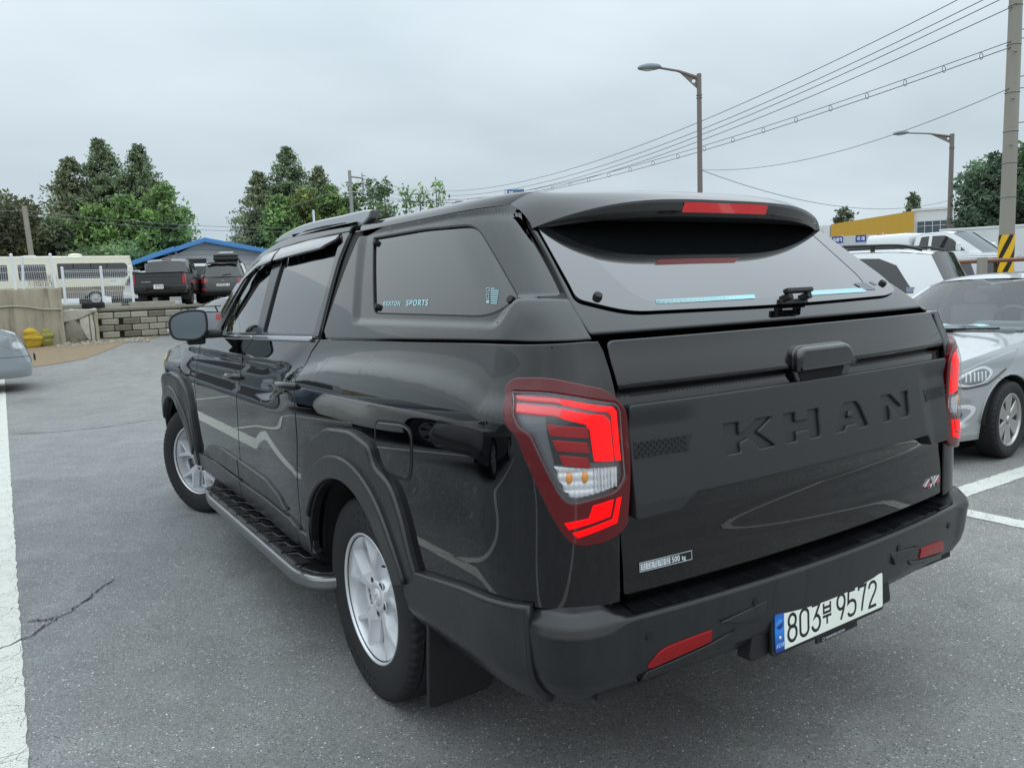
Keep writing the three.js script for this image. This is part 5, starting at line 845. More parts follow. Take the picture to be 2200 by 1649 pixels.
// canopy (hardtop), tailgate, lamps, bumper
const canFront = [[-1.712, 1.366], [-1.640, 1.42], [-1.500, 1.52], [-1.36, 1.62], [-1.245, 1.70], [-1.195, 1.735]];
{
  const side = [...canFront.map(([s, y]) => [s + 0.012, y]).reverse(), [-1.69, 1.3375], [-1.3, 1.3475], [-0.9, 1.3565], [-0.5, 1.366], [-0.10, 1.3735], [-0.098, 1.45], [-0.098, 1.60], [-0.10, 1.766], [-0.5, 1.766], [-0.9, 1.766]];
  const hole = roundPoly([[-1.195, 1.440, 0.03], [-0.735, 1.436, 0.05], [-0.455, 1.434, 0.06], [-0.318, 1.486, 0.012], [-0.345, 1.61, 0.05], [-0.372, 1.712, 0.06], [-0.66, 1.726, 0.06], [-1.072, 1.726, 0.012]], 0.02, 8);
  const rec = roundPoly([[-1.235, 1.418, 0.035], [-0.74, 1.418, 0.05], [-0.445, 1.414, 0.06], [-0.298, 1.483, 0.012], [-0.330, 1.60, 0.05], [-0.355, 1.722, 0.06], [-0.62, 1.735, 0.06], [-1.07, 1.735, 0.02]], 0.02, 8);
  for (const g of both(panel(side, canS, { bevel: 0.004, depth: 0.02, step: 0.018, holes: [hole], bulge: (s, y) => { // pressed-in field round the window, a soft step under it
    const low = s < -0.46 ? 1.414 : lerp(1.414, 1.488, ss(-0.46, -0.31, s));
    return -0.013 * ss(1.766, 1.738, y) * ss(low - 0.022, low + 0.012, y) * ss(-1.335, -1.275, s - 0.62 * (y - 1.49)) + 0.005 * ss(0.06, 0, Math.abs(y - low + 0.05)) * ss(-0.1, -0.3, s) * ss(-1.3, -0.9, s); } }))) part('canopy_side', g, M.paint, TR);
  const field = (s, y) => { const p = canS(s, y), n = surfNormal(canS, s, y), o = -0.020; return [p[0] + n.x * o, p[1] + n.y * o, p[2] + n.z * o]; };
  const wins = both(panel(insetPoly(densify(hole, 0.04), -0.004), field, { depth: 0.004, bevel: 0, step: 0.05 })).map((g) => part('canopy_window', g, M.tinted, TR));
  for (const g of both(panel(insetPoly(densify(hole, 0.03), -0.0015), (s, y) => { const p = canS(s, y), n = surfNormal(canS, s, y); return [p[0] - n.x * 0.0135, p[1] - n.y * 0.0135, p[2] - n.z * 0.0135]; }, { depth: 0.006, step: 0.03, holes: [insetPoly(densify(hole, 0.03), 0.0035)] }))) part('window_seal', g, M.rubberSeal, TR);
  const inner = [];
  for (const [s, y] of [[-1.160, 1.463], [-1.062, 1.705], [-0.352, 1.482]]) { const p = field(s, y), n = surfNormal(canS, s, y); const g = new THREE.CylinderGeometry(0.011, 0.013, 0.014, 18); g.applyQuaternion(new THREE.Quaternion().setFromUnitVectors(V(0, 1, 0), n)); g.translate(p[0] + n.x * 0.006, p[1] + n.y * 0.006, p[2] + n.z * 0.006); inner.push(g); }
  inner.forEach((g) => part('window_bolt', g, M.rubberSeal, wins[0]));
  const lett = canvasTex(1024, 128, (c, w, h) => { c.clearRect(0, 0, w, h); c.fillStyle = '#a9cfd4'; c.font = 'bold italic 84px sans-serif'; c.setTransform(1.12, 0, 0, 1, 0, 0); c.fillText('REXTON', 10, 100); c.font = 'bold italic 104px sans-serif'; c.fillText('SPORTS', 425, 102); });
  const lm = std(1, 1, 1, 0.6, { map: lett, alphaTest: 0.5, transparent: false });
  const dS = (a, b) => field(a, b);
  const p0 = grid(20, 2, (u, v) => { const s = lerp(-1.125, -0.735, u), y = lerp(1.462, 1.494, v), p = dS(s + (y - 1.46) * 0.5, y), n = surfNormal(canS, s, y); return [p[0] + n.x * 0.0015, p[1], p[2], u, v]; });
  part('window_lettering', p0, lm, wins[0]);
  const info = canvasTex(128, 128, (c, w, h) => { c.clearRect(0, 0, w, h); c.strokeStyle = '#9fbcc0'; c.fillStyle = '#9fbcc0'; c.lineWidth = 4; c.strokeRect(14, 10, 26, 22); c.strokeRect(14, 50, 20, 30); for (let k = 0; k < 8; k++) c.fillRect(50, 10 + k * 14, 30 + (k * 37 % 40), 7); c.fillRect(14, 92, 24, 20); });
  const p1 = grid(4, 4, (u, v) => { const s = lerp(-0.465, -0.405, u), y = lerp(1.468, 1.522, v), p = dS(s + (y - 1.46) * 0.5, y), n = surfNormal(canS, s, y); return [p[0] + n.x * 0.0015, p[1], p[2], u, v]; });
  part('window_marking', p1, std(1, 1, 1, 0.6, { map: info, alphaTest: 0.5 }), wins[0]);
  // seal between cab and canopy
  const seal = grid(2, 20, (u, v) => { const y = lerp(1.355, 1.783, v), p = cabS(-1.70, y); return [p[0] + lerp(0.012, 0.02, u), y, lerp(-1.75, -1.66, u)]; });
  for (const g of [...both(seal), ...both(grid(1, 1, (u, v) => [lerp(-0.86, -0.86, u), lerp(1.35, 1.36, v), lerp(-1.7, -0.2, u)]))]) part('canopy_seal', g, M.rubberSeal, TR);
}
// canopy roof: a rounded shoulder on each side and a slight crown between
function roofSection(u, W, crown, r = 0.078) { const f = 0.16, k = 1 - Math.abs(2 * u - 1), sg = Math.sign(u - 0.5) || 1, a0 = 0.50; if (k < f) { const a = lerp(a0, Math.PI / 2, k / f); return [sg * (W - r * Math.cos(a0) + r * Math.cos(a)), r * (Math.sin(a) - Math.sin(a0))]; } const xi = W - r * Math.cos(a0), t = (k - f) / (1 - f); return [sg * xi * (1 - t), r * (1 - Math.sin(a0)) + crown * (1 - (1 - t) ** 2)]; }
{
  const y0 = 1.760;
  const roof = grid(72, 26, (u, v) => {
    const s = lerp(-0.10, -1.215, v ** 1.3), e = canS(s, y0), W = -e[0] + 0.002, [x, up] = roofSection(u, W, lerp(0.006, 0.026, ss(0, 0.7, v))), q = x / W;
    return [x, y0 - 0.004 + up, e[2] + 0.06 * (1 - q * q) * (1 - v) ** 3];
  });
  part('canopy_roof', roof, M.paint, TR);
  const ant = new THREE.SphereGeometry(1, 16, 10); ant.scale(0.02, 0.014, 0.05); ant.translate(-0.50, 1.822, -1.25); part('roof_stop', ant, M.plasticDark, TR);
}
// rear hatch with glass and spoiler
{
  const fr = roundPoly([[-0.752, 1.384, 0.01], [0.752, 1.384, 0.01], [0.742, 1.45, 0.02], [0.690, 1.58, 0.1], [0.655, 1.715, 0.02], [-0.655, 1.715, 0.02], [-0.690, 1.58, 0.1], [-0.742, 1.45, 0.02]], 0.01);
  const H = part('rear_hatch', panel(fr, gateS, { off: 0, bevel: 0.006, depth: 0.03, step: 0.06 }), M.paint, TR);
  const gl = [[-0.642, 1.700, 0.02], [-0.700, 1.500, 0.08], [-0.712, 1.470, 0.02], [-0.592, 1.432, 0.06], [0, 1.426, 0.2], [0.60, 1.432, 0.05], [0.695, 1.447, 0.04], [0.715, 1.490, 0.05], [0.642, 1.700, 0.02]];
  part('rear_window', panel(roundPoly(gl.slice(), 0.02).reverse(), gateS, { off: 0.006, bevel: 0.003, depth: 0.008, step: 0.06 }), M.hatchGlass, H);
  part('glass_border', panel(insetPoly(densify(roundPoly(gl.slice(), 0.02).reverse(), 0.04), 0.005), gateS, { off: 0.0072, depth: 0, step: 0.06, holes: [roundPoly([[-0.575, 1.69, 0.04], [-0.535, 1.462, 0.05], [-0.45, 1.440, 0.05], [0.45, 1.445, 0.05], [0.555, 1.470, 0.06], [0.580, 1.69, 0.04]], 0.02)] }), M.glassBorder ||= phy(0.004, 0.005, 0.006, 0.03, { ior: 1.85, clearcoat: 0.9 }), H);
  for (const [x, y] of [[-0.652, 1.468], [0.655, 1.466], [-0.632, 1.678], [0.632, 1.684]]) { const p = gateS(x, y), n = surfNormal(gateS, x, y), g = new THREE.CylinderGeometry(0.0115, 0.014, 0.012, 18); g.applyQuaternion(new THREE.Quaternion().setFromUnitVectors(V(0, 1, 0), n)); g.translate(p[0] + n.x * 0.011, p[1] + n.y * 0.011, p[2] + n.z * 0.011); part('glass_bolt', g, M.rubberSeal, H); }
  const strip = canvasTex(512, 32, (c, w, h) => { c.clearRect(0, 0, w, h); c.fillStyle = '#9fd2d6'; for (let i = 0; i < 90; i++) c.fillRect(i * 5.7, 2, lerp(2.2, 5.8, i / 90), 28); });
  const sm = std(1, 1, 1, 0.5, { map: strip, alphaTest: 0.4 });
  const decal = (x0, x1, y0, y1, sk, mat, name) => part(name, grid(16, 1, (u, v) => { const x = lerp(x0, x1, u) + sk * v, y = lerp(y0, y1, v), p = gateS(x, y), n = surfNormal(gateS, x, y); return [p[0], p[1] + n.y * 0.0085, p[2] + n.z * 0.0085, u, v]; }), mat, H);
  decal(-0.485, -0.10, 1.441, 1.454, 0.012, sm, 'window_film'); decal(0.145, 0.49, 1.441, 1.455, 0.01, std(0.36, 0.60, 0.63, 0.4), 'window_film');
  decal(0.49, 0.565, 1.447, 1.472, -0.02, std(0.12, 0.13, 0.15, 0.4), 'window_sticker'); decal(0.585, 0.61, 1.462, 1.474, -0.01, std(0.12, 0.13, 0.15, 0.4), 'window_sticker');
  const hp = gateS(0.05, 1.43), hn = surfNormal(gateS, 0.05, 1.43), hg = [];
  hg.push(box(0.185, 0.020, 0.030, 0, 0.030, 0.040, 0.006), box(0.03, 0.028, 0.055, -0.068, 0.008, 0.018, 0.005), box(0.03, 0.028, 0.055, 0.068, 0.008, 0.018, 0.005), box(0.19, 0.022, 0.012, 0, -0.006, 0.004, 0.004));
  const hm = merge(hg.map((g) => g.index ? g : g)); hm.scale(0.66, 0.72, 0.72); hm.rotateX(-0.35); hm.translate(hp[0], hp[1] + 0.006, hp[2] + 0.008); part('hatch_handle', hm, M.plasticDark, H);
  // spoiler: a blade over the top of the glass, thick in the middle, running out at both ends
  const edgeZ = (x) => -0.400 - 0.135 * (Math.abs(x) / 0.668) ** 3.4, edgeY = (x) => 1.757 - 0.080 * (Math.abs(x) / 0.668) ** 3.6, rootZ = (x) => -0.651 + 0.06 * (1 - (Math.abs(x) / 0.668) ** 2);
  const top = grid(48, 12, (u, v) => { const x = lerp(-0.668, 0.668, u), k = Math.abs(x) / 0.668, zr = rootZ(x), ye = edgeY(x), yr = 1.755 + roofSection(u, 0.668, 0.006)[1], z = lerp(edgeZ(x), zr, v); return [x, lerp(ye, yr, v) + 0.012 * Math.sin(Math.PI * v) - 0.0 * k, z]; });
  const lip = grid(48, 4, (u, v) => { const x = lerp(-0.668, 0.668, u), k = Math.abs(x) / 0.668, h = 0.045 * (1 - k ** 4) + 0.006; return [x, edgeY(x) - h * (1 - v), edgeZ(x) - 0.018 * (1 - v) ** 2 + 0.002 * Math.sin(Math.PI * v)]; });
  const und = grid(48, 8, (u, v) => { const x = lerp(-0.668, 0.668, u), k = Math.abs(x) / 0.668, h = 0.045 * (1 - k ** 4) + 0.006, y1 = 1.70 - 0.0 * k, z1 = gateS(x, 1.70)[2]; return [x, lerp(y1, edgeY(x) - h, v), lerp(z1, edgeZ(x) - 0.018, v)]; });
  part('spoiler', top, M.paint, H); part('spoiler_lip', lip, M.lampBlack, H); part('spoiler_underside', und, M.dark, H);
  const bl = grid(16, 3, (u, v) => { const x = lerp(-0.195, 0.195, u); return [x, edgeY(x) - 0.010 - 0.029 * (1 - v), edgeZ(x) + 0.005 - 0.013 * (1 - v)]; });
  part('brake_light', bl, phy(0.22, 0.004, 0.006, 0.1, { emissive: new THREE.Color().setRGB(0.28, 0.004, 0.006), clearcoat: 1 }), H);
}
// tailgate
{
  const y0 = 0.727, x0 = 0.742, top = 1.370;
  const tg = roundPoly([[-x0, y0, 0.012], [x0, y0, 0.012], [x0 + 0.002, 1.0, 0.2], [x0, 1.22, 0.1], [x0, 1.33, 0.06], [x0 - 0.006, top, 0.02], [-x0 + 0.006, top, 0.02], [-x0, 1.33, 0.06], [-x0, 1.22, 0.1], [-x0 - 0.002, 1.0, 0.2]], 0.02);
  // a pressed field: raised above the slanted lower edge, with the shoulders falling away at both sides
  const field = (x, y) => {
    const k = Math.abs(x); let o = 0;
    const lowEdge = k < 0.50 ? 0.962 : lerp(0.962, 0.925, ss(0.50, 0.56, k));
    o += 0.010 * ss(lowEdge - 0.012, lowEdge + 0.004, y) * ss(1.21, 1.17, y);
    const slope = 0.55 + 0.10 * (1.13 - y);                             // slanted flanks left and right of the lettering
    o -= 0.005 * ss(slope - 0.05, slope + 0.05, k) * ss(0.94, 1.04, y) * ss(1.22, 1.12, y);
    return o;
  };
  const fS = (x, y) => { const p = tgS(x, y), n = surfNormal(tgS, x, y), o = field(x, y); return [p[0] + n.x * o, p[1] + n.y * o, p[2] + n.z * o]; };
  const LT = {
    K: [[[0, 0], [0.052, 0], [0.052, 0.025], [0.085, 0.034], [0.125, 0], [0.185, 0], [0.118, 0.045], [0.180, 0.078], [0.120, 0.078], [0.075, 0.052], [0.052, 0.046], [0.052, 0.078], [0, 0.078]]],
    H: [[[0, 0], [0.046, 0], [0.046, 0.026], [0.104, 0.026], [0.104, 0], [0.150, 0], [0.150, 0.078], [0.104, 0.078], [0.104, 0.052], [0.046, 0.052], [0.046, 0.078], [0, 0.078]]],
    A: [[[0, 0], [0.046, 0], [0.056, 0.014], [0.108, 0.014], [0.118, 0], [0.164, 0], [0.130, 0.062], [0.112, 0.078], [0.052, 0.078], [0.034, 0.062]], [[0.066, 0.034], [0.098, 0.034], [0.092, 0.054], [0.072, 0.054]]],
    N: [[[0, 0], [0.044, 0], [0.044, 0.046], [0.108, 0], [0.160, 0], [0.160, 0.078], [0.116, 0.078], [0.116, 0.034], [0.054, 0.078], [0, 0.078]]],
  };
  M.satinBlack = phy(0.0055, 0.0055, 0.0065, 0.25, { clearcoat: 1, clearcoatRoughness: 0.06 });
  const letters = [['K', -0.430], ['H', -0.200], ['A', 0.022], ['N', 0.268]].map(([ch, x]) => LT[ch].map((P) => P.map(([a, b]) => [x + a, 1.052 + b])));
  const gy = (x) => 1.205 + 0.004 * Math.sin(x), garn = [[-0.722, 0.926], [-0.585, 0.930], [-0.540, 0.972], [0, 0.974], [0.540, 0.972], [0.585, 0.930], [0.722, 0.926], [0.724, 1.212], [0, 1.214], [-0.724, 1.212]];
  const gz = (x, y) => { const k = Math.abs(x); return -0.100 + tgCrown(x) + 0.030 * clamp((1.215 - y) / 0.25) + 0.012 - 0.013 * ss(0.50 + 0.12 * (1.13 - y), 0.60 + 0.12 * (1.13 - y), k) * ss(1.205, 1.15, y); }, gS = (x, y) => [x, y, gz(x, y)];
  const T = part('tailgate', panel(tg, tgS, { bevel: 0.006, depth: 0.03, step: 0.014 }), M.paint, TR);
  const GA = part('tailgate_garnish', panel(roundPoly(garn, 0.012), gS, { off: 0.006, bevel: 0.005, depth: 0.03, step: 0.014, holes: letters.map((l) => l[0]) }), M.garnish, T);
  for (const [o, isle] of letters) { part('sunk_letter', panel(insetPoly(o, -0.003), gS, { off: -0.003, depth: 0, step: 0.02 }), M.garnish, GA); if (isle) part('letter_island', panel(isle, gS, { off: 0.006, bevel: 0.005, depth: 0.005, step: 0.02 }), M.garnish, GA); }
  for (const s of [-1, 1]) {
    const P = [[0.535, 1.121], [0.712, 1.121], [0.714, 1.079], [0.555, 1.079]].map(([x, y]) => [x * s, y]);
    part('mesh_insert', panel(P, gS, { off: 0.0085, bevel: 0.002, depth: 0.004, step: 0.05 }), M.plasticDark, GA);
    const hx = []; for (let r = 0; r < 5; r++) for (let c = 0; c < 9; c++) { const x = s * (0.556 + c * 0.0185 + (r % 2) * 0.0092), y = 1.0845 + r * 0.0080; if (Math.abs(x) > 0.706 || Math.abs(x) < 0.553 - (y - 1.08) * 0.4) continue; const p = gS(x, y), g = new THREE.CylinderGeometry(0.0050, 0.0058, 0.004, 6); g.rotateY(Math.PI / 6); g.scale(1.6, 1, 0.70); g.rotateX(Math.PI / 2); g.translate(p[0], p[1], p[2] + 0.0095); hx.push(g); }
    part('mesh_pattern', hx, M.plastic, GA).userData = { kind: 'stuff' };
  }
  // release handle: cover above, dark hand recess below
  const hs = (x, y) => [x, y, -0.100 + tgCrown(x)];
  const base = roundPoly([[-0.128, 1.240, 0.01], [-0.105, 1.188, 0.02], [0.122, 1.188, 0.02], [0.145, 1.245, 0.01], [0.122, 1.300, 0.02], [0.098, 1.314, 0.012], [-0.112, 1.314, 0.02], [-0.132, 1.292, 0.01]], 0.01);
  const hd = part('tailgate_handle', panel(base, hs, { off: 0.004, bevel: 0.005, depth: 0.02, step: 0.03 }), M.satinBlack, T);
  part('handle_recess', panel(roundPoly([[-0.112, 1.243, 0.012], [-0.092, 1.203, 0.02], [0.085, 1.203, 0.02], [0.108, 1.243, 0.012]], 0.01), hs, { off: 0.0055, depth: 0.001, step: 0.03 }), M.dark, hd);
  part('handle_cover', panel(roundPoly([[-0.128, 1.240, 0.006], [0.143, 1.242, 0.006], [0.118, 1.298, 0.02], [0.095, 1.311, 0.012], [-0.109, 1.311, 0.02], [-0.128, 1.290, 0.012]], 0.01), hs, { off: 0.026, bevel: 0.014, depth: 0.012, step: 0.03 }), M.satinBlack, hd);
  // load label and drive badge
  const badge = canvasTex(768, 112, (c, w, h) => {
    c.fillStyle = '#0d0f11'; c.fillRect(0, 0, w, h); c.strokeStyle = '#c9ced2'; c.lineWidth = 7; c.strokeRect(8, 8, w - 16, h - 16); c.fillStyle = '#c9ced2'; c.fillRect(20, 20, 420, h - 40);
    c.strokeStyle = '#101214'; c.lineWidth = 5; hangulLoad(c, 34, 22, 64, 68, 82); c.fillStyle = '#dfe3e6'; c.font = 'bold 88px sans-serif'; c.setTransform(0.86, 0, 0, 1, 0, 0); c.fillText('500', 532, 88); c.font = 'bold 62px sans-serif'; c.fillText('kg', 708, 88);
  });
  part('load_label', panel(roundPoly([[-0.695, 0.780], [-0.523, 0.780], [-0.523, 0.807], [-0.695, 0.807]], 0.004), fS, { off: 0.002, depth: 0.002, step: 0.05 }), std(1, 1, 1, 0.4, { map: (badge.repeat.set(1 / 0.172, 1 / 0.027), badge.offset.set(0.695 / 0.172, -0.780 / 0.027), badge) }), T);
  const gl4 = (x) => [[[x + 0.002, 0.775], [x + 0.026, 0.775], [x + 0.026, 0.768], [x + 0.034, 0.768], [x + 0.035, 0.775], [x + 0.040, 0.775], [x + 0.041, 0.782], [x + 0.036, 0.782], [x + 0.038, 0.800], [x + 0.030, 0.800], [x + 0.001, 0.781]].map(([a, b]) => [a + (b - 0.768) * 0.25, b])];
  const chrome4 = gl4(0.598)[0], chrome4b = gl4(0.672)[0], X4 = [[0.640, 0.768], [0.652, 0.768], [0.659, 0.779], [0.667, 0.768], [0.680, 0.768], [0.667, 0.785], [0.682, 0.803], [0.670, 0.803], [0.661, 0.792], [0.653, 0.803], [0.641, 0.803], [0.654, 0.785]].map(([a, b]) => [a + (b - 0.768) * 0.25, b]);
  part('drive_badge', [panel(chrome4, fS, { off: 0.005, bevel: 0.0015, depth: 0.003, step: 0.02 }), panel(chrome4b, fS, { off: 0.005, bevel: 0.0015, depth: 0.003, step: 0.02 }), panel(X4, fS, { off: 0.0055, bevel: 0.0015, depth: 0.003, step: 0.02 })], M.chrome, T);
  part('badge_fill', [chrome4, chrome4b].map((p) => panel(insetPoly(p, 0.0022), fS, { off: 0.006, depth: 0.0005, step: 0.02 })), phy(0.42, 0.02, 0.03, 0.2, { clearcoat: 1 }), T);
}
// tail lamps, outlines in (path along the body, height)
{
  const outer = roundPoly([[-0.345, 1.252, 0.02], [-0.318, 1.280, 0.03], [-0.20, 1.286, 0.1], [-0.02, 1.254, 0.04], [0.026, 1.216, 0.03], [0.036, 1.05, 0.1], [0.024, 0.905, 0.03], [-0.02, 0.886, 0.05], [-0.112, 0.880, 0.04], [-0.158, 0.935, 0.05], [-0.240, 1.105, 0.03], [-0.262, 1.150, 0.015], [-0.290, 1.165, 0.015]], 0.02).reverse();
  const clearIn = roundPoly([[-0.318, 1.246, 0.015], [-0.19, 1.250, 0.06], [0.004, 1.222, 0.02], [0.015, 1.205, 0.01], [0.022, 1.035, 0.02], [0.004, 1.006, 0.03], [-0.118, 0.988, 0.03], [-0.146, 1.010, 0.03], [-0.222, 1.155, 0.012], [-0.255, 1.168, 0.012]], 0.012).reverse();
  const seg = [[-0.158, 1.078], [0.014, 1.066], [0.013, 1.022], [-0.004, 1.014], [-0.108, 1.000], [-0.135, 1.020]].reverse();
  const soft1 = [[-0.305, 1.237], [-0.186, 1.238], [-0.160, 1.2345], [-0.160, 1.2235], [-0.179, 1.226], [-0.296, 1.227]].reverse(), soft2 = [[-0.288, 1.218], [-0.175, 1.216], [-0.148, 1.2125], [-0.146, 1.194], [-0.164, 1.197], [-0.276, 1.200]].reverse();
  const led1 = [[-0.159, 1.2345], [0.000, 1.213], [0.010, 1.202], [0.018, 1.080], [0.009, 1.081], [0.000, 1.192], [-0.010, 1.202], [-0.159, 1.2235]].reverse();
  const led2 = [[-0.147, 1.2125], [-0.023, 1.196], [-0.007, 1.182], [0.002, 1.082], [-0.049, 1.088], [-0.060, 1.162], [-0.074, 1.178], [-0.145, 1.194]].reverse();
  const led3 = [[0.013, 0.992], [0.002, 0.930], [-0.102, 0.905], [-0.116, 0.918], [-0.010, 0.942], [0.002, 0.991]].reverse();
  const led4 = [[-0.006, 0.990], [-0.015, 0.949], [-0.124, 0.926], [-0.136, 0.943], [-0.072, 0.952], [-0.060, 0.982]].reverse();
  const base = 0.018;
  for (const s of [0, 1]) {
    const f = (g) => (s ? mirrorX(g) : g);
    const L = part('tail_lamp', f(panel(outer, sideS, { off: base, bevel: 0.004, depth: 0.018, step: 0.03, holes: [clearIn] })), M.lampRed, TR);
    part('lamp_bed', f(panel(insetPoly(densify(clearIn, 0.03), -0.004), sideS, { off: base - 0.016, depth: 0.001, step: 0.03 })), M.lampGrey, L);
    part('lamp_shadow_plate', f(panel([[-0.19, 1.200], [-0.07, 1.186], [-0.046, 1.160], [-0.03, 1.084], [-0.158, 1.083]].reverse(), sideS, { off: base - 0.0125, depth: 0.003, step: 0.03 })), M.lampBlack, L);
    for (const P of [led1, led2]) part('light_bar', f(panel(P, sideS, { off: base - 0.006, bevel: 0.002, depth: 0.006, step: 0.03 })), M.ledRed, L);
    for (const P of [soft1, soft2]) part('light_bar_end', f(panel(P, sideS, { off: base - 0.006, bevel: 0.002, depth: 0.006, step: 0.03 })), M.ledSoft, L);
    for (const P of [led3, led4]) part('light_bar', f(panel(P, sideS, { off: base + 0.002, bevel: 0.0015, depth: 0.002, step: 0.03 })), M.ledRed, L);
    for (let k = 0; k < 3; k++) { const y = 1.180 - k * 0.036, x = -0.182 + k * 0.018; part('reflector_segment', f(panel([[x, y], [-0.067, y - 0.010], [-0.064 + k * 0.003, y - 0.036], [x + 0.012, y - 0.027]].reverse(), sideS, { off: base - 0.008, bevel: 0.002, depth: 0.004, step: 0.03 })), M.ledDim, L); }
    part('indicator_bowl', f(panel(seg, sideS, { off: base - 0.013, depth: 0.002, step: 0.004, bulge: (a, b) => 0.0022 * Math.sin(a * 430) + 0.001 * Math.sin(b * 300) })), M.lampChrome, L);
    for (const a of [-0.118, -0.075]) { const p = sideS(a, 1.050), n = surfNormal(sideS, a, 1.05), g = new THREE.SphereGeometry(0.0095, 14, 10); g.scale(1.0, 1.5, 0.8); g.translate(p[0] + n.x * 0.006, p[1], p[2] + n.z * 0.006); part('indicator_bulb', f(g), M.amber, L); }
    for (let k = 0; k < 7; k++) part('lens_rib', f(panel([[-0.050 + k * 0.009, 1.070 - k * 0.0006], [-0.0465 + k * 0.009, 1.0698 - k * 0.0006], [-0.0465 + k * 0.009, 1.012 + k * 0.001], [-0.050 + k * 0.009, 1.0115 + k * 0.001]].reverse(), sideS, { off: base - 0.006, bevel: 0.001, depth: 0.004, step: 0.02 })), M.lampChrome, L);
    part('lens', f(panel(insetPoly(densify(clearIn, 0.03), 0.001), sideS, { off: base + 0.001, depth: 0, step: 0.03 })), M.clear, L);
    part('lens_edge', f((() => { const P = densify(insetPoly(densify(clearIn, 0.02), 0.0015), 0.015); return panel(P, sideS, { off: base + 0.0015, depth: 0.0005, step: 0.03, holes: [insetPoly(P, 0.0022)] }); })()), M.lampGrey, L);
  }
  // body corner below the lamp and beside it
}
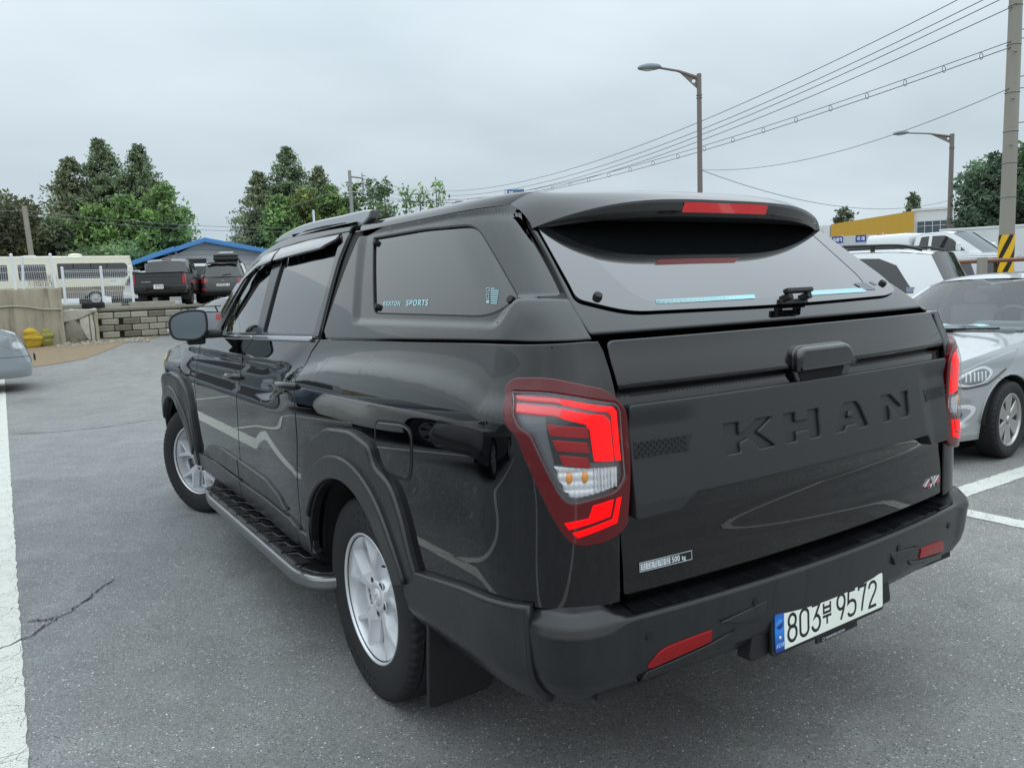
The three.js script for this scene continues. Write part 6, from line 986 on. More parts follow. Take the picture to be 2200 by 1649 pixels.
// rear bumper
{
  const bx = (t) => { // plan path, t in [-1, 1]: left side, corner, rear, corner, right side
    const a = Math.abs(t), sg = Math.sign(t); let x, z;
    if (a < 0.62) { x = 0.78 * a / 0.62; z = 0.004 - 0.050 * (x / 0.78) ** 2; }
    else if (a < 0.9) { const q = (a - 0.62) / 0.28 * Math.PI / 2; x = 0.78 + 0.186 * Math.pow(Math.sin(q), 0.85); z = -0.046 - 0.15 * (1 - Math.pow(Math.cos(q), 0.85)); }
    else { x = 0.966; z = -0.196 - (a - 0.9) / 0.1 * 0.032; }
    return [x * sg, z];
  };
  const nrm = (t) => { const e = 1e-3, p = bx(clamp(t - e, -1, 1)), q = bx(clamp(t + e, -1, 1)), l = Math.hypot(q[0] - p[0], q[1] - p[1]); return [-(q[1] - p[1]) / l, (q[0] - p[0]) / l]; };
  // profile: [out, y]
  const prof = (t) => {
    const a = Math.abs(t), c = ss(0.60, 0.66, a), low = ss(0.30, 0.42, a) , lo2 = ss(0.7, 0.95, a);
    return [[lerp(-0.100, -0.085, c), lerp(0.694, 0.736, c)], [lerp(-0.020, -0.060, c), lerp(0.6885, 0.731, c)], [lerp(-0.010, -0.030, c), lerp(0.692, 0.715, c)], [lerp(-0.002, -0.006, c), lerp(0.690, 0.688, c)], [0.002, lerp(0.682, 0.665, c)], [0.000, 0.655], [-0.003, 0.630], [-0.006, 0.600], [-0.010, 0.570], [-0.020, lerp(0.530, 0.535, low)], [-0.040, 0.500], [-0.075, 0.472], [-0.13, 0.455]];
  };
  const N = 12;
  const pt = (t, v) => { const P = prof(t), k = Math.min(N - 1, Math.floor(v * N)), f = v * N - k, o = lerp(P[k][0], P[k + 1][0], f), y = lerp(P[k][1], P[k + 1][1], f), b = bx(t), n = nrm(t); return [b[0] + n[0] * o, y, b[1] + n[1] * o, b[0], y]; };
  const B = part('rear_bumper', grid(220, 48, (u, v) => pt(lerp(-1, 1, u), v), true), M.plastic, TR);
  // black step pad on top
  const pad = grid(80, 6, (u, v) => { const t = lerp(-0.585, 0.585, u), b = bx(t), n = nrm(t), o = lerp(-0.092, -0.016, v); return [b[0] + n[0] * o, lerp(0.697, 0.6915, v) + 0.002 * Math.sin(Math.PI * v), b[1] + n[1] * o, b[0], b[1]]; }, true);
  part('step_pad', pad, M.wetPlastic, B);
  for (const x of [-0.33, 0.33, -0.66, 0.66]) { const t = x / 0.78 * 0.62, b = bx(t); part('pad_joint', box(0.003, 0.002, 0.075, b[0], 0.6968, b[1] - 0.054), M.rubberSeal, B); }
  const bumperS = (a, y) => { const t = a, P = prof(t); let k = 0; while (k < N - 1 && P[k + 1][1] > y) k++; const f = clamp((P[k][1] - y) / (P[k][1] - P[k + 1][1])), o = lerp(P[k][0], P[k + 1][0], f), b = bx(t), n = nrm(t); return [b[0] + n[0] * o, y, b[1] + n[1] * o]; };
  const tX = (x) => (Math.abs(x) <= 0.78 ? x / 0.78 * 0.62 : Math.sign(x) * 0.7);
  for (const s of [-1, 1]) {
    const rp = roundPoly([[0.500, 0.597, 0.004], [0.497, 0.562, 0.01], [0.690, 0.536, 0.006], [0.705, 0.542, 0.02], [0.672, 0.585, 0.05], [0.60, 0.592, 0.05]].map(([x, y, r]) => [tX(x * s), y, r * 0.8]), 0.004);
    part('reflector', panel(rp, bumperS, { off: 0.004, bevel: 0.002, depth: 0.008, step: 0.03 }), M.reflector, B);
    const sh = [[0.415, 0.575], [0.497, 0.556], [0.700, 0.528], [0.722, 0.500], [0.60, 0.519], [0.44, 0.553]].map(([x, y]) => [tX(x * s), y]);
    part('reflector_shelf', panel(sh, (a, y) => { const p = bumperS(a, y); return [p[0], p[1], p[2] + 0.010 * ss(0.572, 0.51, y + (Math.abs(p[0]) - 0.56) * 0.13)]; }, { off: 0.002, bevel: 0.003, depth: 0.02, step: 0.03 }), M.plastic, B);
    const wd = [[0.30, 0.630], [0.475, 0.612], [0.40, 0.592], [0.315, 0.588]].map(([x, y]) => [tX(x * s), y]);
    part('bumper_wedge', panel(wd, (a, y) => { const p = bumperS(a, y); return [p[0], p[1], p[2] + 0.009 * ss(0.635, 0.59, y)]; }, { off: 0.002, bevel: 0.003, depth: 0.015, step: 0.03 }), M.plastic, B);
    for (const [x, y] of [[0.705, 0.630], [0.344, 0.637]]) { const p = bumperS(tX(x * s), y), n = surfNormal(bumperS, tX(x * s), y), g = new THREE.CylinderGeometry(0.0095, 0.0095, 0.005, 20), r = new THREE.TorusGeometry(0.0105, 0.0014, 8, 24), q = new THREE.Quaternion().setFromUnitVectors(V(0, 1, 0), n), q2 = new THREE.Quaternion().setFromUnitVectors(V(0, 0, 1), n); if (n.z < 0) n.negate(); g.applyQuaternion(q); r.applyQuaternion(q2); for (const e of [g, r]) e.translate(p[0] + n.x * 0.001, p[1] + n.y * 0.001, p[2] + n.z * 0.001); part('parking_sensor', [g, r], M.plasticDark, B); }
  }
  // number plate in its bracket
  part('plate_recess', panel(roundPoly([[-0.345, 0.452, 0.02], [0.345, 0.452, 0.02], [0.315, 0.585, 0.01], [-0.315, 0.585, 0.01]], 0.01), (x, y) => [x, y, -0.058 + 0.035 * 0], { off: 0.03, bevel: 0.006, depth: 0.04, step: 0.06 }), M.plasticDark, B);
  const PL = grp('number_plate', TR, [0, 0.519, -0.020]); PL.rotation.x = -0.03;
  part('plate_bracket', [extr(roundPoly([[-0.270, -0.067], [0.270, -0.067], [0.272, 0.064], [-0.272, 0.064]], 0.012), 0.006, 0.002), box(0.20, 0.022, 0.006, 0.03, -0.074, 0.004), box(0.24, 0.004, 0.006, -0.125, 0.0605, 0.009), box(0.2, 0.004, 0.006, 0.14, 0.0605, 0.009)], M.plasticDark, PL);
  const plateTex = canvasTex(1040, 220, (c, w, h) => {
    c.fillStyle = '#eef1e6'; c.fillRect(0, 0, w, h);
    const g = c.createLinearGradient(0, 0, 0, h); g.addColorStop(0, '#1a5fc0'); g.addColorStop(0.45, '#2f86e0'); g.addColorStop(1, '#0d3f96'); c.fillStyle = g; c.fillRect(0, 0, 78, h);
    c.beginPath(); c.arc(40, 62, 30, 0, 7); c.fillStyle = '#3f8fdc'; c.fill(); c.beginPath(); c.arc(40, 62, 30, -0.3, Math.PI - 0.3); c.fillStyle = '#1b2f86'; c.fill();
    c.fillStyle = '#9fc6ef'; c.font = 'bold italic 34px sans-serif'; c.fillText('KOR', 4, 196);
    c.strokeStyle = '#15161a'; c.lineJoin = 'miter'; plateText(c, 112, 32, 156);
  });
  const face = extr(roundPoly([[-0.26, -0.055], [0.26, -0.055], [0.26, 0.055], [-0.26, 0.055]], 0.008), 0.002, 0.0006); { const p = face.attributes.position, uv = face.attributes.uv; for (let i = 0; i < p.count; i++) uv.setXY(i, (p.getX(i) + 0.26) / 0.52, (p.getY(i) + 0.055) / 0.11); }
  face.translate(0, 0, 0.009); part('plate_face', face, std(1, 1, 1, 0.35, { map: plateTex }), PL);
  const sc = new THREE.SphereGeometry(0.006, 12, 8); sc.scale(1, 1, 0.5); sc.translate(-0.240, -0.016, 0.0125); part('plate_screw', sc, M.chrome, PL);
  const fr = canvasTex(512, 40, (c, w, h) => { c.fillStyle = '#141516'; c.fillRect(0, 0, w, h); c.fillStyle = '#c4c6c8'; c.font = 'bold 30px sans-serif'; c.fillText('SSANGYONG MOTOR', 70, 31); c.strokeStyle = '#c4c6c8'; c.lineWidth = 4; c.beginPath(); c.ellipse(36, 20, 20, 13, 0, 0, 7); c.stroke(); });
  part('bracket_text', grid(1, 1, (u, v) => [lerp(-0.05, 0.11, u), lerp(-0.084, -0.0705, v), 0.0085, u, v]), std(1, 1, 1, 0.5, { map: fr }), PL);
}
// ---------- other vehicles ----------
// A vehicle is built nose towards local -z, standing on y = 0, out of a body skin (plan outline x profile), a glasshouse, wheels and lamps.
const carPaint = (r, g, b, metal = 0) => phy(r, g, b, 0.32, { metalness: metal, clearcoat: 1, clearcoatRoughness: 0.03 });
const carMats = { glass: phy(0.012, 0.014, 0.015, 0.03, { ior: 1.75 }), lightGlass: phy(0.09, 0.115, 0.12, 0.04, { ior: 1.6 }), tailRed: phy(0.32, 0.008, 0.012, 0.12, { clearcoat: 1 }), headGlass: phy(0.36, 0.38, 0.39, 0.08, { metalness: 0.2, clearcoat: 1, clearcoatRoughness: 0.02 }), rim: std(0.45, 0.46, 0.47, 0.35, { metalness: 0.8 }), rimDark: std(0.03, 0.03, 0.03, 0.4, { metalness: 0.5 }) };
const tyreCache = {};
function carWheel(parent, R, w, x, z, rimMat, steer = 0, spokes = 7, cover = false) {
  const s = Math.sign(x), W = grp('wheel', parent, [x, R, z]); W.rotation.y = steer + (s > 0 ? Math.PI : 0);
  const rr = R * 0.66;
  part('tyre', tyreCache[R + '_' + w] ||= tyreGeo(R, rr, w, 40, false), M.rubber, W);
  const lip = new THREE.LatheGeometry([[rr + 0.012, w * 0.36], [rr + 0.010, w * 0.43], [rr, w * 0.44], [rr - 0.008, w * 0.40], [rr - 0.016, w * 0.25], [rr - 0.02, -w * 0.4]].map(([r, y]) => new THREE.Vector2(r, y)), 40); lip.rotateZ(Math.PI / 2);
  const g = [lip];
  if (cover) { const c = new THREE.LatheGeometry([[0, w * 0.46], [rr * 0.3, w * 0.45], [rr * 0.36, w * 0.40], [rr * 0.8, w * 0.36], [rr, w * 0.40]].map(([r, y]) => new THREE.Vector2(r, y)).reverse(), 32); c.rotateZ(Math.PI / 2); g.push(c); }
  else for (let k = 0; k < spokes; k++) {
    const q = k * 2 * Math.PI / spokes, a = rr * Math.PI / spokes;
    const sp = extr([[-a * 0.30, rr * 0.18], [-a * 0.42, rr * 0.55], [-a * 0.62, rr * 0.97], [a * 0.62, rr * 0.97], [a * 0.42, rr * 0.55], [a * 0.30, rr * 0.18]].reverse(), 0.02, 0.008);
    sp.rotateZ(q); sp.rotateY(-Math.PI / 2); sp.translate(-w * 0.22, 0, 0); g.push(sp);
  }
  if (!cover) { const hub = new THREE.CylinderGeometry(rr * 0.16, rr * 0.26, 0.05, 20); hub.rotateZ(Math.PI / 2); hub.translate(-w * 0.28, 0, 0); g.push(hub); }
  part('rim', g, rimMat, W);
  const d = new THREE.CylinderGeometry(rr - 0.01, rr - 0.01, 0.02, 24); d.rotateZ(Math.PI / 2); d.translate(w * 0.05, 0, 0); part('brake', d, M.under, W);
  return W;
}
function makeCar(name, label, category, pos, turn, o, group) {
  const C = thing(name, label, category, pos, turn, group), { L, W, R, paint } = o, step = o.step || 0.09, zf = -L / 2, zr = L / 2;
  // plan outline: half curve from the nose centre round the left side to the tail centre
  const pl = [], n = 240, pf = o.noseRound || 0.42, pr = o.tailRound || 0.3;
  for (let i = 0; i <= n; i++) { const a = Math.PI * i / n, c = Math.cos(a), s = Math.sin(a), e = c > 0 ? pf : pr; pl.push([-W / 2 * Math.pow(s, e * 0.62), -Math.sign(c) * L / 2 * Math.pow(Math.abs(c), e)]); }
  pl[0][0] = pl[n][0] = 0;
  const cum = [0]; for (let i = 1; i < pl.length; i++) cum.push(cum[i - 1] + Math.hypot(pl[i][0] - pl[i - 1][0], pl[i][1] - pl[i - 1][1]));
  const T = cum[cum.length - 1];
  const P = (s) => { s = clamp(s, 0, T); let a = 0, b = cum.length - 1; while (b - a > 1) { const m = (a + b) >> 1; if (cum[m] <= s) a = m; else b = m; } const t = (s - cum[a]) / (cum[b] - cum[a] || 1); return [lerp(pl[a][0], pl[b][0], t), lerp(pl[a][1], pl[b][1], t)]; };
  const sAt = (z) => { let a = 0, b = T; for (let i = 0; i < 40; i++) { const m = (a + b) / 2; if (P(m)[1] < z) a = m; else b = m; } return a; };
  const belt = curve(o.belt), tuck = curve(o.sideProfile || [[0.15, -0.07], [0.3, -0.02], [0.5, 0], [0.75, -0.004], [0.95, -0.05], [1.15, -0.09]]), nose = curve(o.noseProfile || [[0.15, -0.12], [0.25, -0.04], [0.45, 0], [0.6, -0.05], [0.75, -0.16], [0.95, -0.35]]), tail = curve(o.tailProfile || [[0.2, -0.12], [0.4, 0], [0.6, -0.02], [0.9, -0.05], [1.1, -0.12]]);
  const S = (s, y) => {
    const e = 0.02, a = P(s - e), b = P(s + e); let tx = b[0] - a[0], tz = b[1] - a[1]; const l = Math.hypot(tx, tz) || 1; tx /= l; tz /= l;
    const nx = -tz, nz = tx, p = P(s), f = ss(0.25, 0.95, Math.max(0, -nz)), r = ss(0.25, 0.95, Math.max(0, nz)), off = tuck(y) * (1 - f - r) + nose(y) * f + tail(y) * r + (o.relief ? o.relief(s, y, T) : 0);
    return [Math.min(-0.0, p[0] + nx * off * (1 - ss(0.25, 0, -p[0]))), y, p[1] + nz * off];
  };
  C.userData.S = undefined; delete C.userData.S;
  const wells = [o.zF, o.zR], bot = o.bottom || 0.2, arch = (zc) => arcPts(sAt(zc), R, R * 1.17, Math.PI - Math.asin(Math.max(0, (bot - R)) / R) + Math.asin((R - bot) / (R * 1.17)) * 1, 0 - Math.asin((R - bot) / (R * 1.17)), 16);
  const sN = 90, topPts = []; for (let i = sN; i >= 0; i--) { const s = T * i / sN; topPts.push([s, belt(P(s)[1])]); }
  const poly = [[0.0, bot + 0.02], [sAt(zf + 0.25), bot], ...arch(o.zF), ...arch(o.zR), [sAt(zr - 0.25), bot + 0.04], [T, bot + 0.08], ...topPts];
  const body = panel(poly, S, { depth: 0.015, bevel: 0, step });
  part('body', both(body), paint, C);
  // bonnet, cowl and boot deck close the top; underneath is dark
  const edge = (z) => S(sAt(z), belt(z));
  const eS = (s) => { const a = Math.abs(s), p = S(a, belt(P(a)[1])); return s < 0 ? [-p[0], p[1], p[2]] : p; };
  // a bonnet or boot lid: spans from the rounded end of the body skin back to a straight edge
  const lid = (nm, sEnd, sBack, end, crown) => { const sg = end ? 1 : -1, c0 = (u) => (end ? eS2(sEnd, u) : eS(sEnd * (1 - 2 * u))), eS2 = (w, u) => { const k = 1 - 2 * u, p = S(T - w * Math.abs(k), belt(P(T - w * Math.abs(k))[1])); return [k < 0 ? -p[0] : p[0], p[1], p[2]]; };
    const dl = (v) => { const s = end ? lerp(T - sEnd, sBack, v) : lerp(sEnd, sBack, v); return eS(s); }, A = dl(1), c1 = (u) => [lerp(A[0], -A[0], u), A[1], A[2]];
    return part(nm, grid(28, 20, (u, v) => { const a = c0(u), b = c1(u), l = dl(v), r = [-l[0], l[1], l[2]], q = [0, 1, 2].map((i) => (1 - v) * a[i] + v * b[i] + (1 - u) * l[i] + u * r[i] - ((1 - u) * (1 - v) * c0(0)[i] + u * (1 - v) * c0(1)[i] + (1 - u) * v * c1(0)[i] + u * v * c1(1)[i])); return [q[0], q[1] + crown * (1 - Math.abs(2 * u - 1) ** 2.4) * ss(-0.15, 0.35, v), q[2]]; }, end), paint, C); };
  const deck = (za, zb, crown, nm) => part(nm, grid(14, 14, (u, v) => { const z = lerp(zb, za, v), e = edge(clamp(z, zf + 0.001, zr - 0.001)), x = (2 * u - 1) * -e[0]; const k = Math.abs(2 * u - 1); return [x, e[1] + crown * (1 - k ** 2.5), lerp(z, e[2], k * 0 + 1)]; }), paint, C);
  if (o.bonnet) lid('bonnet', W * 0.46, sAt(o.bonnet[1]), false, o.bonnet[2] ?? 0.05);
  if (o.boot) deck(o.boot[0], o.boot[1], o.boot[2] ?? 0.03, 'boot_lid');
  const wl = []; for (const zc of wells) for (const s of [-1, 1]) { const c = new THREE.CylinderGeometry(R * 1.16, R * 1.16, 0.3, 24, 1, true, 0, Math.PI); c.rotateZ(Math.PI / 2); c.translate(s * (W / 2 - 0.19), R, zc); wl.push(c, box(0.02, R * 2, R * 2.3, s * (W / 2 - 0.33), R + 0.05, zc)); }
  part('underbody', [box(W * 0.62, 0.5, L * 0.86, 0, bot + 0.27, 0), box(W * 0.9, 0.08, (o.zR - o.zF) - R * 2.5, 0, bot + 0.06, (o.zR + o.zF) / 2), ...wl], M.under, C);
  for (const s of [-1, 1]) { carWheel(C, R, o.tw || 0.2, s * (W / 2 - (o.tw || 0.2) * 0.56), o.zF, o.rimMat || carMats.rim, o.steer || 0, o.spokes, o.cover); carWheel(C, R, o.tw || 0.2, s * (W / 2 - (o.tw || 0.2) * 0.56), o.zR, o.rimMat || carMats.rim, 0, o.spokes, o.cover); }
  // glasshouse
  if (o.house) {
    const h = o.house, k = h.lean || 0.42;                              // h.line: outline of the side frame, [z, y] from the front base over the roof to the rear base
    const gw = (y, z) => Math.min(-edge(clamp(z, zf + 0.4, zr - 0.25))[0], W / 2) - 0.015 - k * Math.max(0, y - belt(clamp(z, zf + 0.3, zr))) * (0.8 + 0.25 * Math.max(0, y - belt(z)));
    const GS = (z, y) => [-gw(y, z) + (h.endTaper || 0.10) * (ss(h.line[0][0] + 1.1, h.line[0][0], z) ** 2 + ss(h.line[h.line.length - 1][0] - 0.8, h.line[h.line.length - 1][0], z) ** 2), y, z];
    const base = []; const z0 = h.line[0][0], z1 = h.line[h.line.length - 1][0]; for (let i = 0; i <= 8; i++) { const z = lerp(z1, z0, i / 8); base.push([z, belt(z) - 0.004]); }
    const frameP = [...h.line, ...base.slice(1, -1)].reverse();
    part('cab_frame', both(panel(frameP, GS, { bevel: 0.004, depth: 0.02, step: 0.08, holes: h.windows })), h.frameMat || paint, C);
    for (const w of h.windows) for (const g of both(panel(insetPoly(densify(area2(w) < 0 ? w.slice().reverse() : w, 0.08), -0.005), GS, { off: -0.01, depth: 0, step: 0.09 }))) part('side_window', g, h.glass || carMats.glass, C);
    const top = h.roof, rc = curve(h.line.filter((p, i) => i >= top[0] && i <= top[1]).map((p) => [p[0], p[1]])), za = h.line[top[0]][0], zb = h.line[top[1]][0];
    const rx = (z, y) => -GS(z, y)[0];
    part('roof', grid(18, 16, (u, v) => { const z = lerp(zb, za, v), y = rc(z), kk = 2 * u - 1, cr = h.crown ?? 0.035, e = rx(z, y) + 0.004; return [Math.sign(kk) * e * (1 - (1 - Math.abs(kk)) ** 1.0), y + 0.004 + cr * (1 - Math.abs(kk) ** 3.2), z]; }), h.roofMat || paint, C);
    const screen = (nm, lo, hi, bulge, flip, mat) => part(nm, grid(14, 8, (u, v) => { const zl = lerp(lo[0], hi[0], v), y = lerp(lo[1], hi[1], v), kk = 2 * u - 1, e = rx(zl, y) - 0.006, cr = (h.crown ?? 0.035) * v * 0.9; return [kk * e, y + cr * (1 - Math.abs(kk) ** 2.5), zl + bulge * (1 - kk * kk) * (1 - 0.3 * v)]; }, flip), mat, C);
    const lf = h.line[0], tf = h.line[top[0]], lr = h.line[h.line.length - 1], tr = h.line[top[1]];
    if (!h.noFront) screen('windscreen', [lf[0] + 0.01, belt(lf[0])], [tf[0], tf[1]], -(h.wsBulge ?? 0.16), true, h.wsGlass || carMats.lightGlass);
    screen('rear_window', [lr[0] - 0.01, lr[1]], [tr[0], tr[1]], h.rwBulge ?? 0.10, false, h.glass || carMats.glass);
    C.userData.GS = undefined; delete C.userData.GS; o._GS = GS;
  }
  const add = (nm, P2, opt, mat, sides = 2, lab) => { const g = panel(P2, S, { off: 0.006, bevel: 0.005, depth: 0.012, step: 0.05, ...opt }); const A = part(nm, g, mat, C, lab); if (sides === 2) part(nm, mirrorX(g), mat, C, lab); return A; };
  return { C, S, T, P, sAt, add, belt, edge, GS: o._GS };
}
const plateMat = (draw, w = 256, h = 56) => std(1, 1, 1, 0.4, { map: canvasTex(w, h, draw) });
const flatPlate = (nm, parent, w, h, pos, ry, mat) => { const g = new RoundedBoxGeometry(w, h, 0.012, 1, 0.004); const p = g.attributes.position, uv = g.attributes.uv; for (let i = 0; i < p.count; i++) uv.setXY(i, p.getX(i) / w + 0.5, p.getY(i) / h + 0.5); const m = part(nm, g, mat, parent); m.position.set(...pos); m.rotation.y = ry; return m; };
const drawPlate = (a, b, hang) => (c, w, h) => { c.fillStyle = '#e9ebe4'; c.fillRect(0, 0, w, h); c.strokeStyle = '#25272b'; c.lineWidth = 2; c.strokeRect(3, 3, w - 6, h - 6); c.lineWidth = 5; let x = 22; for (const d of a) { digit(c, d, x, 13, 18, 30); x += 28; } syl(c, x, 14, 24, 28, HAN[hang]); x += 36; for (const d of b) { digit(c, d, x, 13, 18, 30); x += 27; } };

// silver saloon on the right, nose towards the pick-up
{
  const silver = carPaint(0.46, 0.475, 0.49, 0.55); silver.roughness = 0.34;
  const A = makeCar('silver_saloon', 'silver compact saloon parked nose first beside the black pickup tailgate', 'car', [6.06, 0, -2.46], Math.PI / 2, {
    L: 4.37, W: 1.70, R: 0.31, zF: -1.36, zR: 1.21, tw: 0.19, paint: silver, spokes: 6, step: 0.05, noseRound: 0.52, bottom: 0.19, steer: 0.06, rimMat: std(0.48, 0.47, 0.45, 0.3, { metalness: 0.85 }),
    belt: [[-2.185, 0.70], [-2.12, 0.735], [-1.98, 0.795], [-1.76, 0.845], [-1.3, 0.905], [-0.7, 0.955], [0, 0.965], [1, 1.01], [1.6, 1.05], [1.9, 1.05], [2.185, 0.98]],
    sideProfile: [[0.15, -0.05], [0.3, -0.012], [0.45, 0], [0.62, -0.004], [0.74, -0.016], [0.82, -0.024], [0.95, -0.06], [1.1, -0.09]],
    noseProfile: [[0.15, -0.10], [0.22, -0.03], [0.34, 0.0], [0.50, -0.008], [0.60, -0.035], [0.70, -0.09], [0.78, -0.17], [0.9, -0.32]],
    relief: (s, y) => -0.020 * ss(0.24, 0.30, s) * ss(0.98, 0.86, s) * ss(0.29, 0.35, y) * ss(0.53, 0.48, y) + 0.014 * ss(0.1, 0.3, y) * ss(0.29, 0.25, y) * ss(1.2, 0.6, s),
    bonnet: [-2.10, -0.72, 0.06], boot: [1.75, 2.12],
    house: { lean: 0.46, wsBulge: 0.24, crown: 0.05, line: [[-0.86, 0.935], [-0.35, 1.22], [0.02, 1.365], [0.30, 1.410], [0.7, 1.422], [1.1, 1.39], [1.35, 1.34], [1.92, 1.06]], roof: [2, 6],
      windows: [[[-0.50, 0.985], [-0.12, 1.245], [0.10, 1.345], [0.42, 1.372], [0.40, 0.99]].reverse(), [[0.47, 0.99], [0.49, 1.374], [0.9, 1.362], [1.2, 1.30], [1.42, 1.07], [1.38, 1.04]].reverse()], glass: carMats.glass, wsGlass: phy(0.80, 0.90, 0.90, 0.02, { transmission: 1, thickness: 0, ior: 1.6 }) },
  });
  const qs = A.sAt(-1.90), qr = A.sAt(-1.21), hx = (t) => lerp(qs - 0.26, qr, t); const HL = roundPoly([[hx(0), 0.625, 0.02], [hx(0.22), 0.592, 0.05], [hx(0.52), 0.612, 0.05], [hx(0.80), 0.715, 0.05], [hx(1), 0.868, 0.01], [hx(0.82), 0.852, 0.06], [hx(0.45), 0.795, 0.08], [hx(0.12), 0.705, 0.05]], 0.02).reverse();
  const hl = A.add('headlamp', HL, { off: 0.004, bevel: 0.008, step: 0.035 }, carMats.headGlass, 1), hl2 = part('headlamp', mirrorX(panel(HL, A.S, { off: 0.004, bevel: 0.008, step: 0.04 })), carMats.headGlass, A.C);
  for (const [m, f] of [[hl, 0], [hl2, 1]]) {
    const q = (P, off, mat, nm) => { const g = panel(P, A.S, { off, bevel: 0.003, depth: 0.004, step: 0.03 }); part(nm, f ? mirrorX(g) : g, mat, m); };
    q(splinePoly([[hx(0.14), 0.66], [hx(0.30), 0.728], [hx(0.50), 0.765], [hx(0.585), 0.72], [hx(0.52), 0.655], [hx(0.34), 0.622], [hx(0.18), 0.632]], 5).reverse(), 0.010, M.lampChrome, 'lamp_reflector');
    q(splinePoly([[hx(0.21), 0.66], [hx(0.32), 0.722], [hx(0.48), 0.748], [hx(0.545), 0.71], [hx(0.48), 0.655], [hx(0.32), 0.632]], 5).reverse(), 0.0125, phy(0.20, 0.21, 0.22, 0.08, { metalness: 0.4, clearcoat: 1 }), 'lamp_lens'); for (let k = 0; k < 6; k++) q([[hx(0.27 + k * 0.042), 0.655], [hx(0.285 + k * 0.042), 0.655], [hx(0.292 + k * 0.042), 0.728], [hx(0.275 + k * 0.042), 0.728]].reverse(), 0.0145, M.lampChrome, 'lens_rib');
    q([[hx(0.16), 0.617], [hx(0.30), 0.602], [hx(0.52), 0.622], [hx(0.78), 0.722], [hx(0.76), 0.732], [hx(0.52), 0.636], [hx(0.30), 0.614], [hx(0.18), 0.626]].reverse(), 0.010, M.lampBlack, 'lamp_base');
  }
  const fs0 = A.sAt(-1.93) - 0.72, fo = (L) => L.map(([a, b]) => [a + fs0, b + 0.005]); const fog = splinePoly(fo([[0.62, 0.31], [0.60, 0.40], [0.64, 0.455], [0.80, 0.47], [0.87, 0.44], [0.79, 0.345], [0.70, 0.305]]), 5).reverse();
  const fl = A.add('fog_lamp', fog, { off: 0.002, bevel: 0.004, depth: 0.004 }, M.lampChrome);
  A.add('fog_reflector', splinePoly(fo([[0.655, 0.335], [0.64, 0.40], [0.67, 0.438], [0.78, 0.448], [0.82, 0.43], [0.76, 0.36], [0.70, 0.33]]), 5).reverse(), { off: 0.008, bevel: 0.003, depth: 0.003 }, carMats.headGlass);
  A.add('fog_bulb', splinePoly(fo([[0.68, 0.37], [0.69, 0.415], [0.74, 0.42], [0.745, 0.385]]), 5).reverse(), { off: 0.014, bevel: 0.003, depth: 0.003 }, carMats.lightGlass);
  A.add('grille', [[0, 0.27], [0.50, 0.28], [0.56, 0.36], [0.40, 0.45], [0, 0.46]].reverse(), { off: 0.004 }, M.plasticDark);
  A.add('upper_grille', [[0, 0.60], [0.34, 0.615], [0.36, 0.65], [0, 0.665]].reverse(), { off: 0.004 }, M.chrome);
  // cabin behind the windscreen
  part('dashboard', [(() => { const g = new RoundedBoxGeometry(1.26, 0.16, 0.62, 4, 0.07); g.translate(0, 0.92, -0.62); return g; })(), box(0.5, 0.08, 0.2, -0.34, 1.0, -0.42, 0.035)], std(0.10, 0.105, 0.11, 0.8), A.C);
  const wheelG = new THREE.TorusGeometry(0.18, 0.018, 10, 36); wheelG.rotateX(-0.45); wheelG.translate(-0.34, 1.0, -0.22); part('steering_wheel', wheelG, M.plasticDark, A.C);
  for (const s of [-1, 1]) part('seat', [box(0.48, 0.6, 0.16, s * 0.34, 0.86, 0.42, 0.07), box(0.26, 0.16, 0.10, s * 0.34, 1.24, 0.46, 0.045)], std(0.16, 0.16, 0.165, 0.9), A.C);
  part('cabin_lining', [box(1.3, 0.5, 0.06, 0, 0.95, 1.1), box(1.2, 0.05, 1.7, 0, 0.62, 0.4)], std(0.12, 0.12, 0.125, 0.9), A.C);
  part('rear_mirror', box(0.22, 0.06, 0.03, 0, 1.32, -0.02, 0.014), M.plasticDark, A.C);
  part('paper_sheet', [grid(8, 3, (u, v) => [lerp(-0.30, 0.10, u), 1.012 + 0.012 * Math.sin(u * 7), lerp(-0.80, -0.62, v)]), grid(8, 3, (u, v) => [lerp(0.12, 0.52, u), 1.010 + 0.015 * Math.sin(u * 5 + 1), lerp(-0.78, -0.64, v)])], std(0.55, 0.72, 0.73, 0.6), A.C);
  // wipers, cowl, dashboard papers, steering wheel behind the glass, mirrors
  part('cowl', grid(14, 2, (u, v) => { const k = 2 * u - 1; return [k * 0.66, lerp(0.985, 0.95, v) + 0.004, lerp(-0.90, -0.98, v) - 0.24 * (1 - k * k) * 1 + 0.12]; }), M.plasticDark, A.C);
  part('wiper_blade', [bar([-0.55, 1.012, -0.99], [0.02, 0.992, -1.075], 0.010, 6), bar([-0.10, 0.985, -1.02], [-0.30, 1.006, -1.045], 0.013, 6)], M.plasticDark, A.C); part('wiper_blade', [bar([0.05, 1.012, -1.06], [0.58, 1.014, -0.95], 0.010, 6)], M.plasticDark, A.C);
  for (const s of [-1, 1]) { const g = new THREE.SphereGeometry(1, 20, 14); g.scale(0.10, 0.075, 0.06); g.translate(s * 0.90, 1.02, -0.42); part('side_mirror', [g, bar([s * 0.80, 0.985, -0.42], [s * 0.86, 1.0, -0.42], 0.02)], silver, A.C); }
  const sealP = both(panel([...arcPts(A.sAt(-1.36), 0.31, 0.376, 0.1, Math.PI - 0.1, 20), ...arcPts(A.sAt(-1.36), 0.31, 0.366, 0.1, Math.PI - 0.1, 20).reverse()].reverse(), A.S, { off: 0.003, bevel: 0.003, depth: 0.006, step: 0.04 })); sealP.forEach((g) => part('arch_lip', g, silver, A.C));
